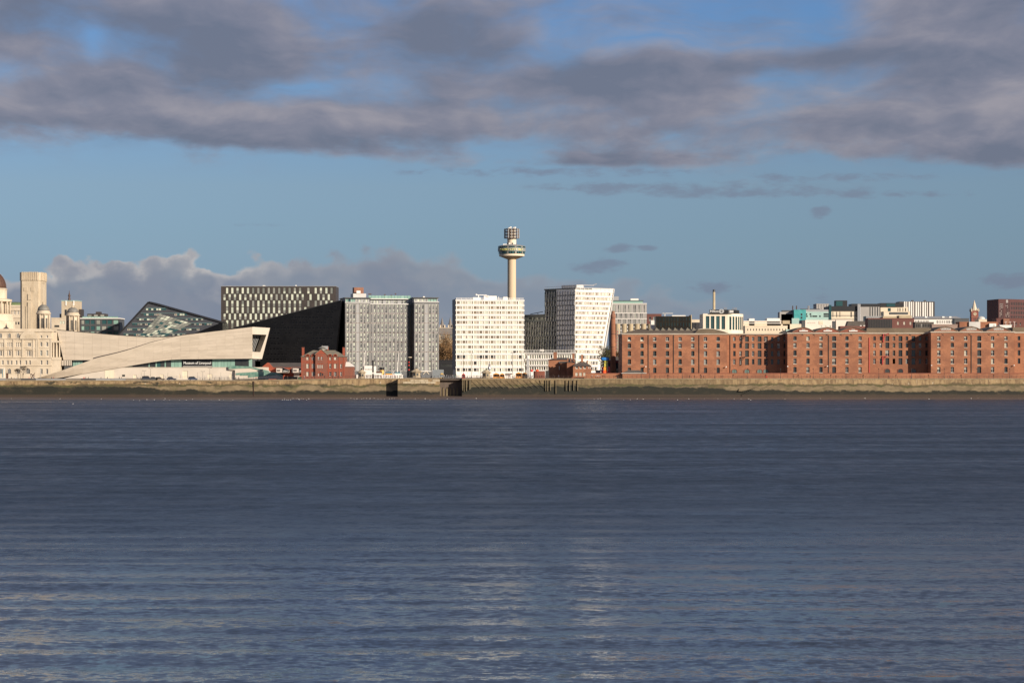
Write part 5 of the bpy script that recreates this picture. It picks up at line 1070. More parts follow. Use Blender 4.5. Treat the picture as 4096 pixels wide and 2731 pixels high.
# ================================================================== warehouses and the town behind, right
def warehouses():
    Y = 1132; D = 9.0; T = thing('brick_warehouses', 'long red brick dock warehouses with projecting wings and pale stone cornice', 'warehouse', WP(3200, 1516, Y))
    rowsY = [(1347.5, 1363.5), (1373.5, 1392), (1403.5, 1424.5), (1436, 1457), (1469.8, 1492)]
    def wing(x0, x1, cols, kindf, doorcols=(), yt=1338, yofs=0, ftop=0):
        F = Fr(x0, Y); u, w = F.u, F.w; ws = []
        for ci, x in enumerate(cols):
            for r, (a, c) in enumerate(rowsY):
                if ci in doorcols: ws.append((u(x - 7.8), u(x + 7.8), w(c + 3 + yofs), w(a - 1 + yofs), 'bare' if R() < .8 else 'mid', 'loading_door'))
                else: ws.append((u(x - 6.4), u(x + 6.4), w(c + yofs), w(a + yofs), kindf(ci, r)))
        facade(T, F, 0, u(x1), 0, w(yt), ws, 'brick_dock', 40, d=.55, name='wing_wall')
        for q in ws:
            b = MB(F); n = 6; cx, hw = (q[0] + q[1]) / 2, (q[1] - q[0]) / 2      # brick relieving arch over each opening, closing its corners
            pts = [(cx - hw, q[3] + .02)] + [(cx - hw * cos(pi * i / n), q[3] - .28 + .28 * sin(pi * i / n)) for i in range(n + 1)] + [(cx + hw, q[3] + .02)]
            b.uw(pts, .05, .5); b.build('window_arch', 'brick_dock', T)
        for q in ws: b = MB(F); b.box(q[0] - .15, q[1] + .15, -.08, .3, q[2] - .2, q[2]); b.build('sill', 'stone_cornice', T)
        b = MB(F); b.box(-.25, u(x1) + .25, -.35, 40, w(yt), w(yt - 3.0)); b.box(-.35, u(x1) + .35, -.55, 40, w(yt - 3.0), w(yt - 4.6)); b.build('cornice', 'stone_cornice', T)
        return F
    def pipe(F, x, yt=1341, yb=1491): b = MB(F); b.tube((F.u(x), -.12, F.w(yb)), (F.u(x), -.12, F.w(yt)), .17, 6); b.build('downpipe', 'iron', T)
    def tie(F, x): 
        b = MB(F); a, z = F.u(x), F.w(1338.5)
        for s in (-1, 1): b.tube((a - s * .55, -.1, z - .45), (a + s * .55, -.1, z + .45), .07, 4)
        b.build('tie_plate', 'iron', T)
    def k1(ci, r):
        if r == 0: return ('blindlow', 'blindlow', 'mid', 'dark', 'dark', 'mid', 'dark', 'bare')[ci]
        if r == 1: return 'shut' if ci < 4 else ('mid' if ci < 7 else 'bare')
        if r == 2: return 'shutg' if ci > 5 else 'shut'
        if r == 3: return 'shutg' if ci in (2, 5, 6, 7) else 'shut'
        return 'shut' if ci < 6 else 'bare'
    F = wing(2488.5, 2908, [2517.5 + 50.75 * i for i in range(8)], k1)
    for x in (2593, 2694, 2796): pipe(F, x)
    def kd(ci, r): return pick([('bare', 6), ('dark', 3), ('mid', 2), ('blindtop', 2), ('cream', 1)])
    F = wing(3150, 3473, [3180, 3232, 3284, 3336.5, 3388, 3440.5], kd, (3,), 1334.5, -2.5); pipe(F, 3314)
    for x in (3210, 3255, 3307, 3363, 3405): tie(F, x)
    F3 = wing(3724, 4057, [3755.5, 3809.5, 3863, 3917, 3970.5, 4024], kd, (3,), 1330, -3); pipe(F3, 3885)
    for x in (3771, 3878, 3955, 3993): tie(F3, x)
    F4 = wing(4420, 4750, [4450, 4504, 4557, 4611, 4665, 4718], kd, (3,), 1328, -3)
    b = MB(F4); b.hip(0, F4.u(4750), .5, 39, F4.w(1324), F4.w(1308), 9, 0, .2); b.build('roof', 'roof_brown', T)
    # recessed stretches with loading bays
    Yr = Y + D
    def recess(x0, x1, cols, yt, yo, teal):
        F = Fr(x0, Yr); u, w = F.u, F.w; ws = []; doors = []
        for x, ty in cols:
            for r, (a, c) in enumerate(rowsY[:4]):
                a, c = a + yo, c + yo
                if ty == 'w': ws.append((u(x - 5), u(x + 5), w(c), w(a), pick([('bare', 5), ('mid', 2), ('dark', 3), ('shutg', 1), ('blindtop', 1)])))
                else: ws.append((u(x - 7.6), u(x + 7.6), w(c + 3), w(a - 2), 'shut' if teal and x < 3020 or R() < .5 else pick([('bare', 2), ('mid', 1)]), 'loading_door'))
        facade(T, F, 0, u(x1), 0, w(yt), ws, 'brick_dock', 30, d=.5, name='recess_wall')
        # arched ground-floor openings in brick surrounds
        for x, ty in cols:
            if ty == 'w' and not (teal and x == cols[0][0]): continue
            b = MB(F); n = 8; r0, r1 = 1.18, 1.5; z0 = w(1492 + yo); zc = w(1484 + yo)
            for i in range(n):
                a0, a1 = pi * i / n, pi * (i + 1) / n; P = lambda a, q, v: (u(x) + q * cos(a), v, zc + q * .75 * sin(a))
                b.add([P(a0, r0, -.2), P(a0, r1, -.2), P(a1, r1, -.2), P(a1, r0, -.2), P(a0, r0, .1), P(a0, r1, .1), P(a1, r1, .1), P(a1, r0, .1)], [(0, 1, 2, 3), (1, 5, 6, 2), (0, 3, 7, 4)])
            for s in (-1, 1): b.box(u(x) + s * (r0 + r1) / 2 - .16, u(x) + s * (r0 + r1) / 2 + .16, -.2, .1, z0, zc)
            b.build('door_surround', 'brick_dark', T)
            win(T, F, u(x) - 1.18, -.12, z0, 2.36, zc - z0 + .88, 'door' if teal else 'bare', 'arched_door', True)
        b = MB(F); b.box(-.02, u(x1) + .02, -.45, 30, w(yt), w(yt - 3.0)); b.box(-.02, u(x1) + .02, -.6, 30, w(yt - 3), w(yt - 4.4)); b.build('cornice', 'stone_cornice', T)
        return F
    z7 = lambda a: 2440 + a / 3.266; z8 = lambda a: 3000 + a / 3.267; z9 = lambda a: 3540 + a / 3.266
    Fa = recess(2908.3, 3151, [(z7(1625), 'w'), (z7(1706), 'w'), (z7(1789), 'd'), (z7(1870), 'w'), (z7(1954), 'd'), (z8(41), 'w') if False else (z7(2040), 'w'), (z8(207), 'w') if False else (z8(208), 'd'), (z8(290), 'd') if False else (z8(290), 'w'), (z8(372), 'w'), (z8(455), 'w')], 1338, 0, True)
    Fb = recess(3473.3, 3725, [(z8(1628), 'w'), (z8(1711), 'w'), (z8(1795), 'd'), (z8(1881), 'w'), (z9(34), 'd') if False else (z9(117), 'w'), (z9(202), 'd'), (z9(287), 'w'), (z9(372), 'd'), (z9(458), 'w'), (z9(543), 'w')], 1335, -2, False)
    Fc = recess(4057.3, 4420, [(4076, 'w'), (4102, 'w'), (4128, 'd'), (4155, 'w'), (4181, 'd'), (4210, 'w'), (4250, 'd'), (4290, 'w')], 1332, -3, False)
    pipe(Fa, 2920)
    for x in (2951, 3020, 3050): tie(Fa, x)
    b = MB(Fb); b.tube((Fb.u(3476.5), -.15, Fb.w(1490)), (Fb.u(3476.5), -.15, Fb.w(1350)), .16, 6); b.build('downpipe', 'red_paint', T)
    for x in (3588, 3640): tie(Fb, x)
    # wall cranes beside the loading bays
    for F, x, y, m in ((Fa, 2968, 1341, 'iron'), (Fa, 2964, 1428, 'iron'), (Fb, 3533, 1336, 'red_paint'), (Fb, 3530, 1425, 'red_paint')):
        b = MB(F); u, w = F.u, F.w; zt, zb = w(y), w(y + 32)
        b.tube((u(x), -.5, zb), (u(x), -.5, zt), .2, 6, 0); b.tube((u(x), -.5, zt - .2), (u(x + 22), -1.0, zt + .3), .13, 5); b.tube((u(x), -.5, zt - 2.2), (u(x + 16), -.9, zt + .1), .10, 5); b.box(u(x) - .25, u(x) + .25, -.5, .05, zt - .3, zt); b.box(u(x) - .25, u(x) + .25, -.5, .05, zb, zb + .3); b.build('wall_crane', m, T)
    # roofs
    def slope(F, pts, v0, v1, m, nm='roof'): b = MB(F); b.uw([(F.u(a), F.w(c)) for a, c in pts], v0, v1); b.build(nm, m, T)
    F1 = Fr(2488.5, Y); u, w = F1.u, F1.w
    b = MB(F1); b.hip(0, u(2900), .5, 39, w(1334), w(1313), 9, 0, .2); b.build('roof', 'roof_brown', T)
    for i in range(8):
        x = 2611 + i * 25.1; b = MB(F1); b.add([(u(x - 12), 13, w(1324)), (u(x + 12), 13, w(1324)), (u(x + 12), 24, w(1324)), (u(x - 12), 24, w(1324)), (u(x - 3), 16, w(1308)), (u(x + 1), 19, w(1308))], [(0, 1, 5, 4), (1, 2, 5), (2, 3, 4, 5), (3, 0, 4)]); b.build('roof_light', 'roof_grey', T)
    b = MB(F1); pts = [(u(2780), w(1333))] + [(u(2780 + 138 * i / 10), w(1333 - 18 * sin(pi * min(1, (i + 3) / 13)))) for i in range(1, 10)] + [(u(2918), w(1333))]; b.uw(pts, 2, 30); b.build('curved_roof', 'roof_brown', T)
    b = MB(F1); b.uw([(a, z + .25) for a, z in pts[1:-1]] + [(a, z) for a, z in reversed(pts[1:-1])], 1.7, 2.0); b.build('roof_verge', 'stone_cornice', T)
    b = MB(Fa); b.hip(u(2915) - 0, Fa.u(3150), 1, 29, Fa.w(1334), Fa.w(1327), 2, 0, .0); b.build('roof', 'roof_grey', T)
    b = MB(Fb); b.box(Fb.u(3470) if False else .1, Fb.u(3733), 6, 26, Fb.w(1331), Fb.w(1311)); b.build('roof_ridge', 'roof_brown', T)
    b = MB(Fc); b.box(.5 - Fc.u(4040) * 0, Fc.u(4300), 6, 26, Fc.w(1328), Fc.w(1308)); b.build('roof_ridge', 'roof_brown', T)
    F2 = Fr(3150, Y)
    for F, gs, ybase, ytop, white in ((F2, ((3216, 88), (3313, 100), (3415, 108)), 1326, 1309, True), (F3, ((3786, 96), (3889, 92), (3998, 98)), 1323, 1306, False)):
        u, w = F.u, F.w
        for x, wd in gs:
            h = wd / 2; pts = [(u(x - h), w(ybase + 3)), (u(x + h), w(ybase + 3)), (u(x + h), w(ybase)), (u(x + h * .45), w(ytop + 5)), (u(x), w(ytop)), (u(x - h * .45), w(ytop + 5)), (u(x - h), w(ybase))]
            b = MB(F); b.uw(pts, 2.0, 34); b.build('gable_roof', 'brick_dark' if white else 'brick_brown', T)
            b = MB(F)
            for p, q in zip(pts[2:], pts[3:]): b.add([(p[0], 1.7, p[1] - .1), (q[0], 1.7, q[1] - .1), (q[0], 1.7, q[1] + .25), (p[0], 1.7, p[1] + .25), (p[0], 34, p[1] + .25), (q[0], 34, q[1] + .25)], [(0, 1, 2, 3), (3, 2, 5, 4)])
            b.build('verge', 'roof_brown', T)
            if white:
                win(T, F, u(x - 6), 1.9, w(1324.5), u(x + 6) - u(x - 6), w(1316) - w(1324.5), 'dark', 'gable_window')
                b = MB(F); b.box(u(x - 17), u(x + 17), 1.6, 1.75, w(1325), w(1321)); b.build('balcony_rail', 'white_paint', T)
            else:
                for k in range(6): a = u(x - 20 + 40 * k / 6); hh = 1.0 - abs(k - 2.5) * .14; win(T, F, a + .05, 1.9, w(1319.5), u(x - 20 + 40 / 6) - u(x - 20) - .1, w(1309.5 + abs(k - 2.5) * 1.2) - w(1319.5), 'dark', 'fanlight')
    # lamps on the wings
    for x, y in ((3150, 1465), (3309, 1464), (3725, 1461), (4055, 1461), (2583, 1466), (2904, 1467)):
        b = MB(F1); b.tube((F1.u(x), 0, F1.w(y)), (F1.u(x), -.8, F1.w(y) + .2), .06, 5); b.box(F1.u(x) - .25, F1.u(x) + .25, -1.2, -.7, F1.w(y) - .2, F1.w(y) + .2); b.build('wall_lamp', 'white_paint', T)
warehouses()
mat('fascia_red', (.16, .02, .02), .6); mat('red_mast', (.30, .12, .11), .7)
def pump_house():
    F = Fr(2440, 1192); u, w = F.u, F.w; T = thing('brick_chimney', 'tall round red brick chimney with corbelled cap beside the leaning tower', 'chimney', F.o); c = u(2453); px = 1192 / FP
    b = MB(F); b.lathe(c, 2, [(11.5 * px, 0), (10.6 * px, w(1385)), (9.0 * px, w(1268))], 20); b.build('shaft', 'brick_dock', T, smooth=True)
    b = MB(F); b.lathe(c, 2, [(9.0 * px, w(1275)), (9.2 * px, w(1272)), (10.8 * px, w(1268)), (10.8 * px, w(1262)), (9.4 * px, w(1258)), (7.4 * px, w(1254)), (6.6 * px, w(1251)), (7.0 * px, w(1243.5))], 20); b.build('cap', 'brick_brown', T)
    for y in (1388, 1336): b = MB(F); b.lathe(c, 2, [(10.9 * px, w(y)), (10.9 * px, w(y - 1.5))], 20); b.build('iron_band', 'iron', T)
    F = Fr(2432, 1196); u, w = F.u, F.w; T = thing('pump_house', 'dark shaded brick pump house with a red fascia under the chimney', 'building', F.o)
    b = MB(F); b.box(0, u(2492), 0, 14, 0, w(1452)); b.build('wall', 'black_trim', T)  # red brick in shade, the shade painted as a black wall
    b = MB(F); b.box(0, u(2492), -.3, .0, w(1452), w(1442)); b.build('fascia', 'fascia_red', T)
    b = MB(F); b.hip(0, u(2492), 0, 14, w(1442), w(1425), 3, 0, .1); b.build('roof', 'slate_roof', T)
    b = MB(F); b.box(u(2449), u(2456), -.4, -.31, w(1449), w(1445)); b.build('fascia_sign', 'pale_grey', T)
    # lattice mast behind
    F = Fr(2476, 1330); u, w = F.u, F.w; T = thing('lattice_mast', 'grey and red lattice mast between the chimney and the warehouses', 'mast', F.o)
    for s in (-1, 1):
        for v in (0, 2): b = MB(F); b.tube((s * 1.6, v, 0), (s * 1.6 if s > 0 else -.2, v, w(1312)), .09, 5); b.build('mast_leg', 'steel', T)
    for i in range(9):
        z0, z1 = w(1428) + i * 1.75, w(1428) + (i + 1) * 1.75; t = i / 9; a = -1.6 + 1.4 * t
        b = MB(F); b.tube((a, 0, z0), (1.6, 0, z1), .06, 4); b.tube((1.6, 0, z0), (a, 0, z1), .06, 4); b.build('brace', 'steel', T)
        b = MB(F); b.box(-2.2 + t, -1.4 + t, .1, .4, z0, z0 + .9); b.build('panel', 'red_mast', T)
pump_house()
def stacked_blocks():
    T = thing('block_stack', 'stack of brightly painted blocks, blue on yellow on orange and red, by the quay', 'sculpture', WP(2420, 1494, 1140)); F = Fr(2420, 1140)
    u, w = F.u, F.w
    for nm, x0, x1, y0, y1, m, sk in (('foot_block', 2411, 2430, 1482, 1495, 'vermilion', 1), ('lower_block', 2413, 2428, 1467.5, 1483, 'orange_paint', 2), ('middle_block', 2416, 2428, 1453, 1468.5, 'yellow_paint', 3), ('upper_block', 2417, 2429, 1441, 1454, 'yellow_paint', 4), ('top_block', 2404, 2436, 1429, 1442, 'blue_paint', 5)):
        bm = bmesh.new(); bmesh.ops.create_icosphere(bm, subdivisions=3, radius=1); cx, cz, rx, rz = (u(x0) + u(x1)) / 2, (w(y0) + w(y1)) / 2, (u(x1) - u(x0)) / 2, (w(y0) - w(y1)) / 2
        for v in bm.verts:
            c = v.co; s = lambda a: math.copysign(abs(a) ** .45, a); k = 1 + .12 * mnoise.noise(Vector((c.x * 1.4, c.y * 1.4, c.z * 1.4 + sk * 9)))
            v.co = F.P(cx + s(c.x) * rx * k, s(c.y) * min(rx, 1.1) * k, cz + s(c.z) * rz * 1.02) - Vector(T['_o'])
        me = bpy.data.meshes.new(nm); bm.to_mesh(me); bm.free(); me.materials.append(M[m]); me.polygons.foreach_set('use_smooth', [True] * len(me.polygons)); o = bpy.data.objects.new(nm, me); COL.objects.link(o); o.parent = T
    b = MB(F); b.box(u(2408), u(2434), -1.3, 1.3, 0, w(1494)); b.build('plinth', 'dark_grey', T)
    T = thing('ice_cream_kiosk', 'grey kiosk with dark sign panels beside the painted block stack', 'kiosk', WP(2392, 1500, 1144)); F = Fr(2383, 1144); u, w = F.u, F.w
    b = MB(F); b.box(0, u(2402), 0, 3, 0, w(1484)); b.build('cabin', 'pale_grey', T)
    b = MB(F); b.uw([(-.3, w(1484)), (u(2412), w(1484)), (u(2406), w(1480)), (.3, w(1480))], -.4, 3.3); b.build('roof', 'grey_side', T)
    for y0, y1, x0, x1 in ((1483, 1486, 2386, 2400), (1488, 1494, 2388, 2397)): b = MB(F); b.box(u(x0), u(x1), -.1, 0, w(y1), w(y0)); b.build('sign_panel', 'sign_grey', T)
    for x, m in ((2407, 'magenta_red'), (2435, 'magenta_red')):
        T = thing('banner', 'red roll-up banner %s the painted block stack' % ('left of' if x < 2420 else 'right of'), 'banner', WP(x, 1500, 1142)); F = Fr(x - 4, 1142); b = MB(F); b.uw([(0, 0), (F.u(x + 4), 0), (F.u(x + 5), F.w(1468)), (F.u(x - 1), F.w(1464))], 0, .15); b.build('cloth', m, T); b = MB(F); b.tube((.0, .1, 0), (.0, .1, F.w(1462)), .06); b.build('pole', 'steel', T)
stacked_blocks()
def hip_house(name, label, x0, x1, ye, yr, Y, D, wallm, wins, chim=(), inset=3, roofm='slate_roof', cat='house', z=GND):
    F = Fr(x0, Y, 0, z); u, w = F.u, F.w; T = thing(name, label, cat, F.o)
    facade(T, F, 0, u(x1), 0, w(ye), [(u(a), u(c), w(d), w(b_), k) for a, c, b_, d, k in wins], wallm, D)
    b = MB(F); b.hip(0, u(x1), 0, D, w(ye), w(yr), inset, 0, .4); b.build('roof', roofm, T)
    for a, c, t, v in chim:
        b = MB(F); b.box(u(a), u(c), v, v + 1.4, w(ye) - .3, w(t)); b.build('chimney', wallm, T)
        b = MB(F); b.box(u(a) - .1, u(c) + .1, v - .1, v + 1.5, w(t), w(t) + .25); b.build('chimney_cap', 'brick_brown', T)
    return T, F
def brick_houses():
    T, F = hip_house('quay_house', 'tall plain brick house with two stout chimneys behind the quay', 2194, 2300, 1439, 1430, 1136, 9, 'brick_dock', [], [(2214, 2228, 1410, 2), (2290, 2299, 1415, 3)], 4, z=9.4)
    u, w = F.u, F.w
    b = MB(F); b.box(u(2242), u(2272), -2.2, .0, 0, w(1452)); b.build('rear_wing', 'brick_dock', T); b = MB(F); b.add([(u(2238), -.02, w(1445)), (u(2268), -.02, w(1445)), (u(2268), -2.4, w(1452)), (u(2238), -2.4, w(1452)), (u(2238), -.02, w(1452)), (u(2268), -.02, w(1452))], [(0, 1, 2, 3), (3, 2, 5, 4), (0, 3, 4), (1, 5, 2)]); b.build('rear_roof', 'slate_roof', T)
    for y0, y1 in ((1446, 1454), (1464, 1479)): b = MB(F); b.box(u(2236), u(2238.5), -.4, 0, w(y1), w(y0)); b.build('white_pipe', 'white_paint', T)
    T2, F2 = hip_house('gabled_house', 'brick house with slim chimney stacks between the plain house and the sash-windowed house', 2268, 2298, 1449, 1440, 1126, 9, 'brick_dock', [], [(2270, 2273, 1434, .5), (2282, 2285, 1434, .5)], 1.4, z=9.4)
    T3, F3 = hip_house('sash_house', 'square brick house with white sash windows and a pyramid roof', 2292.5, 2365, 1464, 1444, 1120, 8, 'brick_dock', [(a, a + 10, 1466, 1474.5, 'blindlow') for a in (2302, 2318, 2334)] + [(a, a + 10, 1490, 1503, 'cream') for a in (2302, 2318, 2334)] + [(a, a + 4, 1466, 1474, 'cream') for a in (2354, 2360)] + [(a, a + 4, 1490, 1493, 'cream') for a in (2354, 2360)], [(2325, 2333, 1420, 3), (2349, 2353, 1443, 5)], 4.2, z=9.4)
    b = MB(F3); b.box(F3.u(2286), F3.u(2336), -3, -2.7, 0, F3.w(1508)); b.build('garden_wall', 'brick_dark', T3)
    T4, F4 = hip_house('gate_lodge', 'low brick lodge with a slate hip roof against the first warehouse wing', 2490, 2582, 1492, 1480, 1109.5, 2.3, 'brick_dock', [], [], 3.4, z=9.4)
    b = MB(F4); b.box(-.5, F4.u(2582) + .5, -.45, 2.7, F4.w(1492) - .15, F4.w(1492) + .02); b.build('gutter', 'white_frame', T4)
    b = MB(Fr(2135, 1118, 0, 9.4)); Fz = b.F; T5 = thing('round_store', 'round-ended low brick store with an orange tub on its roof', 'building', Fz.o)
    b.uv([(0, 1), (.6, .2), (1.6, 0), (Fz.u(2180), 0), (Fz.u(2180), 5), (0, 5)], 0, Fz.w(1484)); b.build('wall', 'brick_dark', T5)
    b = MB(Fz); b.lathe(Fz.u(2149), 2, [(.75, Fz.w(1484)), (.8, Fz.w(1479)), (.7, Fz.w(1478))], 12); b.build('orange_tub', 'vermilion', T5)
    b = MB(Fr(2182, 1122, 0, 9.4)); Fz = b.F; T6 = thing('yard_wall', 'dark timber yard fence between the round store and the plain brick house', 'fence', Fz.o); b.box(0, Fz.u(2196), 0, .3, 0, Fz.w(1482)); b.build('boards', 'iron', T6)
brick_houses()
for nm, c, c2 in (('office_grey', (.30, .28, .26), (.34, .32, .30)), ('white_render', (.70, .62, .54), (.66, .58, .50)), ('pink_roof', (.28, .19, .15), (.24, .17, .14)), ('brick_clock', (.26, .075, .05), (.21, .06, .042))): mat(nm, c, .75, c2, .1)
mat('faint_letter', (.50, .42, .38), .7); mat('clock_cream', (.45, .36, .24), .6); KIND['brz'] = ('bronze', 'glass_teal', 'glass_dark', .3, 2, 1, .08); KIND['ht'] = ('dark_grey', 'glass_teal', 'glass_teal', .5, 2, 4, .12)
def background():
    K0 = [('slot', 3), ('ck_m', 1)]
    # striped office behind the chimney
    F = Fr(2446, 1520); u, w = F.u, F.w; T = thing('strip_office', 'grey office block with paired tall strip windows behind the brick chimney', 'building', F.o)
    ws = []
    for y0, y1, off in ((1220, 1250, 0), (1254, 1273, 6), (1276, 1294, 0)):
        for i in range(7):
            x = 2452 + i * 20.5 + off
            for d in (0, 6):
                if x + d + 4 < 2584: ws.append((u(x + d), u(x + d + 3.4), w(y1), w(y0), pick([('slot', 2), ('ck_m', 1), ('ck_p', 1)])))
    facade(T, F, 0, u(2587), 0, w(1214), ws, 'office_grey', 24)
    for y in (1214, 1252, 1275): b = MB(F); b.box(-.1, u(2587) + .1, -.15, 0, w(y) - .2, w(y) + .2); b.build('floor_band', 'white_frame', T)
    b = MB(F); b.box(0, u(2572), 2, 22, w(1214), w(1203)); b.build('top_floor', 'glass_green', T); b = MB(F); b.box(-.2, u(2575), 1.6, 22.4, w(1203), w(1201)); b.build('roof_edge', 'dark_grey', T)
    b = MB(F); b.box(u(2524), u(2556), 6, 14, w(1201), w(1193)); b.build('roof_plant', 'white_frame', T)
    b = MB(F); b.box(u(2440), u(2477), 8, 20, 0, w(1184)); b.build('rear_tower', 'mid_grey', T)
    # ribbed beige car park
    F = Fr(2460, 1462); u, w = F.u, F.w; T = thing('ribbed_car_park', 'beige concrete car park with rounded ribs', 'car park', F.o)
    b = MB(F); b.box(0, u(2640), 1, 20, 0, w(1297)); b.build('wall', 'dark_grey', T)
    for i in range(8):
        x = 2462 + i * 26; b = MB(F); b.lathe(u(x + 9), 1.3, [(1.6, 0), (1.6, w(1295))], 14); b.build('rounded_rib', 'beige', T, smooth=False)
        for k in range(3): b = MB(F); b.box(u(x + 20), u(x + 24), .6, 1.05, w(1340 - k * 14), w(1331 - k * 14)); b.build('vent_grille', 'pale_grey', T)
    # far brick behind
    bld('far_brick_block', 'dark brick block with grey top far behind the ribbed car park', 2588, 2646, 1258, 1640, 15, 'brick_far', [(2592, 2640, 3, 1262, 1290, 1, K0, .5, .6)])
    bld('small_pale_block', 'small pale roof block beside the bronze office', 2604, 2630, 1284, 1420, 8, 'white_paint', None)
    # bronze office
    F = Fr(2624, 1395); u, w = F.u, F.w; T = thing('bronze_office', 'dark bronze box office with vertical fins above the warehouse roof', 'building', F.o)
    facade(T, F, 0, u(2765), 0, w(1265), grid(F, 2627, 2763, 12, 1267, 1330, 3, [('brz', 3), ('teal', 1)], .55, .8), 'bronze', 16)
    for i in range(36): b = MB(F); a = u(2624.5 + i * 3.95); b.box(a, a + .12, -.3, 0, w(1335), w(1264)); b.build('fin', 'bronze', T)
    b = MB(F); b.box(u(2764), u(2767), -.3, 16, 0, w(1259)); b.build('end_wall', 'beige', T)
    for x0, x1, y0, y1, m in ((2690, 2745, 1260, 1264, 'white_paint'), (2652, 2694, 1251, 1253.5, 'pale_grey'), (2660, 2664, 1252, 1265, 'pale_grey')): b = MB(F); b.box(u(x0), u(x1), 5, 7, w(y1), w(y0)); b.build('roof_plant', m, T)
    bld('pale_block', 'pale rendered block between the bronze office and the hotel', 2764, 2818, 1281, 1460, 12, 'cream', [(2790, 2812, 1, 1287, 1325, 2, [('bare', 1)], .25, .4), (2766, 2786, 3, 1292, 1325, 1, [('ck_m', 1)], .4, .9)])
    # hotel with a curved end
    F = Fr(2812, 1425); u, w = F.u, F.w; T = thing('hotel', 'cream stone hotel with tall bays and a curved end below a black sign', 'hotel', F.o)
    ws = [(u(x), u(x + 14.5), w(1317), w(1264), 'ht') for x in (2823, 2843, 2864.5, 2886)]
    facade(T, F, 0, u(2913), 0, w(1254.5), ws, 'hilton_stone', 26, d=.5)
    n = 9; R2 = 20.0; cx, cv = u(2913), R2
    for i in range(n):
        a0, a1 = -pi / 2 + pi / 2 * 1.05 * i / n, -pi / 2 + pi / 2 * 1.05 * (i + 1) / n; k = (u(2985) - u(2913)) / R2
        P = lambda a, d=0: (cx + (R2 - d) * k * cos(a), cv + (R2 - d) * sin(a))
        p0, p1 = P(a0), P(a1); b = MB(F); q0, q1 = P(a0, .8), P(a1, .8)
        b.uv([p0, p1, q1, q0], 0, w(1319)); b.uv([p0, p1, q1, q0], w(1266), w(1254.5)); t = .32
        m0 = (p0[0] + (p1[0] - p0[0]) * t, p0[1] + (p1[1] - p0[1]) * t); m1 = (q0[0] + (q1[0] - q0[0]) * t, q0[1] + (q1[1] - q0[1]) * t); b.uv([p0, m0, m1, q0], w(1319), w(1266)); b.build('curved_bay', 'hilton_stone', T)
        b = MB(F); b.uv([q0, q1, P(a1, 1.3), P(a0, 1.3)], w(1319), w(1266)); b.build('bay_glazing', 'glass_teal' if i < 5 else 'glass_dark', T)
    b = MB(F); b.uv([(1, 1)] + [(cx, 1)] + [(cx + (R2 - 1.4) * k * cos(-pi / 2 + pi / 2 * i / 6), cv + (R2 - 1.4) * sin(-pi / 2 + pi / 2 * i / 6)) for i in range(7)] + [(1, 22)], w(1319), w(1255)); b.build('core', 'dark_grey', T)
    S = Fr(2838, 1424); m = 12; pts = []
    for i in range(m + 1):
        x = 2838 + (2966 - 2838) * i / m; t = max(0, (x - 2915) / 51); pts.append((S.u(x), 14 * t * t))
    b = MB(S)
    for p, q in zip(pts, pts[1:]): b.uv([p, q, (q[0], q[1] + .6), (p[0], p[1] + .6)], S.w(1254.5), S.w(1238.5))
    b.build('sign_board', 'sign_black', T)
    lettering(T, S, 'Hilton', S.u(2841), S.u(2874), S.w(1249.5), S.w(1239.6), -.02, 'sign_white', 'sign_lettering')
    b = MB(S); rr = (S.u(2885) - S.u(2876)); n2 = 20; c0, z0 = S.u(2885.5), S.w(1245)
    for i in range(n2): a, c = 2 * pi * i / n2, 2 * pi * (i + 1) / n2; b.tube((c0 + rr * cos(a), -.1, z0 + rr * .78 * sin(a)), (c0 + rr * cos(c), -.1, z0 + rr * .78 * sin(c)), .16, 5)
    b.build('sign_ring', 'sign_white', T); lettering(T, S, 'H', S.u(2881.5), S.u(2890), S.w(1248.5), S.w(1241.5), -.02, 'sign_white', 'sign_letter')
    b = MB(S); b.box(S.u(2917), S.u(2934), 0.2, .5, S.w(1251), S.w(1241)); b.build('sign_emblem', 'pale_grey', T)
    for x in (2899, 2903, 2908, 2934, 2940, 2945, 2949): b = MB(S); b.tube((S.u(x), 5, S.w(1239)), (S.u(x), 5, S.w(1229)), .2, 6); b.build('flue', 'steel', T)
    F = Fr(2856, 1750); u, w = F.u, F.w; T = thing('boiler_chimney', 'slim beige boiler chimney with dark top rising behind the hotel', 'chimney', F.o); px = 1750 / FP
    b = MB(F); b.lathe(0, 0, [(6.5 * px, 0), (5.0 * px, w(1168))], 16); b.build('stack', 'beige', T, smooth=True); b = MB(F); b.lathe(0, 0, [(5.2 * px, w(1168)), (5.2 * px, w(1159)), (4 * px, w(1158))], 16); b.build('stack_top', 'dark_grey', T)
    # pale classical blocks
    T, F = bld('classical_block', 'long cream classical block with a stepped roof right of the hotel', 2980, 3150, 1305, 1520, 20, 'cream', [(2985, 3148, 14, 1313, 1324, 1, [('bare', 1)], .3, .7)])
    for x0, x1, y0, y1, m in ((2975, 3128, 1282, 1306, 'cream'), (3000, 3022, 1273, 1282, 'white_paint'), (3072, 3124, 1272, 1284, 'white_paint'), (3135, 3164, 1281, 1308, 'beige'), (3085, 3210, 1295, 1322, 'cream')): b = MB(F); b.box(F.u(x0), F.u(x1), 6, 18, 0, F.w(y0)); b.build('upper_storey', m, T)
    for y in (1284, 1292): b = MB(F); b.box(F.u(2978), F.u(3130), 5.6, 6, F.w(y) - .2, F.w(y) + .2); b.build('cornice', 'white_frame', T)
    b = MB(F); b.box(F.u(3142), F.u(3180), -4, -1, F.w(1330), F.w(1318)); b.build('green_canopy', 'pale_teal', T)
    # teal building
    F = Fr(3125, 1720); u, w = F.u, F.w; T = thing('teal_building', 'teal glass and pale green panelled building', 'building', F.o)
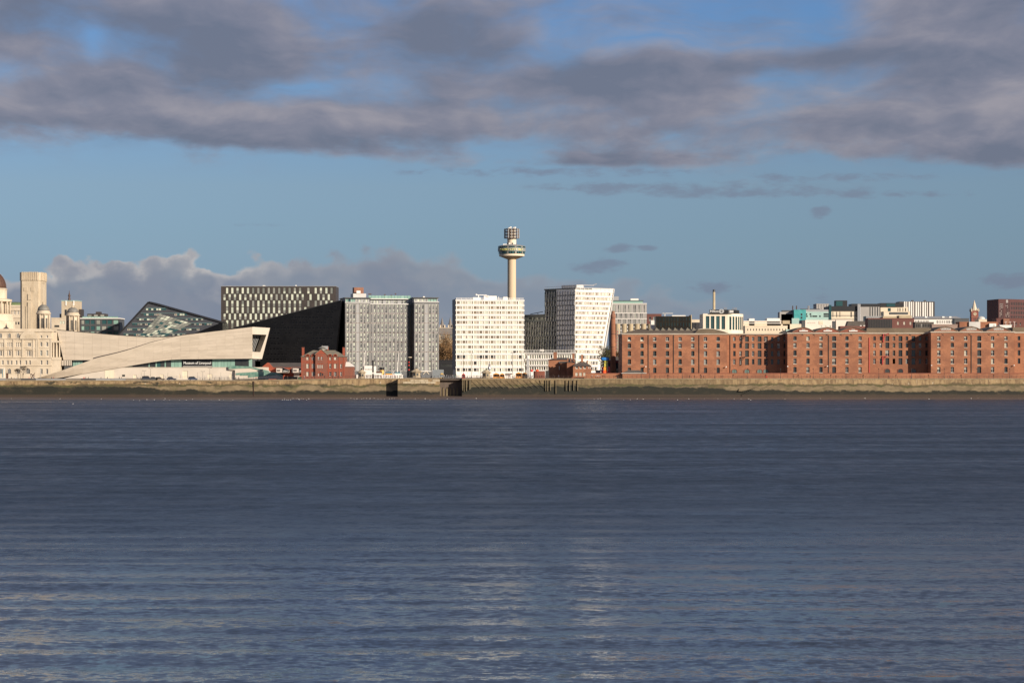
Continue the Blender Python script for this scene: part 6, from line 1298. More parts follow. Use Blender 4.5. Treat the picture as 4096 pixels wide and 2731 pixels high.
    ws = [(u(x), u(x + 7), w(1268 if r else 1260), w(1262 if r else 1253), 'bare') for x, r in ((3294, 0), (3301, 0), (3308, 0), (3222, 0), (3238, 0), (3240, 1), (3249, 1), (3256, 1), (3262, 1), (3276, 1), (3294, 1), (3301, 1), (3308, 1), (3224, 1))]
    facade(T, F, u(3222), u(3314), 0, w(1247), ws, 'pale_teal', 20); b = MB(F); b.box(u(3222), u(3316), 3, 18, w(1247), w(1238)); b.build('roof_screen', 'mid_grey', T)
    b = MB(F); b.box(u(3174), u(3222), -3, 16, 0, w(1239)); b.build('teal_tower', 'teal_panel', T)
    for x, y in ((3201, 1253), (3201, 1266)): win(T, F, u(x), -3.1, w(y + 9), 1.2, 1.5, 'bare', 'tower_window')
    for x0, x1, y in ((3120, 3174, 1247), (3126, 3172, 1256)): b = MB(F); b.box(u(x0), u(x1), 2, 14, 0, w(y)); b.build('rear_wing', 'office_grey', T)
    b = MB(F); b.box(u(3165), u(3195), -4, 0, 0, w(1273)); b.build('glazed_porch', 'pale_teal', T)
    for x0, x1, y0 in ((3132, 3172, 1240), (3208, 3284, 1234)): b = MB(F); b.box(u(x0), u(x1), 6, 10, w(y0 + 6), w(y0)); b.build('roof_plant', 'dark_grey', T)
    for x in (3175, 3190, 3236, 3240): b = MB(F); b.tube((u(x), 6, w(1247)), (u(x), 6, w(1222)), .4); b.build('flue', 'iron_rust' if x < 3200 else 'steel', T)
    # hospital blocks
    bld('panel_tower', 'grey panel tower with thin dark slots behind the teal building', 3266, 3315, 1217, 1900, 20, 'office_grey', [(3268, 3312, 4, 1218, 1300, 1, [('bare', 1)], .15, 1.0)])
    F = Fr(3315, 1850); u, w = F.u, F.w; T = thing('dark_roofed_hospital', 'cream panelled hospital wing under a black glass storey and a glass tower', 'building', F.o)
    facade(T, F, 0, u(3438), 0, w(1244), [(u(x), u(x + wd), w(1268), w(1247), 'bare') for x, wd in ((3330, 3), (3345, 3), (3358, 3), (3402, 5), (3418, 2), (3426, 2))], 'cream', 24)
    for y in (1262, 1277): b = MB(F); b.box(0, u(3438), -.2, 0, w(y) - .2, w(y) + .2); b.build('dark_band', 'dark_grey', T)
    b = MB(F); b.box(-.5, u(3440), -.6, 24, w(1244), w(1225)); b.build('black_storey', 'black_trim', T); b = MB(F); b.box(0, u(3325), -1, 3, 0, w(1220)); b.build('corner_glass', 'glass_teal', T)
    b = MB(F); b.box(u(3346), u(3392), 4, 14, w(1225), w(1201)); b.build('glass_tower', 'black_trim', T); b = MB(F); b.box(u(3347), u(3373), 3.8, 4, w(1223), w(1204)); b.build('tower_glazing', 'glass_teal', T)
    for i in range(3): b = MB(F); b.tube((u(3430 + i * 4), -2, 0), (u(3430 + i * 4), -2, w(1216)), .4, 8); b.build('steel_flue', 'steel', T)
    F = Fr(3406, 1950); u, w = F.u, F.w; T = thing('stripe_hospital', 'long hospital block with pale vertical stripes under a black top storey', 'building', F.o)
    facade(T, F, u(3440), u(3522), 0, w(1225), [(u(3478 + i * 10), u(3482 + i * 10), w(1280), w(1228), 'bare') for i in range(5)], 'office_grey', 20)
    facade(T, F, u(3522), u(3632), 0, w(1228), [(u(x), u(x + wd), w(1248), w(1232), k) for x, wd, k in ((3551, 12, 'teal'), (3590, 3, 'bare'), (3598, 4, 'bare'), (3610, 3, 'bare'), (3620, 4, 'bare'))], 'cream', 20)
    b = MB(F); b.box(0, u(3524), -.5, 18, w(1226), w(1215)); b.box(u(3522.1), u(3614), -.6, 18, w(1228), w(1212)); b.build('black_storey', 'black_trim', T)
    b = MB(F); b.box(u(3545), u(3580), -.8, -.61, w(1226), w(1215)); b.build('top_glazing', 'glass_teal', T)
    # hotel-like white slab and neighbours
    F = Fr(3208, 1540); u, w = F.u, F.w; T = thing('white_slab_hotel', 'plain white slab with faint lettering above the warehouse gables', 'hotel', F.o)
    facade(T, F, u(3221), u(3341), 0, w(1280), [(u(x), u(x + 6), w(1309), w(1302), 'ck_p') for x in (3282, 3299, 3318)], 'white_render', 16); b = MB(F); b.box(0, u(3220.9), .2, 16, 0, w(1280)); b.build('dark_flank', 'dark_grey', T)
    lettering(T, F, 'NOVOTEL', u(3229), u(3263), w(1293.5), w(1289), -.01, 'faint_letter', 'sign_lettering')
    b = MB(F); b.box(u(3344), u(3408), 0, 14, 0, w(1279)); b.build('second_slab', 'white_render', T); b = MB(F); b.box(u(3330), u(3341), -.3, 0, 0, w(1284)); b.build('stair_slot', 'dark_grey', T)
    b = MB(F); b.box(u(3276), u(3292), -.25, -.02, w(1297), w(1284)); b.build('panel', 'cream', T)
    F = Fr(3386, 1480); u, w = F.u, F.w; T = thing('mansard_block', 'dark slate mansard over a rust coloured roof', 'building', F.o)
    b = MB(F); b.box(u(3361), u(3500), 0, 10, 0, w(1304)); b.build('wall', 'brick_far', T); b = MB(F); b.uw([(u(3387), w(1304)), (u(3474), w(1304)), (u(3468), w(1284)), (u(3394), w(1284))], 1, 9); b.build('mansard', 'slate_roof', T)
    for x in (3440, 3454): b = MB(F); b.box(u(x), u(x + 7), .5, 1.2, w(1305), w(1301)); b.build('roof_box', 'white_paint', T)
    T, F = bld('flat_roof_offices', 'grey flat-roofed offices above the dark brick block', 3465, 3560, 1267, 1640, 14, 'mid_grey', [(3468, 3556, 12, 1270, 1280, 1, K0, .6, .7)]); 
    for x0, x1, y in ((3530, 3585, 1265), (3595, 3645, 1262)): b = MB(F); b.box(F.u(x0), F.u(x1), -2, 10, 0, F.w(y)); b.build('annexe', 'beige', T)
    T, F = bld('cream_terrace', 'cream stepped terrace with a dark upper band', 3535, 3640, 1248, 1760, 14, 'cream', None); b = MB(F); b.box(F.u(3558), F.u(3632), -.4, 8, F.w(1257), F.w(1249)); b.build('dark_band', 'dark_grey', T)
    T, F = bld('brick_office', 'brick office with white windows and a black side above the second recess', 3472, 3657, 1275.5, 1450, 12, 'brick_far', [(3580, 3655, 3, 1286, 1299, 1, [('cream', 1)], .3, .9)]); b = MB(F); b.box(-.1, F.u(3568), -.3, 0, 0, F.w(1277)); b.build('black_side', 'black_trim', T)
    for i in range(14): b = MB(F); a = F.u(3474 + i * 6.6); b.box(a, a + .3, -.4, -.31, F.w(1310), F.w(1278)); b.build('side_fin', 'dark_panel', T)
    F = Fr(3598, 2050); u, w = F.u, F.w; T = thing('striped_tower', 'white and dark vertically striped tower block', 'building', F.o)
    b = MB(F); b.box(0, u(3739), .3, 20, 0, w(1206)); b.build('wall', 'dark_panel', T)
    for i in range(13): x = 3616 + i * 9.2; b = MB(F); wd = (5.5, 3.6, 6.2)[i % 3]; b.box(u(x), u(x + wd), 0, .3, 0, w(1206 + i * .25)); b.build('stripe_panel', 'white_frame', T)
    for x in (3650, 3700): b = MB(F); b.box(u(x), u(x + 8), 4, 7, w(1206), w(1200)); b.build('roof_plant', 'dark_grey', T)
    T, F = bld('white_window_terrace', 'grey-roofed terrace with rows of white framed bays', 3655, 3848, 1277, 1600, 14, 'white_frame', [(3658, 3715, 9, 1280, 1290, 1, [('bare', 1), ('mid', 1)], .55, .9), (3745, 3846, 14, 1281, 1294, 1, [('bare', 1), ('mid', 1)], .55, .9)], parapet='slate_roof')
    b = MB(F); b.hip(0, F.u(3848), .3, 14, F.w(1277) + .5, F.w(1264), 3, 0, .3); b.build('slate_roof', 'mid_grey', T)
    for x in (3703, 3772, 3800): b = MB(F); b.box(F.u(x), F.u(x + 9), 3, 4, F.w(1272), F.w(1265)); b.build('dormer', 'white_paint', T)
    bld('lower_dark_terrace', 'dark terrace with small bays between the white terrace and the warehouses', 3660, 3735, 1291, 1420, 8, 'slate_roof', [(3662, 3732, 10, 1294, 1310, 1, [('mid', 1), ('bare', 2)], .6, .8)])
    bld('pink_roof_block', 'long low pinkish roof block behind the third wing', 3728, 3830, 1300, 1390, 8, 'pink_roof', None)
    T, F = bld('orange_brick_block', 'orange brick block with a white cabin below the clock tower', 3838, 3990, 1290, 1430, 12, 'brick_dock', [(3935, 3985, 1, 1296, 1310, 1, [('bare', 1)], .3, .8)]); b = MB(F); b.box(F.u(3955), F.u(3982), -2, 4, 0, F.w(1294)); b.build('white_cabin', 'white_paint', T); lettering(T, F, '21', F.u(3969), F.u(3976), F.w(1304), F.w(1299), -2.01, 'dark_grey')
    b = MB(F); b.box(F.u(3875), F.u(3920), -1, 5, 0, F.w(1287)); b.build('roof_slope', 'pale_grey', T)
    bld('grey_rooftops', 'cluster of grey roof plant between the terraces and the clock tower', 3818, 3876, 1276, 1480, 8, 'dark_grey', None)
    # clock tower
    F = Fr(3886, 2200); u, w = F.u, F.w; T = thing('clock_tower', 'red brick clock tower with a pale pointed spire', 'clock tower', F.o); S = u(3914); cx = S / 2
    b = MB(F); b.box(0, S, 0, S, 0, w(1243)); b.build('shaft', 'brick_clock', T)
    b = MB(F); b.lathe(cx, cx, [(S * .46, w(1243)), (S * .36, w(1235)), (.15, w(1200))], 8); b.build('spire', 'limestone', T)
    for a in (0, S):
        for c in (0, S): b = MB(F); b.lathe(a, c, [(.7, w(1246)), (.7, w(1240)), (.05, w(1231))], 6); b.build('pinnacle', 'limestone', T)
    b = MB(Fr(3900, 2199.8)); Fc = b.F; pts = [(1.55 * cos(2 * pi * i / 24), Fc.w(1255.5) + 1.55 * sin(2 * pi * i / 24)) for i in range(24)]; b.uw(pts, -.1, .25); b.build('clock_face', 'clock_cream', T)
    b = MB(Fc); z = Fc.w(1255.5); b.tube((0, -.2, z), (.0, -.2, z + 1.2), .1, 4); b.tube((0, -.2, z), (.8, -.2, z - .3), .1, 4); b.build('clock_hands', 'iron', T)
    for y in (1243, 1268): b = MB(F); b.box(-.25, S + .25, -.25, S + .25, w(y) - .35, w(y) + .35); b.build('string_course', 'brick_brown', T)
    b = MB(F); b.box(cx - 1.4, cx + 1.4, -.05, .1, w(1282), w(1268) - .6); b.build('belfry_louvre', 'brick_far', T)
    T, F = bld('pale_domed_hall', 'pale low hall with a small white dome right of the clock tower', 3915, 3988, 1279, 1900, 16, 'cream', None); b = MB(F); b.lathe(F.u(3930), 6, [(3.2, F.w(1280)), (3.0, F.w(1270)), (1.8, F.w(1266)), (.2, F.w(1264))], 16); b.build('dome', 'pale_grey', T)
    # maroon tower
    F = Fr(3994, 1780, 8); u, w = F.u, F.w; T = thing('maroon_tower', 'dark maroon tower block with small windows and white initials', 'building', F.o)
    ws = grid(F, 3998, 4014, 3, 1212, 1275, 9, [('mid', 2), ('bare', 2)], .5, .7) + grid(F, 4022, 4039, 3, 1212, 1275, 9, [('mid', 2), ('bare', 2)], .5, .7)
    facade(T, F, 0, u(4039), 0, w(1196), ws, 'brick_maroon', 26); 
    G = F.sub(u(4039), 0, 30); G.Y = G.o.y; facade(T, G, .02, 22, 0, w(1196), [(1.2 + i * 2.0, 2.2 + i * 2.0, 4 + j * 3.4, 6.2 + j * 3.4, 'bare') for i in range(10) for j in range(6, 16)], 'brick_maroon', 12)
    for k, s in enumerate(('WE', 'LI', 'VE')): pass
    for k in range(3): 
        for j in range(2): b = MB(F); b.box(u(4024 + j * 4.5), u(4027 + j * 4.5), -.2, 0, w(1202.5 + k * 4), w(1199.5 + k * 4)); b.build('sign_letter', 'pale_grey', T)
    T, F = bld('brick_yard_blocks', 'row of plain dark brick blocks at the foot of the maroon tower', 3986, 4200, 1276, 1500, 14, 'brick_far', [(3990, 4090, 6, 1288, 1304, 1, K0, .25, .7)])
    b = MB(F); b.box(F.u(4012), F.u(4036), -1.5, 0, 0, F.w(1275)); b.build('stair_bay', 'brick_brown', T)
    for x in (4018, 4035, 4052): b = MB(F); b.tube((F.u(x), -4, 0), (F.u(x), -4, F.w(1288)), .12); b.box(F.u(x) - .7, F.u(x) + .7, -4.2, -3.8, F.w(1288), F.w(1287)); b.build('floodlight', 'white_paint', T)
    bld('white_low_roof', 'low white flat roof behind the last warehouse gable', 4000, 4046, 1303, 1400, 10, 'white_paint', None)
background()
# ================================================================== pilot house, sheds, ships, people and street furniture
mat('canopy_white', (.52, .45, .39), .7); mat('canopy_slate', (.16, .20, .22), .6)
def pilot_house():
    F = Fr(1204.4, 1124, 0, 9.0); u, w = F.u, F.w; T = thing('pilot_house', 'red brick Victorian pilot house with gabled centre bay and hipped roof', 'building', F.o); U1 = u(1380); z = lambda a: 860 + a / 3.136; D = 14
    ws = []
    for x0, x1 in ((1148, 1176), (1217, 1246), (1425, 1456), (1495, 1524)):
        for (y0, y1) in ((1423.7, 1438.7), (1454, 1472.5), (1486.5, 1503.5)): ws.append((u(z(x0)), u(z(x1)), w(y1), w(y0), pick([('cream', 5), ('mid', 2), ('dark', 2)])))
    for y0, y1 in ((1455, 1472), (1487, 1503)): ws.append((u(z(1571)), u(z(1590)), w(y1), w(y0), 'mid'))
    facade(T, F, 0, U1, 0, w(1427), ws, 'brick_panel', D, d=.3)
    b0, b1 = u(z(1262)), u(z(1404))
    wc = [(u(z(a)), u(z(c)), w(1439), w(1426), 'mid') for a, c in ((1295, 1314), (1333, 1352))] + [(u(z(a)), u(z(c)), w(1472), w(1458), 'cream') for a, c in ((1290, 1304), (1316, 1330), (1342, 1356))] + [(u(z(1296)), u(z(1309)), w(1503), w(1492), 'cream'), (u(z(1319)), u(z(1335)), w(1506), w(1489), 'bare', 'front_door'), (u(z(1344)), u(z(1358)), w(1503), w(1492), 'bare')]
    facade(T, F, b0, b1, 0, w(1416), wc, 'brick_panel', 1.2, v=-1.2, name='centre_bay')
    b = MB(F); b.uw([(b0 - .15, w(1416)), (b1 + .15, w(1416)), ((b0 + b1) / 2, w(1397))], -1.3, 6); b.build('gable', 'brick_red', T)
    b = MB(F)
    for s in (0, 1): p = (b0 - .4 if s == 0 else b1 + .4, w(1417)); q = ((b0 + b1) / 2, w(1395.5)); b.add([(p[0], -1.5, p[1]), (q[0], -1.5, q[1]), (q[0], 6.5, q[1]), (p[0], 6.5, p[1]), (p[0], -1.5, p[1] - .25), (q[0], -1.5, q[1] - .25)], [(0, 1, 2, 3), (0, 4, 5, 1)])
    b.build('gable_roof', 'roof_grey', T)
    for y in (1444, 1449, 1477, 1482): b = MB(F); b.box(0, U1, -.06, .0, w(y) - .15, w(y) + .15); b.build('brick_band', 'brick_red', T)
    for q in ws + wc:
        b = MB(F); v = -1.2 if q in wc else 0; b.uw([(q[0] - .25, q[3]), (q[1] + .25, q[3]), (q[1] + .1, q[3] + .45), ((q[0] + q[1]) / 2, q[3] + .65), (q[0] - .1, q[3] + .45)], v - .1, v - .002); b.build('window_arch', 'brick_red', T)
    for x in (1082, 1185, 1420, 1470, 1555, 1610): b = MB(F); b.box(u(z(x)), u(z(x)) + .5, -.12, .0, 0, w(1427)); b.build('brick_pilaster', 'brick_red', T)
    b = MB(F); b.hip(0, U1, 0, D, w(1427), w(1400), 5.5, 0, .35); b.build('roof', 'roof_grey', T)
    for x in (1162, 1230, 1440, 1508):
        c = u(z(x)); b = MB(F); b.uw([(c - 1.0, w(1427)), (c + 1.0, w(1427)), (c + 1.0, w(1420)), (c, w(1415)), (c - 1.0, w(1420))], -.1, 3.2); b.build('dormer', 'brick_red', T)
    for a, c, t, v in ((1083, 1110, 1391, 3), (1595, 1622, 1391, 3), (1381, 1405, 1389, 8)):
        b = MB(F); b.box(u(z(a)), u(z(c)), v, v + 1.6, w(1430), w(t)); b.build('chimney', 'brick_red', T); b = MB(F); b.box(u(z(a)) - .12, u(z(c)) + .12, v - .12, v + 1.72, w(t), w(t) + .3); b.build('chimney_cap', 'brick_dark', T)
    c = u(z(1332)); b = MB(F); b.lathe(c, 6.5, [(1.6, w(1401)), (1.5, w(1395)), (2.2, w(1392)), (1.0, w(1387)), (.1, w(1381))], 8); b.build('cupola', 'lead', T)
    b = MB(F); b.box(c, u(z(1402)), 6, 8, w(1396), w(1383)); b.build('roof_tank', 'mid_grey', T)
    G = Fr(1380.2, 1126, 0, 9.0); b = MB(G); a1 = G.u(1413); b.box(0, a1, 0, 10, 0, G.w(1466)); b.build('annexe', 'brick_panel', T)
    b = MB(G); b.add([(0, -.3, G.w(1466)), (a1 + .3, -.3, G.w(1466)), (a1 - 2.4, 5, G.w(1447)), (0, 5, G.w(1447)), (0, 10, G.w(1466)), (a1 + .3, 10, G.w(1466))], [(0, 1, 2, 3), (3, 2, 5, 4), (1, 5, 2), (0, 3, 4)]); b.build('annexe_roof', 'white_frame', T)
    b = MB(F); b.box(0, G.u(1413) + 21, -4.0, -3.8, 0, 1.5); b.build('yard_railing_wall', 'brick_dark', T)
    # goods shed
    F = Fr(1050, 1166); u, w = F.u, F.w; T = thing('goods_shed', 'low red brick railway goods shed with slate roof and two white canopies', 'shed', F.o); z3 = z
    b = MB(F); b.box(u(z(610)), u(1215), 0, 20, 0, w(1468.5)); b.build('wall', 'brick_red', T)
    b = MB(F); b.uw([(u(z(590)), w(1467)), (u(z(735)), w(1470)), (u(z(657)), w(1450))], -.05, 18); b.build('gable_wall', 'brick_red', T)
    b = MB(F); b.add([(u(z(735)), -.3, w(1470)), (u(1215), -.3, w(1470)), (u(1215), 9, w(1450)), (u(z(657)), 9, w(1450)), (u(z(657)), 18, w(1470)), (u(1215), 18, w(1470))], [(0, 1, 2, 3), (3, 2, 5, 4)]); b.build('roof', 'slate_roof', T)
    for k, x in enumerate((778, 985)):
        pts = [(u(z(x)), w(1490)), (u(z(x + 160)), w(1490)), (u(z(x + 160)), w(1480)), (u(z(x + 75)), w(1472.5)), (u(z(x + 5)), w(1470))]
        b = MB(F); b.uw(pts[:3] + [(u(z(x + 75)), w(1480)), (u(z(x + 75)), w(1473)), (u(z(x)), w(1471))], -4, -.05); b.build('canopy', 'canopy_white', T)
        b = MB(F); b.add([(u(z(x - 4)), -4.3, w(1471)), (u(z(x + 75)), -4.3, w(1471)), (u(z(x + 165)), -4.3, w(1480)), (u(z(x + 165)), 0, w(1480)), (u(z(x + 75)), 0, w(1470.5)), (u(z(x - 4)), 0, w(1470.5))], [(0, 1, 4, 5), (1, 2, 3, 4)]); b.build('canopy_roof', 'canopy_slate', T)
        b = MB(F); b.box(u(z(x + 78)), u(z(x + 158)), -4.15, -4.01, w(1488), w(1479.5)); b.build('sign_board', 'sign_black', T)
        lettering(T, F, ('GREAT', 'WESTERN')[k], u(z(x + 86)), u(z(x + 148)), w(1486.5), w(1481), -4.17, 'sign_white', 'sign_lettering')
        for j in range(4): win(T, F, u(z(x + 8 + j * 11)), -4.12, w(1484), u(z(x + 17)) - u(z(x + 8)), w(1479) - w(1484), 'bare', 'canopy_window')
        b = MB(F); b.box(u(z(x + 5)), u(z(x + 75)), -.5, -.1, 0, w(1491)); b.build('loading_bay', 'canopy_white' if k else 'black_trim', T)
    for x in (960, 975): win(T, F, u(z(x)), -.08, w(1490), .9, 2.2, 'dark')
pilot_house()
def hut(label, x0, x1, yb, yt, Y):
    F = Fr((x0 + x1) / 2, Y, 0, EYE - (yb - HOR) / FP * Y - .1); w = F.w; px = Y / FP; r = (x1 - x0) / 2 * px * .78
    T = thing('gate_hut', label, 'hut', F.o, 'octagonal lock huts'); h = w(yt + (yb - yt) * .38)
    b = MB(F); b.lathe(0, 0, [(r * 1.06, 0), (r * 1.06, .5), (r, .5), (r, h)], 8); b.build('wall', 'hut_stone', T)
    b = MB(F); b.lathe(0, 0, [(r * 1.38, h), (r * 1.4, h + .25), (r * .55, h + 1.0 + .2), (r * .5, w(yt)), (.12, w(yt) + .1)], 8); b.build('roof', 'hut_stone', T)
    b = MB(F); b.lathe(0, 0, [(.3, w(yt)), (.34, w(yt) + .6), (.1, w(yt) + .9)], 6); b.build('finial', 'iron', T)
    for a in (-67.5, -112.5): L = F.sub(r * .93 * cos(radians(a)), r * .93 * sin(radians(a)), a + 90); win(T, L, -.45, -.12, h * .38, .9, h * .42, 'bare')
mat('hut_stone', (.38, .31, .21), .85, (.30, .24, .16), .5, .1)
hut('octagonal stone hut with flared roof on the lock pier', 1643, 1686, 1509, 1475, 1104)
hut('stone hut with flared roof beside the white ship', 1429, 1464, 1512, 1479, 1108)
hut('stone hut with flared roof in front of the orange market stalls', 1925, 1965, 1511, 1480, 1104)
def lamp(label, x, yb, yt, Y, arms=1, group=None, m='iron', r=.09, head='box'):
    b0 = WP(x, yb, Y); T = thing('street_lamp', label, 'street lamp', b0, group); h = WP(x, yt, Y).z - b0.z
    b = MB(); b.F = WORLD; b.tube(b0, b0 + Vector((0, 0, h)), r, 6, 0, r * .7); b.lathe(b0.x, b0.y, [(r * 2, b0.z - .1), (r * 2, b0.z + .5), (r, b0.z + .7)], 8); b.build('pole', m, T)
    for s in ([1] if arms == 1 else [-1, 1]):
        t = b0 + Vector((0, 0, h))
        if head == 'box': b = MB(); b.tube(t, t + Vector((s * .7, 0, .15)), .05, 5); b.box(t.x + s * .7 - .3, t.x + s * .7 + .3, t.y - .15, t.y + .15, t.z + .05, t.z + .2); b.build('lamp_head', m, T)
        elif head == 'globe': b = MB(); b.lathe(t.x, t.y, [(.1, t.z), (.24, t.z + .12), (.26, t.z + .3), (.1, t.z + .45)], 8); b.build('lamp_head', m, T)
    return T
for i in range(15): lamp('slim dark lantern post behind the railing in front of the warehouses', 2598 + i * 131, 1512, 1477, 1106, 1, 'warehouse promenade lamps', 'iron', .08, 'globe')
for i, x in enumerate((565, 671, 790, 883)): lamp('thin pole light on the terrace in front of the museum base', x, 1517, 1489, 1118, 1, 'museum terrace lights', 'iron', .05, 'none')
for x, yt, l in ((602, 1474, 'tall mast with two lamp arms left of the museum sign'), (839, 1472, 'tall mast with lamp arms below the museum sign'), (577, 1483, 'short twin-arm lamp behind the dark van'), (811, 1486, 'short twin-arm lamp right of the museum sign')): lamp(l, x, 1518, yt, 1114, 2, None, 'iron', .07)
for x, yt, l in ((1853, 1410, 'very tall dark lighting mast at the left edge of the white flats'), (1885, 1413, 'tall thin lighting mast in front of the white flats'), (1921, 1428, 'thick dark column lamp beside the middle stone hut'), (2051, 1412, 'tall lighting mast with cross arms before the white flats'), (2087, 1413, 'lighting mast at the right corner of the white flats')): lamp(l, x, 1511, yt, 1116, 2, None, 'iron', .11)
lamp('rusty lamp post by the stack of coloured blocks', 2468, 1512, 1479, 1106, 1, None, 'iron', .08, 'globe')
lamp('dark lamp column behind the lock pier', 1725, 1511, 1437, 1125, 2, None, 'iron', .16)
lamp('slender pale post at the corner of the port building', 162, 1518, 1472, 1130, 1, None, 'steel', .10, 'none'); lamp('tall dark post in front of the port building', 83, 1518, 1430, 1128, 1, None, 'iron', .10, 'none')
# ------------------------------------------------------------------ ship in the dock, lock furniture
def ships():
    P0 = WP(1500, 1512, 1135); T = thing('pilot_cutter', 'white pilot ship with buff and black funnel moored behind the quay', 'ship', (P0.x, P0.y, 8.6)); F = Fr(1412, 1135, 0, 8.6); u, w = F.u, F.w
    def bx(nm, x0, x1, y0, y1, m, v0=0, v1=6): b = MB(F); b.box(u(x0), u(x1), v0, v1, max(0, w(y1)), w(y0)); return b.build(nm, m, T)
    b = MB(F); b.uv([(u(1412), 3.5), (u(1425), .5), (u(1600), .5), (u(1612), 3.5), (u(1600), 6.5), (u(1425), 6.5)], 0, w(1499)); b.build('hull', 'ship_white', T)
    bx('deckhouse', 1455, 1504, 1479, 1500, 'ship_white'); bx('bridge', 1457, 1490, 1462.5, 1479, 'ship_white', .5, 5.5); bx('chart_house', 1490, 1503, 1464, 1479, 'ship_white', 1, 5); bx('after_house', 1504, 1526, 1492, 1500, 'ship_white'); bx('red_awning', 1505, 1527, 1485, 1492, 'dome_red', 1, 5)
    for i in range(5): win(T, F, u(1461 + i * 5.6), .42, w(1479), .38, .45, 'bare', 'bridge_window')
    b = MB(F); c = u(1526); b.lathe(c, 3, [(1.05, w(1500)), (1.05, w(1480))], 14); b.build('funnel', 'funnel_buff', T); b = MB(F); b.lathe(c, 3, [(1.1, w(1480)), (1.2, w(1469)), (.9, w(1468.5))], 14); b.build('funnel_top', 'sign_black', T)
    for x, y in ((1456, 1402), (1590, 1410)):
        b = MB(F); b.tube((u(x) - (.6 if x < 1500 else .3), 3, w(1490)), (u(x) + .4, 3, w(y)), .26, 7, 0, .12); b.build('mast', 'ship_white', T); b = MB(F); b.box(u(x) - .9, u(x) + .9, 2.9, 3.1, w(y + 16), w(y + 15)); b.build('yard', 'iron', T)
    for x, m in ((1541, 'orange_boat'), (1576, 'ship_white')):
        b = MB(F); b.uw([(u(x), w(1493)), (u(x + 3), w(1501)), (u(x + 26), w(1501)), (u(x + 30), w(1493))], .6, 2.2); lb = b.build('lifeboat', m, T); b = MB(F); b.uw([(u(x), w(1493)), (u(x + 31), w(1493)), (u(x + 26), w(1488)), (u(x + 6), w(1488))], .55, 2.25); b.build('boat_cover', 'teal_tarp', T)
        for d in (-3, 32): b = MB(F); b.tube((u(x + d), .8, w(1505)), (u(x + d * .8), .4, w(1486)), .12, 5); b.tube((u(x + d * .8), .4, w(1486)), (u(x + d * .8 + 4), .4, w(1482)), .12, 5); b.build('davit', 'ship_white', T)
    # dark chimney column on the quay in front
    T = thing('iron_column', 'tall black iron column standing in front of the white ship', 'column', WP(1492, 1512, 1118)); F = Fr(1492, 1118, 0, 9.0); b = MB(F); b.lathe(0, 0, [(.55, 0), (.42, 2), (.40, F.w(1441)), (.46, F.w(1440))], 10); b.build('shaft', 'iron', T); b = MB(F); b.box(-.3, .3, -.5, -.42, F.w(1495), F.w(1489)); b.build('notice', 'white_paint', T)
    T = thing('ring_mast', 'red lightbuoy mast with a pale disc top behind the lock pier', 'mast', WP(1639, 1510, 1150)); F = Fr(1639, 1150); b = MB(F); b.tube((0, 0, 0), (0, 0, F.w(1430)), .16, 6); b.build('mast', 'iron', T); b = MB(F); b.lathe(0, 0, [(1.0, F.w(1430)), (1.05, F.w(1428)), (.5, F.w(1427))], 12); b.build('disc', 'cream', T)
    for i, y in enumerate((1446, 1458, 1476)): b = MB(F); b.lathe(-.4, 0, [(.3, F.w(y + 5)), (.35, F.w(y))], 8); b.build('lantern', 'buoy_red', T)
    T = thing('grey_container', 'grey steel container office beside the lock footbridge', 'container', WP(1752, 1500, 1118)); F = Fr(1730, 1118, 0, 9.4); b = MB(F); b.box(0, F.u(1774), 0, 2.6, .5, F.w(1478)); b.build('box', 'container_grey', T)
    for i in range(12): b = MB(F); a = .2 + i * .43; b.box(a, a + .12, -.06, -.001, .6, F.w(1479)); b.build('rib', 'container_grey', T)
    for a in (.3, 4.6): b = MB(F); b.box(a, a + .4, .2, 2.4, 0, .5); b.build('foot', 'iron', T)
    T = thing('swing_bridge', 'low grey swing footbridge with white braces right of the stone pier hut', 'bridge', WP(1700, 1505, 1130)); F = Fr(1680, 1130, 0, 9.4); b = MB(F); b.box(0, F.u(1728), 0, 2, 1.0, 1.3); b.build('deck', 'steel', T)
    b = MB(F); b.box(0, F.u(1728), -.1, 0, F.w(1486), F.w(1483)); b.build('top_chord', 'white_frame', T)
    for i, (a, c) in enumerate(((1693, 1703), (1716, 1706))): b = MB(F); b.tube((F.u(a), 0, F.w(1497)), (F.u(c), 0, F.w(1485)), .2, 5); b.build('brace', 'cream', T)
    for x in (1682, 1726): b = MB(F); b.box(F.u(x), F.u(x) + .3, 0, 2, 0, F.w(1484)); b.build('support', 'steel', T)
    # crane pillar with vertical lettering
    T = thing('sign_pillar', 'tall grey lettered pillar with an iron crane hook beside the market', 'pillar', WP(2112, 1509, 1118)); F = Fr(2107, 1118, 0, 9.4); b = MB(F); b.box(0, F.u(2117), 0, 1.1, 0, F.w(1435)); b.build('pillar', 'mid_grey', T); b = MB(F); b.lathe(.5, .55, [(.45, F.w(1435)), (.5, F.w(1424)), (.3, F.w(1421))], 10); b.build('globe_lamp', 'white_paint', T)
    for i, ch in enumerate('ALBERT DOCK'):
        if ch != ' ': z0 = F.w(1443.5 + i * 5.1); lettering(T, F, ch, .35, .85, z0, z0 + .5, -.01, 'sign_white', 'letter')
    T = thing('quay_crane', 'old iron hand crane with bent jib beside the lettered pillar', 'crane', WP(2104, 1509, 1116)); F = Fr(2104, 1116, 0, 9.4); b = MB(F); b.tube((0, 0, 0), (-.2, 0, F.w(1460)), .22); b.tube((-.2, 0, F.w(1460)), (-.9, 0, F.w(1438)), .18); b.tube((-.9, 0, F.w(1438)), (-.2, 0, F.w(1432)), .18); b.build('jib', 'iron', T); b = MB(F); b.box(-1, .6, -.4, .6, 0, 2.2); b.build('winch', 'iron', T)
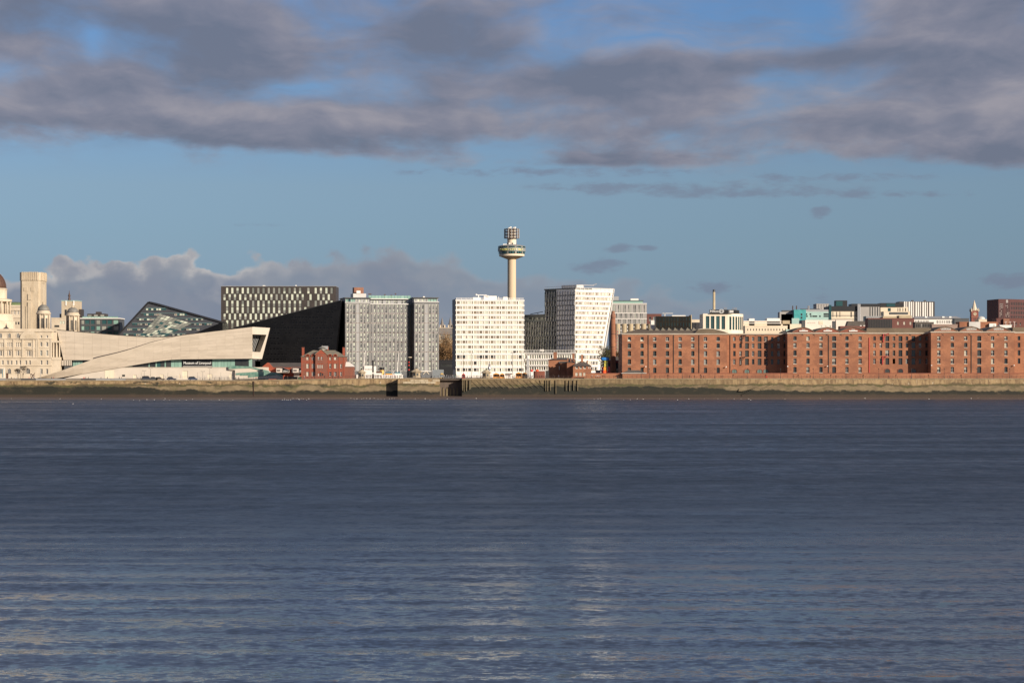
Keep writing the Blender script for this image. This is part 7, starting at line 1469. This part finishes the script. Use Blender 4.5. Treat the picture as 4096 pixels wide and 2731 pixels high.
    T = thing('buoy', 'old cone buoy with red cap on the quay beside the round store', 'buoy', WP(2126, 1511, 1112)); F = Fr(2126, 1112, 0, 9.4); b = MB(F); b.lathe(0, 0, [(.7, 0), (.8, .4), (.35, F.w(1488)), (.3, F.w(1486))], 12); b.build('body', 'ship_white', T); b = MB(F); b.lathe(0, 0, [(.55, F.w(1486)), (.75, F.w(1482)), (.6, F.w(1478))], 12); b.build('cap', 'buoy_red', T)
    # robot-like grey sculpture: plain stand-in
    T = thing('grey_figurehead', 'tall grey metal figurehead behind the middle stone hut', 'sculpture', WP(1958, 1500, 1130)); F = Fr(1958, 1130, 0, 9.0); b = MB(F); b.lathe(0, 0, [(.5, 0), (.4, F.w(1480)), (.9, F.w(1475)), (.7, F.w(1466)), (.35, F.w(1463)), (.6, F.w(1458)), (.2, F.w(1455))], 8); b.build('body', 'steel', T)
    # market stalls
    for i, (x, wd, h, m) in enumerate(((1972, 26, 14, 'orange_boat'), (2000, 18, 13, 'orange_boat'), (2019, 36, 18, 'ship_white'), (2062, 26, 17, 'orange_boat'), (2088, 20, 16, 'orange_boat'), (1848, 12, 12, 'buoy_red'), (1762, 12, 14, 'funnel_buff'))):
        lab = ('orange timber stall right of the middle stone hut', 'small orange stall beside the white tent', 'white market tent in the middle of the stalls', 'orange stall right of the white tent', 'orange stall beside the lettered pillar', 'red stall at the foot of the white flats', 'yellow cabin on the lock footbridge')[i]
        Yq = 1112 + i; F = Fr(x, Yq, 0, 9.4); T = thing('market_stall', lab, 'stall', F.o, None); W_ = F.u(x + wd); hh = F.w(1511 - h)
        for a in (0.05, W_ - .2): b = MB(F); b.box(a, a + .15, 0, .15, 0, hh); b.build('post', m, T)
        b = MB(F); b.box(0, W_, .3, 2, 0, hh * .45); b.build('counter', m, T); b = MB(F); b.box(.1, W_ - .1, 1.8, 2, hh * .45, hh); b.build('back', 'ship_white' if m == 'ship_white' else 'dark_panel', T)
        b = MB(F); b.uw([(-.2, hh), (W_ + .2, hh), (W_ / 2, hh + .7)], -.4, 2.3); b.build('roof', m, T)
ships()
# ------------------------------------------------------------------ cars
def car_parts(name, prof, L, wd, body, label, loc, rz=0, group='cars parked by the quay'):
    T = thing(name, label, 'car', loc, group); o = Vector(loc); b = MB(); b.F = WORLD
    low, roof = prof
    b2 = MB(); pts = low; n = len(pts)
    b2.v = [o + Vector((x, -wd / 2, z)) for x, z in pts] + [o + Vector((x, wd / 2, z)) for x, z in pts]; b2.f = [list(range(n)), list(range(2 * n - 1, n - 1, -1))] + [(i, (i + 1) % n, n + (i + 1) % n, n + i) for i in range(n)]; b2.m = [0] * len(b2.f); b2.build('body', body, T)
    b2 = MB(); k = .82; n = len(roof)
    b2.v = [o + Vector((x, -wd / 2 * (k if z > roof[0][1] + .1 else .97), z)) for x, z in roof] + [o + Vector((x, wd / 2 * (k if z > roof[0][1] + .1 else .97), z)) for x, z in roof]; b2.f = [list(range(n)), list(range(2 * n - 1, n - 1, -1))] + [(i, (i + 1) % n, n + (i + 1) % n, n + i) for i in range(n)]; b2.m = [1, 1] + [1 if i in (1, n - 2) else 0 for i in range(n)]; b2.build('cabin', [body, 'glass_dark'], T)
    xs = [p[0] for p in roof]; zt = max(p[1] for p in roof)
    b2 = MB(); b2.box(o.x + xs[1] * .0 + min(xs) + .8, o.x + max(xs) - .8, o.y - wd / 2 * .83, o.y + wd / 2 * .83, o.z + zt - .02, o.z + zt + .03); b2.build('roof_panel', body, T)
    for sx in (-1, 1):
        for sy in (-1, 1):
            c = o + Vector((sx * L * .31, sy * (wd / 2 - .08), .32)); b2 = MB(); b2.tube(c - Vector((0, .11, 0)), c + Vector((0, .11, 0)), .33, 14); wh = b2.build('wheel', 'tyre', T); b2 = MB(); b2.tube(c - Vector((0, .13, 0)), c + Vector((0, .13, 0)), .2, 10); rim = b2.build('rim', 'steel', T); rim.parent = wh
    for sy in (-1, 1): b2 = MB(); c = o + Vector((L / 2 - .08, sy * wd * .36, .68)); b2.box(c.x - .1, c.x + .1, c.y - .18, c.y + .18, c.z - .1, c.z + .1); b2.build('headlight', 'white_paint', T); c = o + Vector((-L / 2 + .06, sy * wd * .38, .75)); b2 = MB(); b2.box(c.x - .1, c.x + .1, c.y - .14, c.y + .14, c.z - .12, c.z + .12); b2.build('tail_light', 'buoy_red', T)
def sal(L, h, van=False):
    H2 = h * .56; low = [(-L / 2, .3), (L / 2, .3), (L / 2, .62), (L / 2 - .15, .8), (L * .18, H2 + .02), (-L / 2 + .05, H2)]
    roof = [(L * .20, H2 - .02), (L * .04, h), (-L * .30, h), (-L * .46, H2 - .02)] if not van else [(L * .30, H2 - .02), (L * .12, h), (-L * .44, h - .05), (-L * .49, H2 - .02)]
    return low, roof
for x, yb, L, h, v, m, lab in ((588, 1515, 4.7, 2.0, True, 'car_navy', 'tall dark people carrier parked at the left of the cars'), (616, 1516, 3.9, 1.6, False, 'car_navy', 'small dark car between the people carrier and the brown saloon'), (639, 1517, 4.9, 1.5, False, 'car_brown', 'brown saloon car parked beside the dark people carrier'), (686, 1521, 4.5, 1.6, False, 'car_navy', 'dark navy hatchback parked on the quay edge'), (772, 1521, 4.4, 1.7, True, 'car_blue', 'slate blue hatchback parked near the wall step')):
    p = WP(x, yb, 1108); car_parts('parked_car', sal(L, h, v), L, 1.8, m, lab, (p.x, p.y, 8.62))
T_ = Fr(1192, 1110, 0, 8.9); tt = thing('wheeled_bin', 'green wheeled bins left of the pilot house', 'bin', T_.o); bq = MB(T_); bq.uw([(0, 0), (1.5, 0), (1.7, 1.2), (-.1, 1.2)], 0, .9); bq.build('tub', 'bin_green', tt); bq = MB(T_); bq.box(-.15, 1.75, -.05, .95, 1.2, 1.3); bq.build('lid', 'iron', tt)
# ------------------------------------------------------------------ people
def person_mesh(stride, lean=0.0, bend=.12):
    me = bpy.data.meshes.new('person'); J = {'pel': (0, 0, .95), 'bel': (lean * .3, 0, 1.12), 'che': (lean * .7, 0, 1.34), 'nek': (lean, 0, 1.50), 'hd0': (lean + .01, 0, 1.58), 'hd1': (lean + .02, 0, 1.72)}
    E = [('pel', 'bel'), ('bel', 'che'), ('che', 'nek'), ('nek', 'hd0'), ('hd0', 'hd1')]
    rad = {'pel': .15, 'bel': .145, 'che': .165, 'nek': .06, 'hd0': .085, 'hd1': .085}
    for s, nm in ((1, 'l'), (-1, 'r')):
        f = s * stride
        J.update({'hip' + nm: (0, s * .09, .90), 'kne' + nm: (f * .5 + .03, s * .10, .50), 'ank' + nm: (f - .04, s * .10, .09), 'toe' + nm: (f + .14, s * .11, .04), 'sho' + nm: (lean, s * .18, 1.42), 'elb' + nm: (lean - f * .35 - .02, s * .25, 1.14), 'wri' + nm: (lean - f * .6 + bend, s * .24, .90), 'han' + nm: (lean - f * .68 + bend + .03, s * .23, .80)})
        E += [('pel', 'hip' + nm), ('hip' + nm, 'kne' + nm), ('kne' + nm, 'ank' + nm), ('ank' + nm, 'toe' + nm), ('che', 'sho' + nm), ('sho' + nm, 'elb' + nm), ('elb' + nm, 'wri' + nm), ('wri' + nm, 'han' + nm)]
        rad.update({'hip' + nm: .095, 'kne' + nm: .065, 'ank' + nm: .05, 'toe' + nm: .045, 'sho' + nm: .075, 'elb' + nm: .055, 'wri' + nm: .04, 'han' + nm: .045})
    ks = list(J); me.from_pydata([J[k] for k in ks], [(ks.index(a), ks.index(c)) for a, c in E], []); o = bpy.data.objects.new('p', me); COL.objects.link(o)
    o.modifiers.new('s', 'SKIN'); o.modifiers.new('d', 'SUBSURF').levels = 1
    for i, k in enumerate(ks): sv = me.skin_vertices[0].data[i]; sv.radius = (rad[k], rad[k]); sv.use_root = k == 'pel'
    bpy.context.view_layer.update(); r = bpy.data.meshes.new_from_object(o.evaluated_get(bpy.context.evaluated_depsgraph_get())); bpy.data.objects.remove(o)
    r.materials.clear()
    for _ in range(4): r.materials.append(M['skin'])
    for p in r.polygons:
        c = p.center; i = 0
        if c.z < .10: i = 3
        elif c.z < .93 and abs(c.y) < .19: i = 2
        elif c.z < 1.52 and not (c.z < .88 and abs(c.y) > .18): i = 1
        elif c.z > 1.66 or (c.z > 1.58 and c.x < lean - .01): i = 3
        p.material_index = i; p.use_smooth = True
    return r
for nm, c in (('cloth_black', (.015, .015, .018)), ('cloth_navy', (.02, .03, .07)), ('cloth_red', (.5, .03, .03)), ('cloth_white', (.65, .63, .6)), ('cloth_grey', (.14, .14, .14)), ('cloth_denim', (.05, .08, .16)), ('cloth_brown', (.12, .07, .04)), ('cloth_pink', (.5, .2, .2)), ('cloth_green', (.06, .20, .05)), ('cloth_tan', (.35, .25, .15)), ('hair_dark', (.02, .015, .012))): mat(nm, c, .85)
PB = [person_mesh(.28), person_mesh(-.24, .03), person_mesh(.04, .0, .05), person_mesh(.10, .02, .22)]
PM = {}
def person(x, yb, Y, top, leg, pose, rz, label, group=None, zb=None):
    key = (pose, top, leg)
    if key not in PM:
        m = PB[pose].copy(); m.materials[1] = M['cloth_' + top]; m.materials[2] = M['cloth_' + leg]; m.materials[3] = M['hair_dark']; PM[key] = m
    p = WP(x, yb, Y); o = bpy.data.objects.new('person', PM[key]); COL.objects.link(o); o.location = (p.x, Y, zb if zb is not None else ztop(p.x) - .02 if Y < 1420 and x < 1597 else 9.49); o.rotation_euler = (0, 0, rz); o.scale = [RU(.95, 1.05)] * 3
    tag(o, label.replace('person in dark clothes', 'person').replace('person', 'person in %s %s' % (top, ('coat', 'jacket', 'top', 'jumper')[pose]), 1) if group else label, 'person', group)
def people():
    def d(x): return 0 if R() < .5 else pi
    used = [('red jacket walking below the museum ramp', 214, 'red', 'black'), ('red coat on the quay below the museum terraces', 1024, 'red', 'black'), ('dark coat beside the red coated walker below the terraces', 1032, 'black', 'navy'), ('pale shirt and jeans in front of the pilot house', 1217, 'white', 'denim'), ('brown jacket left of the pilot house', 1150, 'brown', 'black')]
    for l, x, a, b_ in used: person(x, 1514, 1106, a, b_, 0, d(x), 'person in ' + l)
    for x in (207, 343, 354, 404, 430, 477, 486, 551, 561, 569): person(x, 1514, 1106, pick([('black', 3), ('navy', 1), ('brown', 1)]), 'black', int(R() * 3), d(x), 'person in dark clothes walking along the parapet below the museum ramp', 'walkers below the museum ramp')
    for x in (877, 912, 943, 955, 1066, 1074): person(x, 1516, 1106, pick([('black', 3), ('grey', 1)]), 'black', int(R() * 3), d(x), 'person in dark clothes at the thin railing below the museum terraces', 'walkers below the museum terraces')
    for x in (1259, 1298, 1330, 1353): person(x, 1510, 1105, 'black', 'black', int(R() * 3), d(x), 'person in dark clothes at the railing in front of the pilot house', 'walkers before the pilot house')
    for x in (35, 45, 58, 66, 92, 116, 126, 136): person(x, 1516, 1110, pick([('black', 2), ('red', 1), ('denim', 1), ('white', 1), ('tan', 1)]), 'black', int(R() * 4), d(x), 'person strolling on the promenade in front of the port building', 'strollers before the port building')
    cl = [('black', 4), ('navy', 2), ('red', 1), ('white', 2), ('brown', 2), ('green', 1), ('tan', 1), ('pink', 1), ('denim', 2)]
    for i in range(26): x = 1466 + i * 6.2 + RU(-2, 2); person(x, 1509, 1104 + RU(0, 6), pick(cl), pick([('black', 2), ('denim', 1)]), int(R() * 4), d(x), 'person in the crowd on the quay in front of the white ship', 'crowd before the white ship')
    for i in range(10): x = 1770 + i * 8.5 + RU(-3, 3); person(x, 1510, 1112 + RU(0, 3), pick(cl), 'black', int(R() * 4), d(x), 'person in the crowd behind the lock gate', 'crowd behind the lock gate')
    for i in range(34): x = 1862 + i * 8.2 + RU(-3, 3); person(x, 1510, 1103 + RU(0, 6), pick(cl), pick([('black', 2), ('denim', 1), ('tan', 1)]), int(R() * 4), d(x), 'person in the crowd among the market stalls', 'crowd at the market stalls')
    for x in (2150, 2158, 2166, 2172, 2212, 2235): person(x, 1511, 1106 + RU(0, 3), pick(cl), 'black', int(R() * 4), d(x), 'person walking past the round brick store and the plain brick house', 'walkers by the brick houses')
    for x in (2368, 2384, 2391, 2399, 2420, 2455): person(x, 1511, 1106, pick([('black', 3), ('white', 1)]), 'black', int(R() * 4), d(x), 'person on the quay below the painted block stack', 'walkers below the painted blocks')
    for x in (2620, 2759, 2778, 2806, 2815, 2884, 2890, 3175, 3228, 3240, 3344, 3452, 3556, 3640, 3800): person(x, 1511, 1105, pick([('black', 4), ('brown', 2), ('red', 1), ('navy', 2)]), 'black', int(R() * 4), d(x), 'person walking along the brick promenade wall below the warehouses', 'walkers below the warehouses')
people()
for x, y in ((336, 1516.5), (3066, 1503)):
    T_ = Fr(x, 1104, 0, 8.9 if x < 1000 else 9.5); tt = thing('lifebelt', 'red lifebelt on a post %s' % ('on the parapet below the museum ramp' if x < 1000 else 'above the landing stair'), 'lifebelt', T_.o); bq = MB(T_); bq.tube((0, 0, -.3), (0, 0, .9), .06); bq.build('post', 'iron', tt)
    bq = MB(T_); n = 12
    for i in range(n): a, c = 2 * pi * i / n, 2 * pi * (i + 1) / n; bq.tube((.36 * cos(a), -.12, .7 + .36 * sin(a)), (.36 * cos(c), -.12, .7 + .36 * sin(c)), .14, 6)
    bq.build('ring', 'buoy_red', tt)
# ------------------------------------------------------------------ trees
def tree(label, x, yb, yt, Y, rx, leafm, n, name='autumn_tree', leaf=.35, seed=1, bare=False, zb=GND):
    rnd = random.Random(seed); b0 = WP(x, yb, Y); b0.z = zb; h = WP(x, yt, Y).z - zb; T = thing(name, label, 'tree', b0); tr = MB(); tips = []
    def limb(p, dr, L, r, k):
        q = p + dr * L; tr.tube(p, q, r, 6, 0, r * .62)
        if k == 0: tips.append(q); return
        for _ in range(3 if k > 1 else 4):
            nd = (dr + Vector((rnd.uniform(-.8, .8), rnd.uniform(-.8, .8), rnd.uniform(-.15, .6)))).normalized(); limb(q, nd, L * rnd.uniform(.55, .8), r * .6, k - 1)
    limb(b0, Vector((0, 0, 1)), h * .30, h * .028, 4 if bare else 3); tr.build('trunk', 'bark', T)
    if bare:
        c = MB()
        for t in tips:
            for _ in range(3): dv = Vector((rnd.uniform(-1, 1), rnd.uniform(-1, 1), rnd.uniform(-.2, 1))).normalized() * h * .08; c.tube(t, t + dv, h * .003 + .012, 3)
        tag(c.build('twigs', 'twig', T), kind='stuff'); return
    c = MB(); cl = [(rnd.gauss(0, .45), rnd.gauss(0, .45), rnd.uniform(.38, .95)) for _ in range(26)]
    for i in range(n):
        a = cl[i % 26]; r = .24; v = Vector((rnd.gauss(0, r), rnd.gauss(0, r), rnd.gauss(0, r * .5)))
        p = b0 + Vector(((a[0] + v.x) * rx, (a[1] + v.y) * rx, (a[2] + v.z * .5) * h)); s = leaf * rnd.uniform(.6, 1.3); e1 = Vector((rnd.uniform(-1, 1), rnd.uniform(-1, 1), rnd.uniform(-1, 1))).normalized() * s; e2 = e1.orthogonal().normalized() * s
        k = len(c.v); c.v += [p - e1, p + e2 * .6, p + e1, p - e2 * .6]; c.f.append((k, k + 1, k + 2, k + 3)); c.m.append(0)
    tag(c.build('crown', leafm, T, fix=False), kind='stuff')
for i, (x, yb, yt, Y, rx) in enumerate(((1772, 1470, 1338, 1470, 5), (1790, 1470, 1350, 1466, 5.5), (1808, 1470, 1342, 1474, 5), (1764, 1470, 1372, 1462, 4), (1800, 1470, 1385, 1458, 4.5))):
    tree(('tall russet tree below the twin spires', 'broad russet tree between the grey and white flats', 'russet tree against the white flats flank', 'low russet bush at the grey flats corner', 'low russet bush above the dark underpass')[i], x, yb, yt, Y, rx, 'leaf_autumn', 2600, seed=i + 3)
for i, (x, yt, rx, lab, m) in enumerate(((2420, 1385, 3.2, 'dark green tree behind the painted block stack', 'leaf_dark'), (2433, 1398, 2.6, 'dark tree at the foot of the brick chimney', 'leaf_dark'), (2486, 1405, 2.4, 'brown leafed tree beside the first warehouse', 'leaf_autumn'))): tree(lab, x, 1490, yt, 1215, rx, m, 2200, 'leafy_tree', .3, i + 20)
tree('small bare tree in front of the port building', 72, 1516, 1465, 1150, 3, 'twig', 0, 'bare_tree', .2, 40, True); tree('taller bare tree beside the dark post by the port building', 92, 1516, 1458, 1156, 3, 'twig', 0, 'bare_tree', .2, 41, True)
def left_props():
    T = thing('anchor', 'large rusty anchor propped on the promenade beside the port building', 'anchor', WP(130, 1516, 1116)); F = Fr(122, 1116); b = MB(F); b.tube((0, 0, .2), (2.0, 0, 3.4), .2); b.tube((0, 0, 3.0), (.5, 0, .0), .16); b.tube((.3, 0, 3.2), (2.2, 0, .3), .22); b.build('shank', 'iron_rust', T); b = MB(F); b.tube((1.2, -.6, 2.6), (2.0, .6, 2.0), .14); b.build('stock', 'iron_rust', T)
    T = thing('sail_boat', 'small white moored boat with furled sails at the left edge', 'boat', WP(12, 1516, 1112)); F = Fr(0, 1112, 0, 8.6); b = MB(F); b.uw([(-.5, .9), (0, .1), (2.6, .1), (3.2, .9)], 0, 1.2); b.build('hull', 'ship_white', T)
    for x in (8, 15): b = MB(F); b.tube((F.u(x), .6, .5), (F.u(x), .6, F.w(1470)), .07); b.build('mast', 'ship_white', T); b = MB(F); b.tube((F.u(x) + .15, .5, 1.2), (F.u(x) + .15, .5, F.w(1474)), .16); b.build('furled_sail', 'ship_white' if x > 10 else 'teal_tarp', T)
    T = thing('red_kiosk', 'narrow dark red kiosk at the left of the port building front', 'kiosk', WP(27, 1516, 1120)); F = Fr(24, 1120); b = MB(F); b.box(0, .9, 0, .9, 0, F.w(1494)); b.build('cabin', 'dome_red', T); b = MB(F); b.box(-.1, 1.0, -.1, 1.0, F.w(1494), F.w(1492)); b.build('roof', 'dark_red_trim', T)
left_props()
# ------------------------------------------------------------------ gulls
def gulls():
    bm = MB(); bm.F = WORLD
    b = MB(); b.lathe(0, 0, [(.02, -.28), (.10, -.15), (.13, 0), (.11, .14), (.05, .22)], 8)
    b.v = [Vector((p.z, p.y, p.x * .9 + .10)) for p in b.v]
    k = MB(); k.lathe(0, 0, [(.01, 0), (.05, .03), (.055, .07), (.02, .11)], 6); n = len(b.v); b.v += [Vector((p.x + .22, p.y, p.z + .16)) for p in k.v]; b.f += [[i + n for i in f] for f in k.f]; b.m += k.m
    for s in (-1, 1): n = len(b.v); b.v += [Vector(p) for p in ((.1, s * .1, .16), (-.12, s * .13, .18), (-.38, s * .05, .15))]; b.f.append((n, n + 1, n + 2)); b.m.append(0)
    o = b.build('tmp', 'gull_white', smooth=True); me = o.data; bpy.data.objects.remove(o)
    pts = [(292, 1615), (45, 1590), (240, 1592), (660, 1592), (405, 1596), (3002, 1600), (2995, 1595), (3140, 1598), (3282, 1594), (3460, 1590), (3716, 1586), (3885, 1588), (3911, 1584), (2299, 1590), (2376, 1590), (2392, 1589), (2401, 1589), (2549, 1588), (1905, 1592), (2015, 1592), (1815, 1594), (1789, 1597), (1700, 1596), (1720, 1600), (1660, 1597), (1605, 1598)]
    pts += [(1130 + i * 7 + RU(-6, 6), 1597 + RU(-4, 3)) for i in range(16)] + [(530 + i * 31 + RU(-9, 9), 1600 + RU(-2, 2)) for i in range(14)] + [(1400 + i * 14 + RU(-5, 5), 1594 + RU(-2, 4)) for i in range(14)] + [(2480 + i * 55 + RU(-20, 20), 1598 + RU(-3, 3)) for i in range(10)]
    for x, y in pts:
        Y = min(1062, EYE * FP / (y - HOR)) if y > 1596 else RU(1058, 1072); p = WP(x, y, Y); zz = 0.0 if Y < 1053 else max(0.0, (Y - 1053) * .016)
        o = bpy.data.objects.new('gull', me); COL.objects.link(o); s = RU(.65, .95); o.scale = (s, s, s); o.location = (p.x, Y, zz - .02 + (.12 if Y > 1053 else 0)); o.rotation_euler = (0, 0, RU(0, 6.28)); tag(o, 'white gull resting at the water edge below the quay', 'gull', 'gulls along the water edge')
gulls()
for o in bpy.data.objects:
    if '_o' in o: del o['_o']
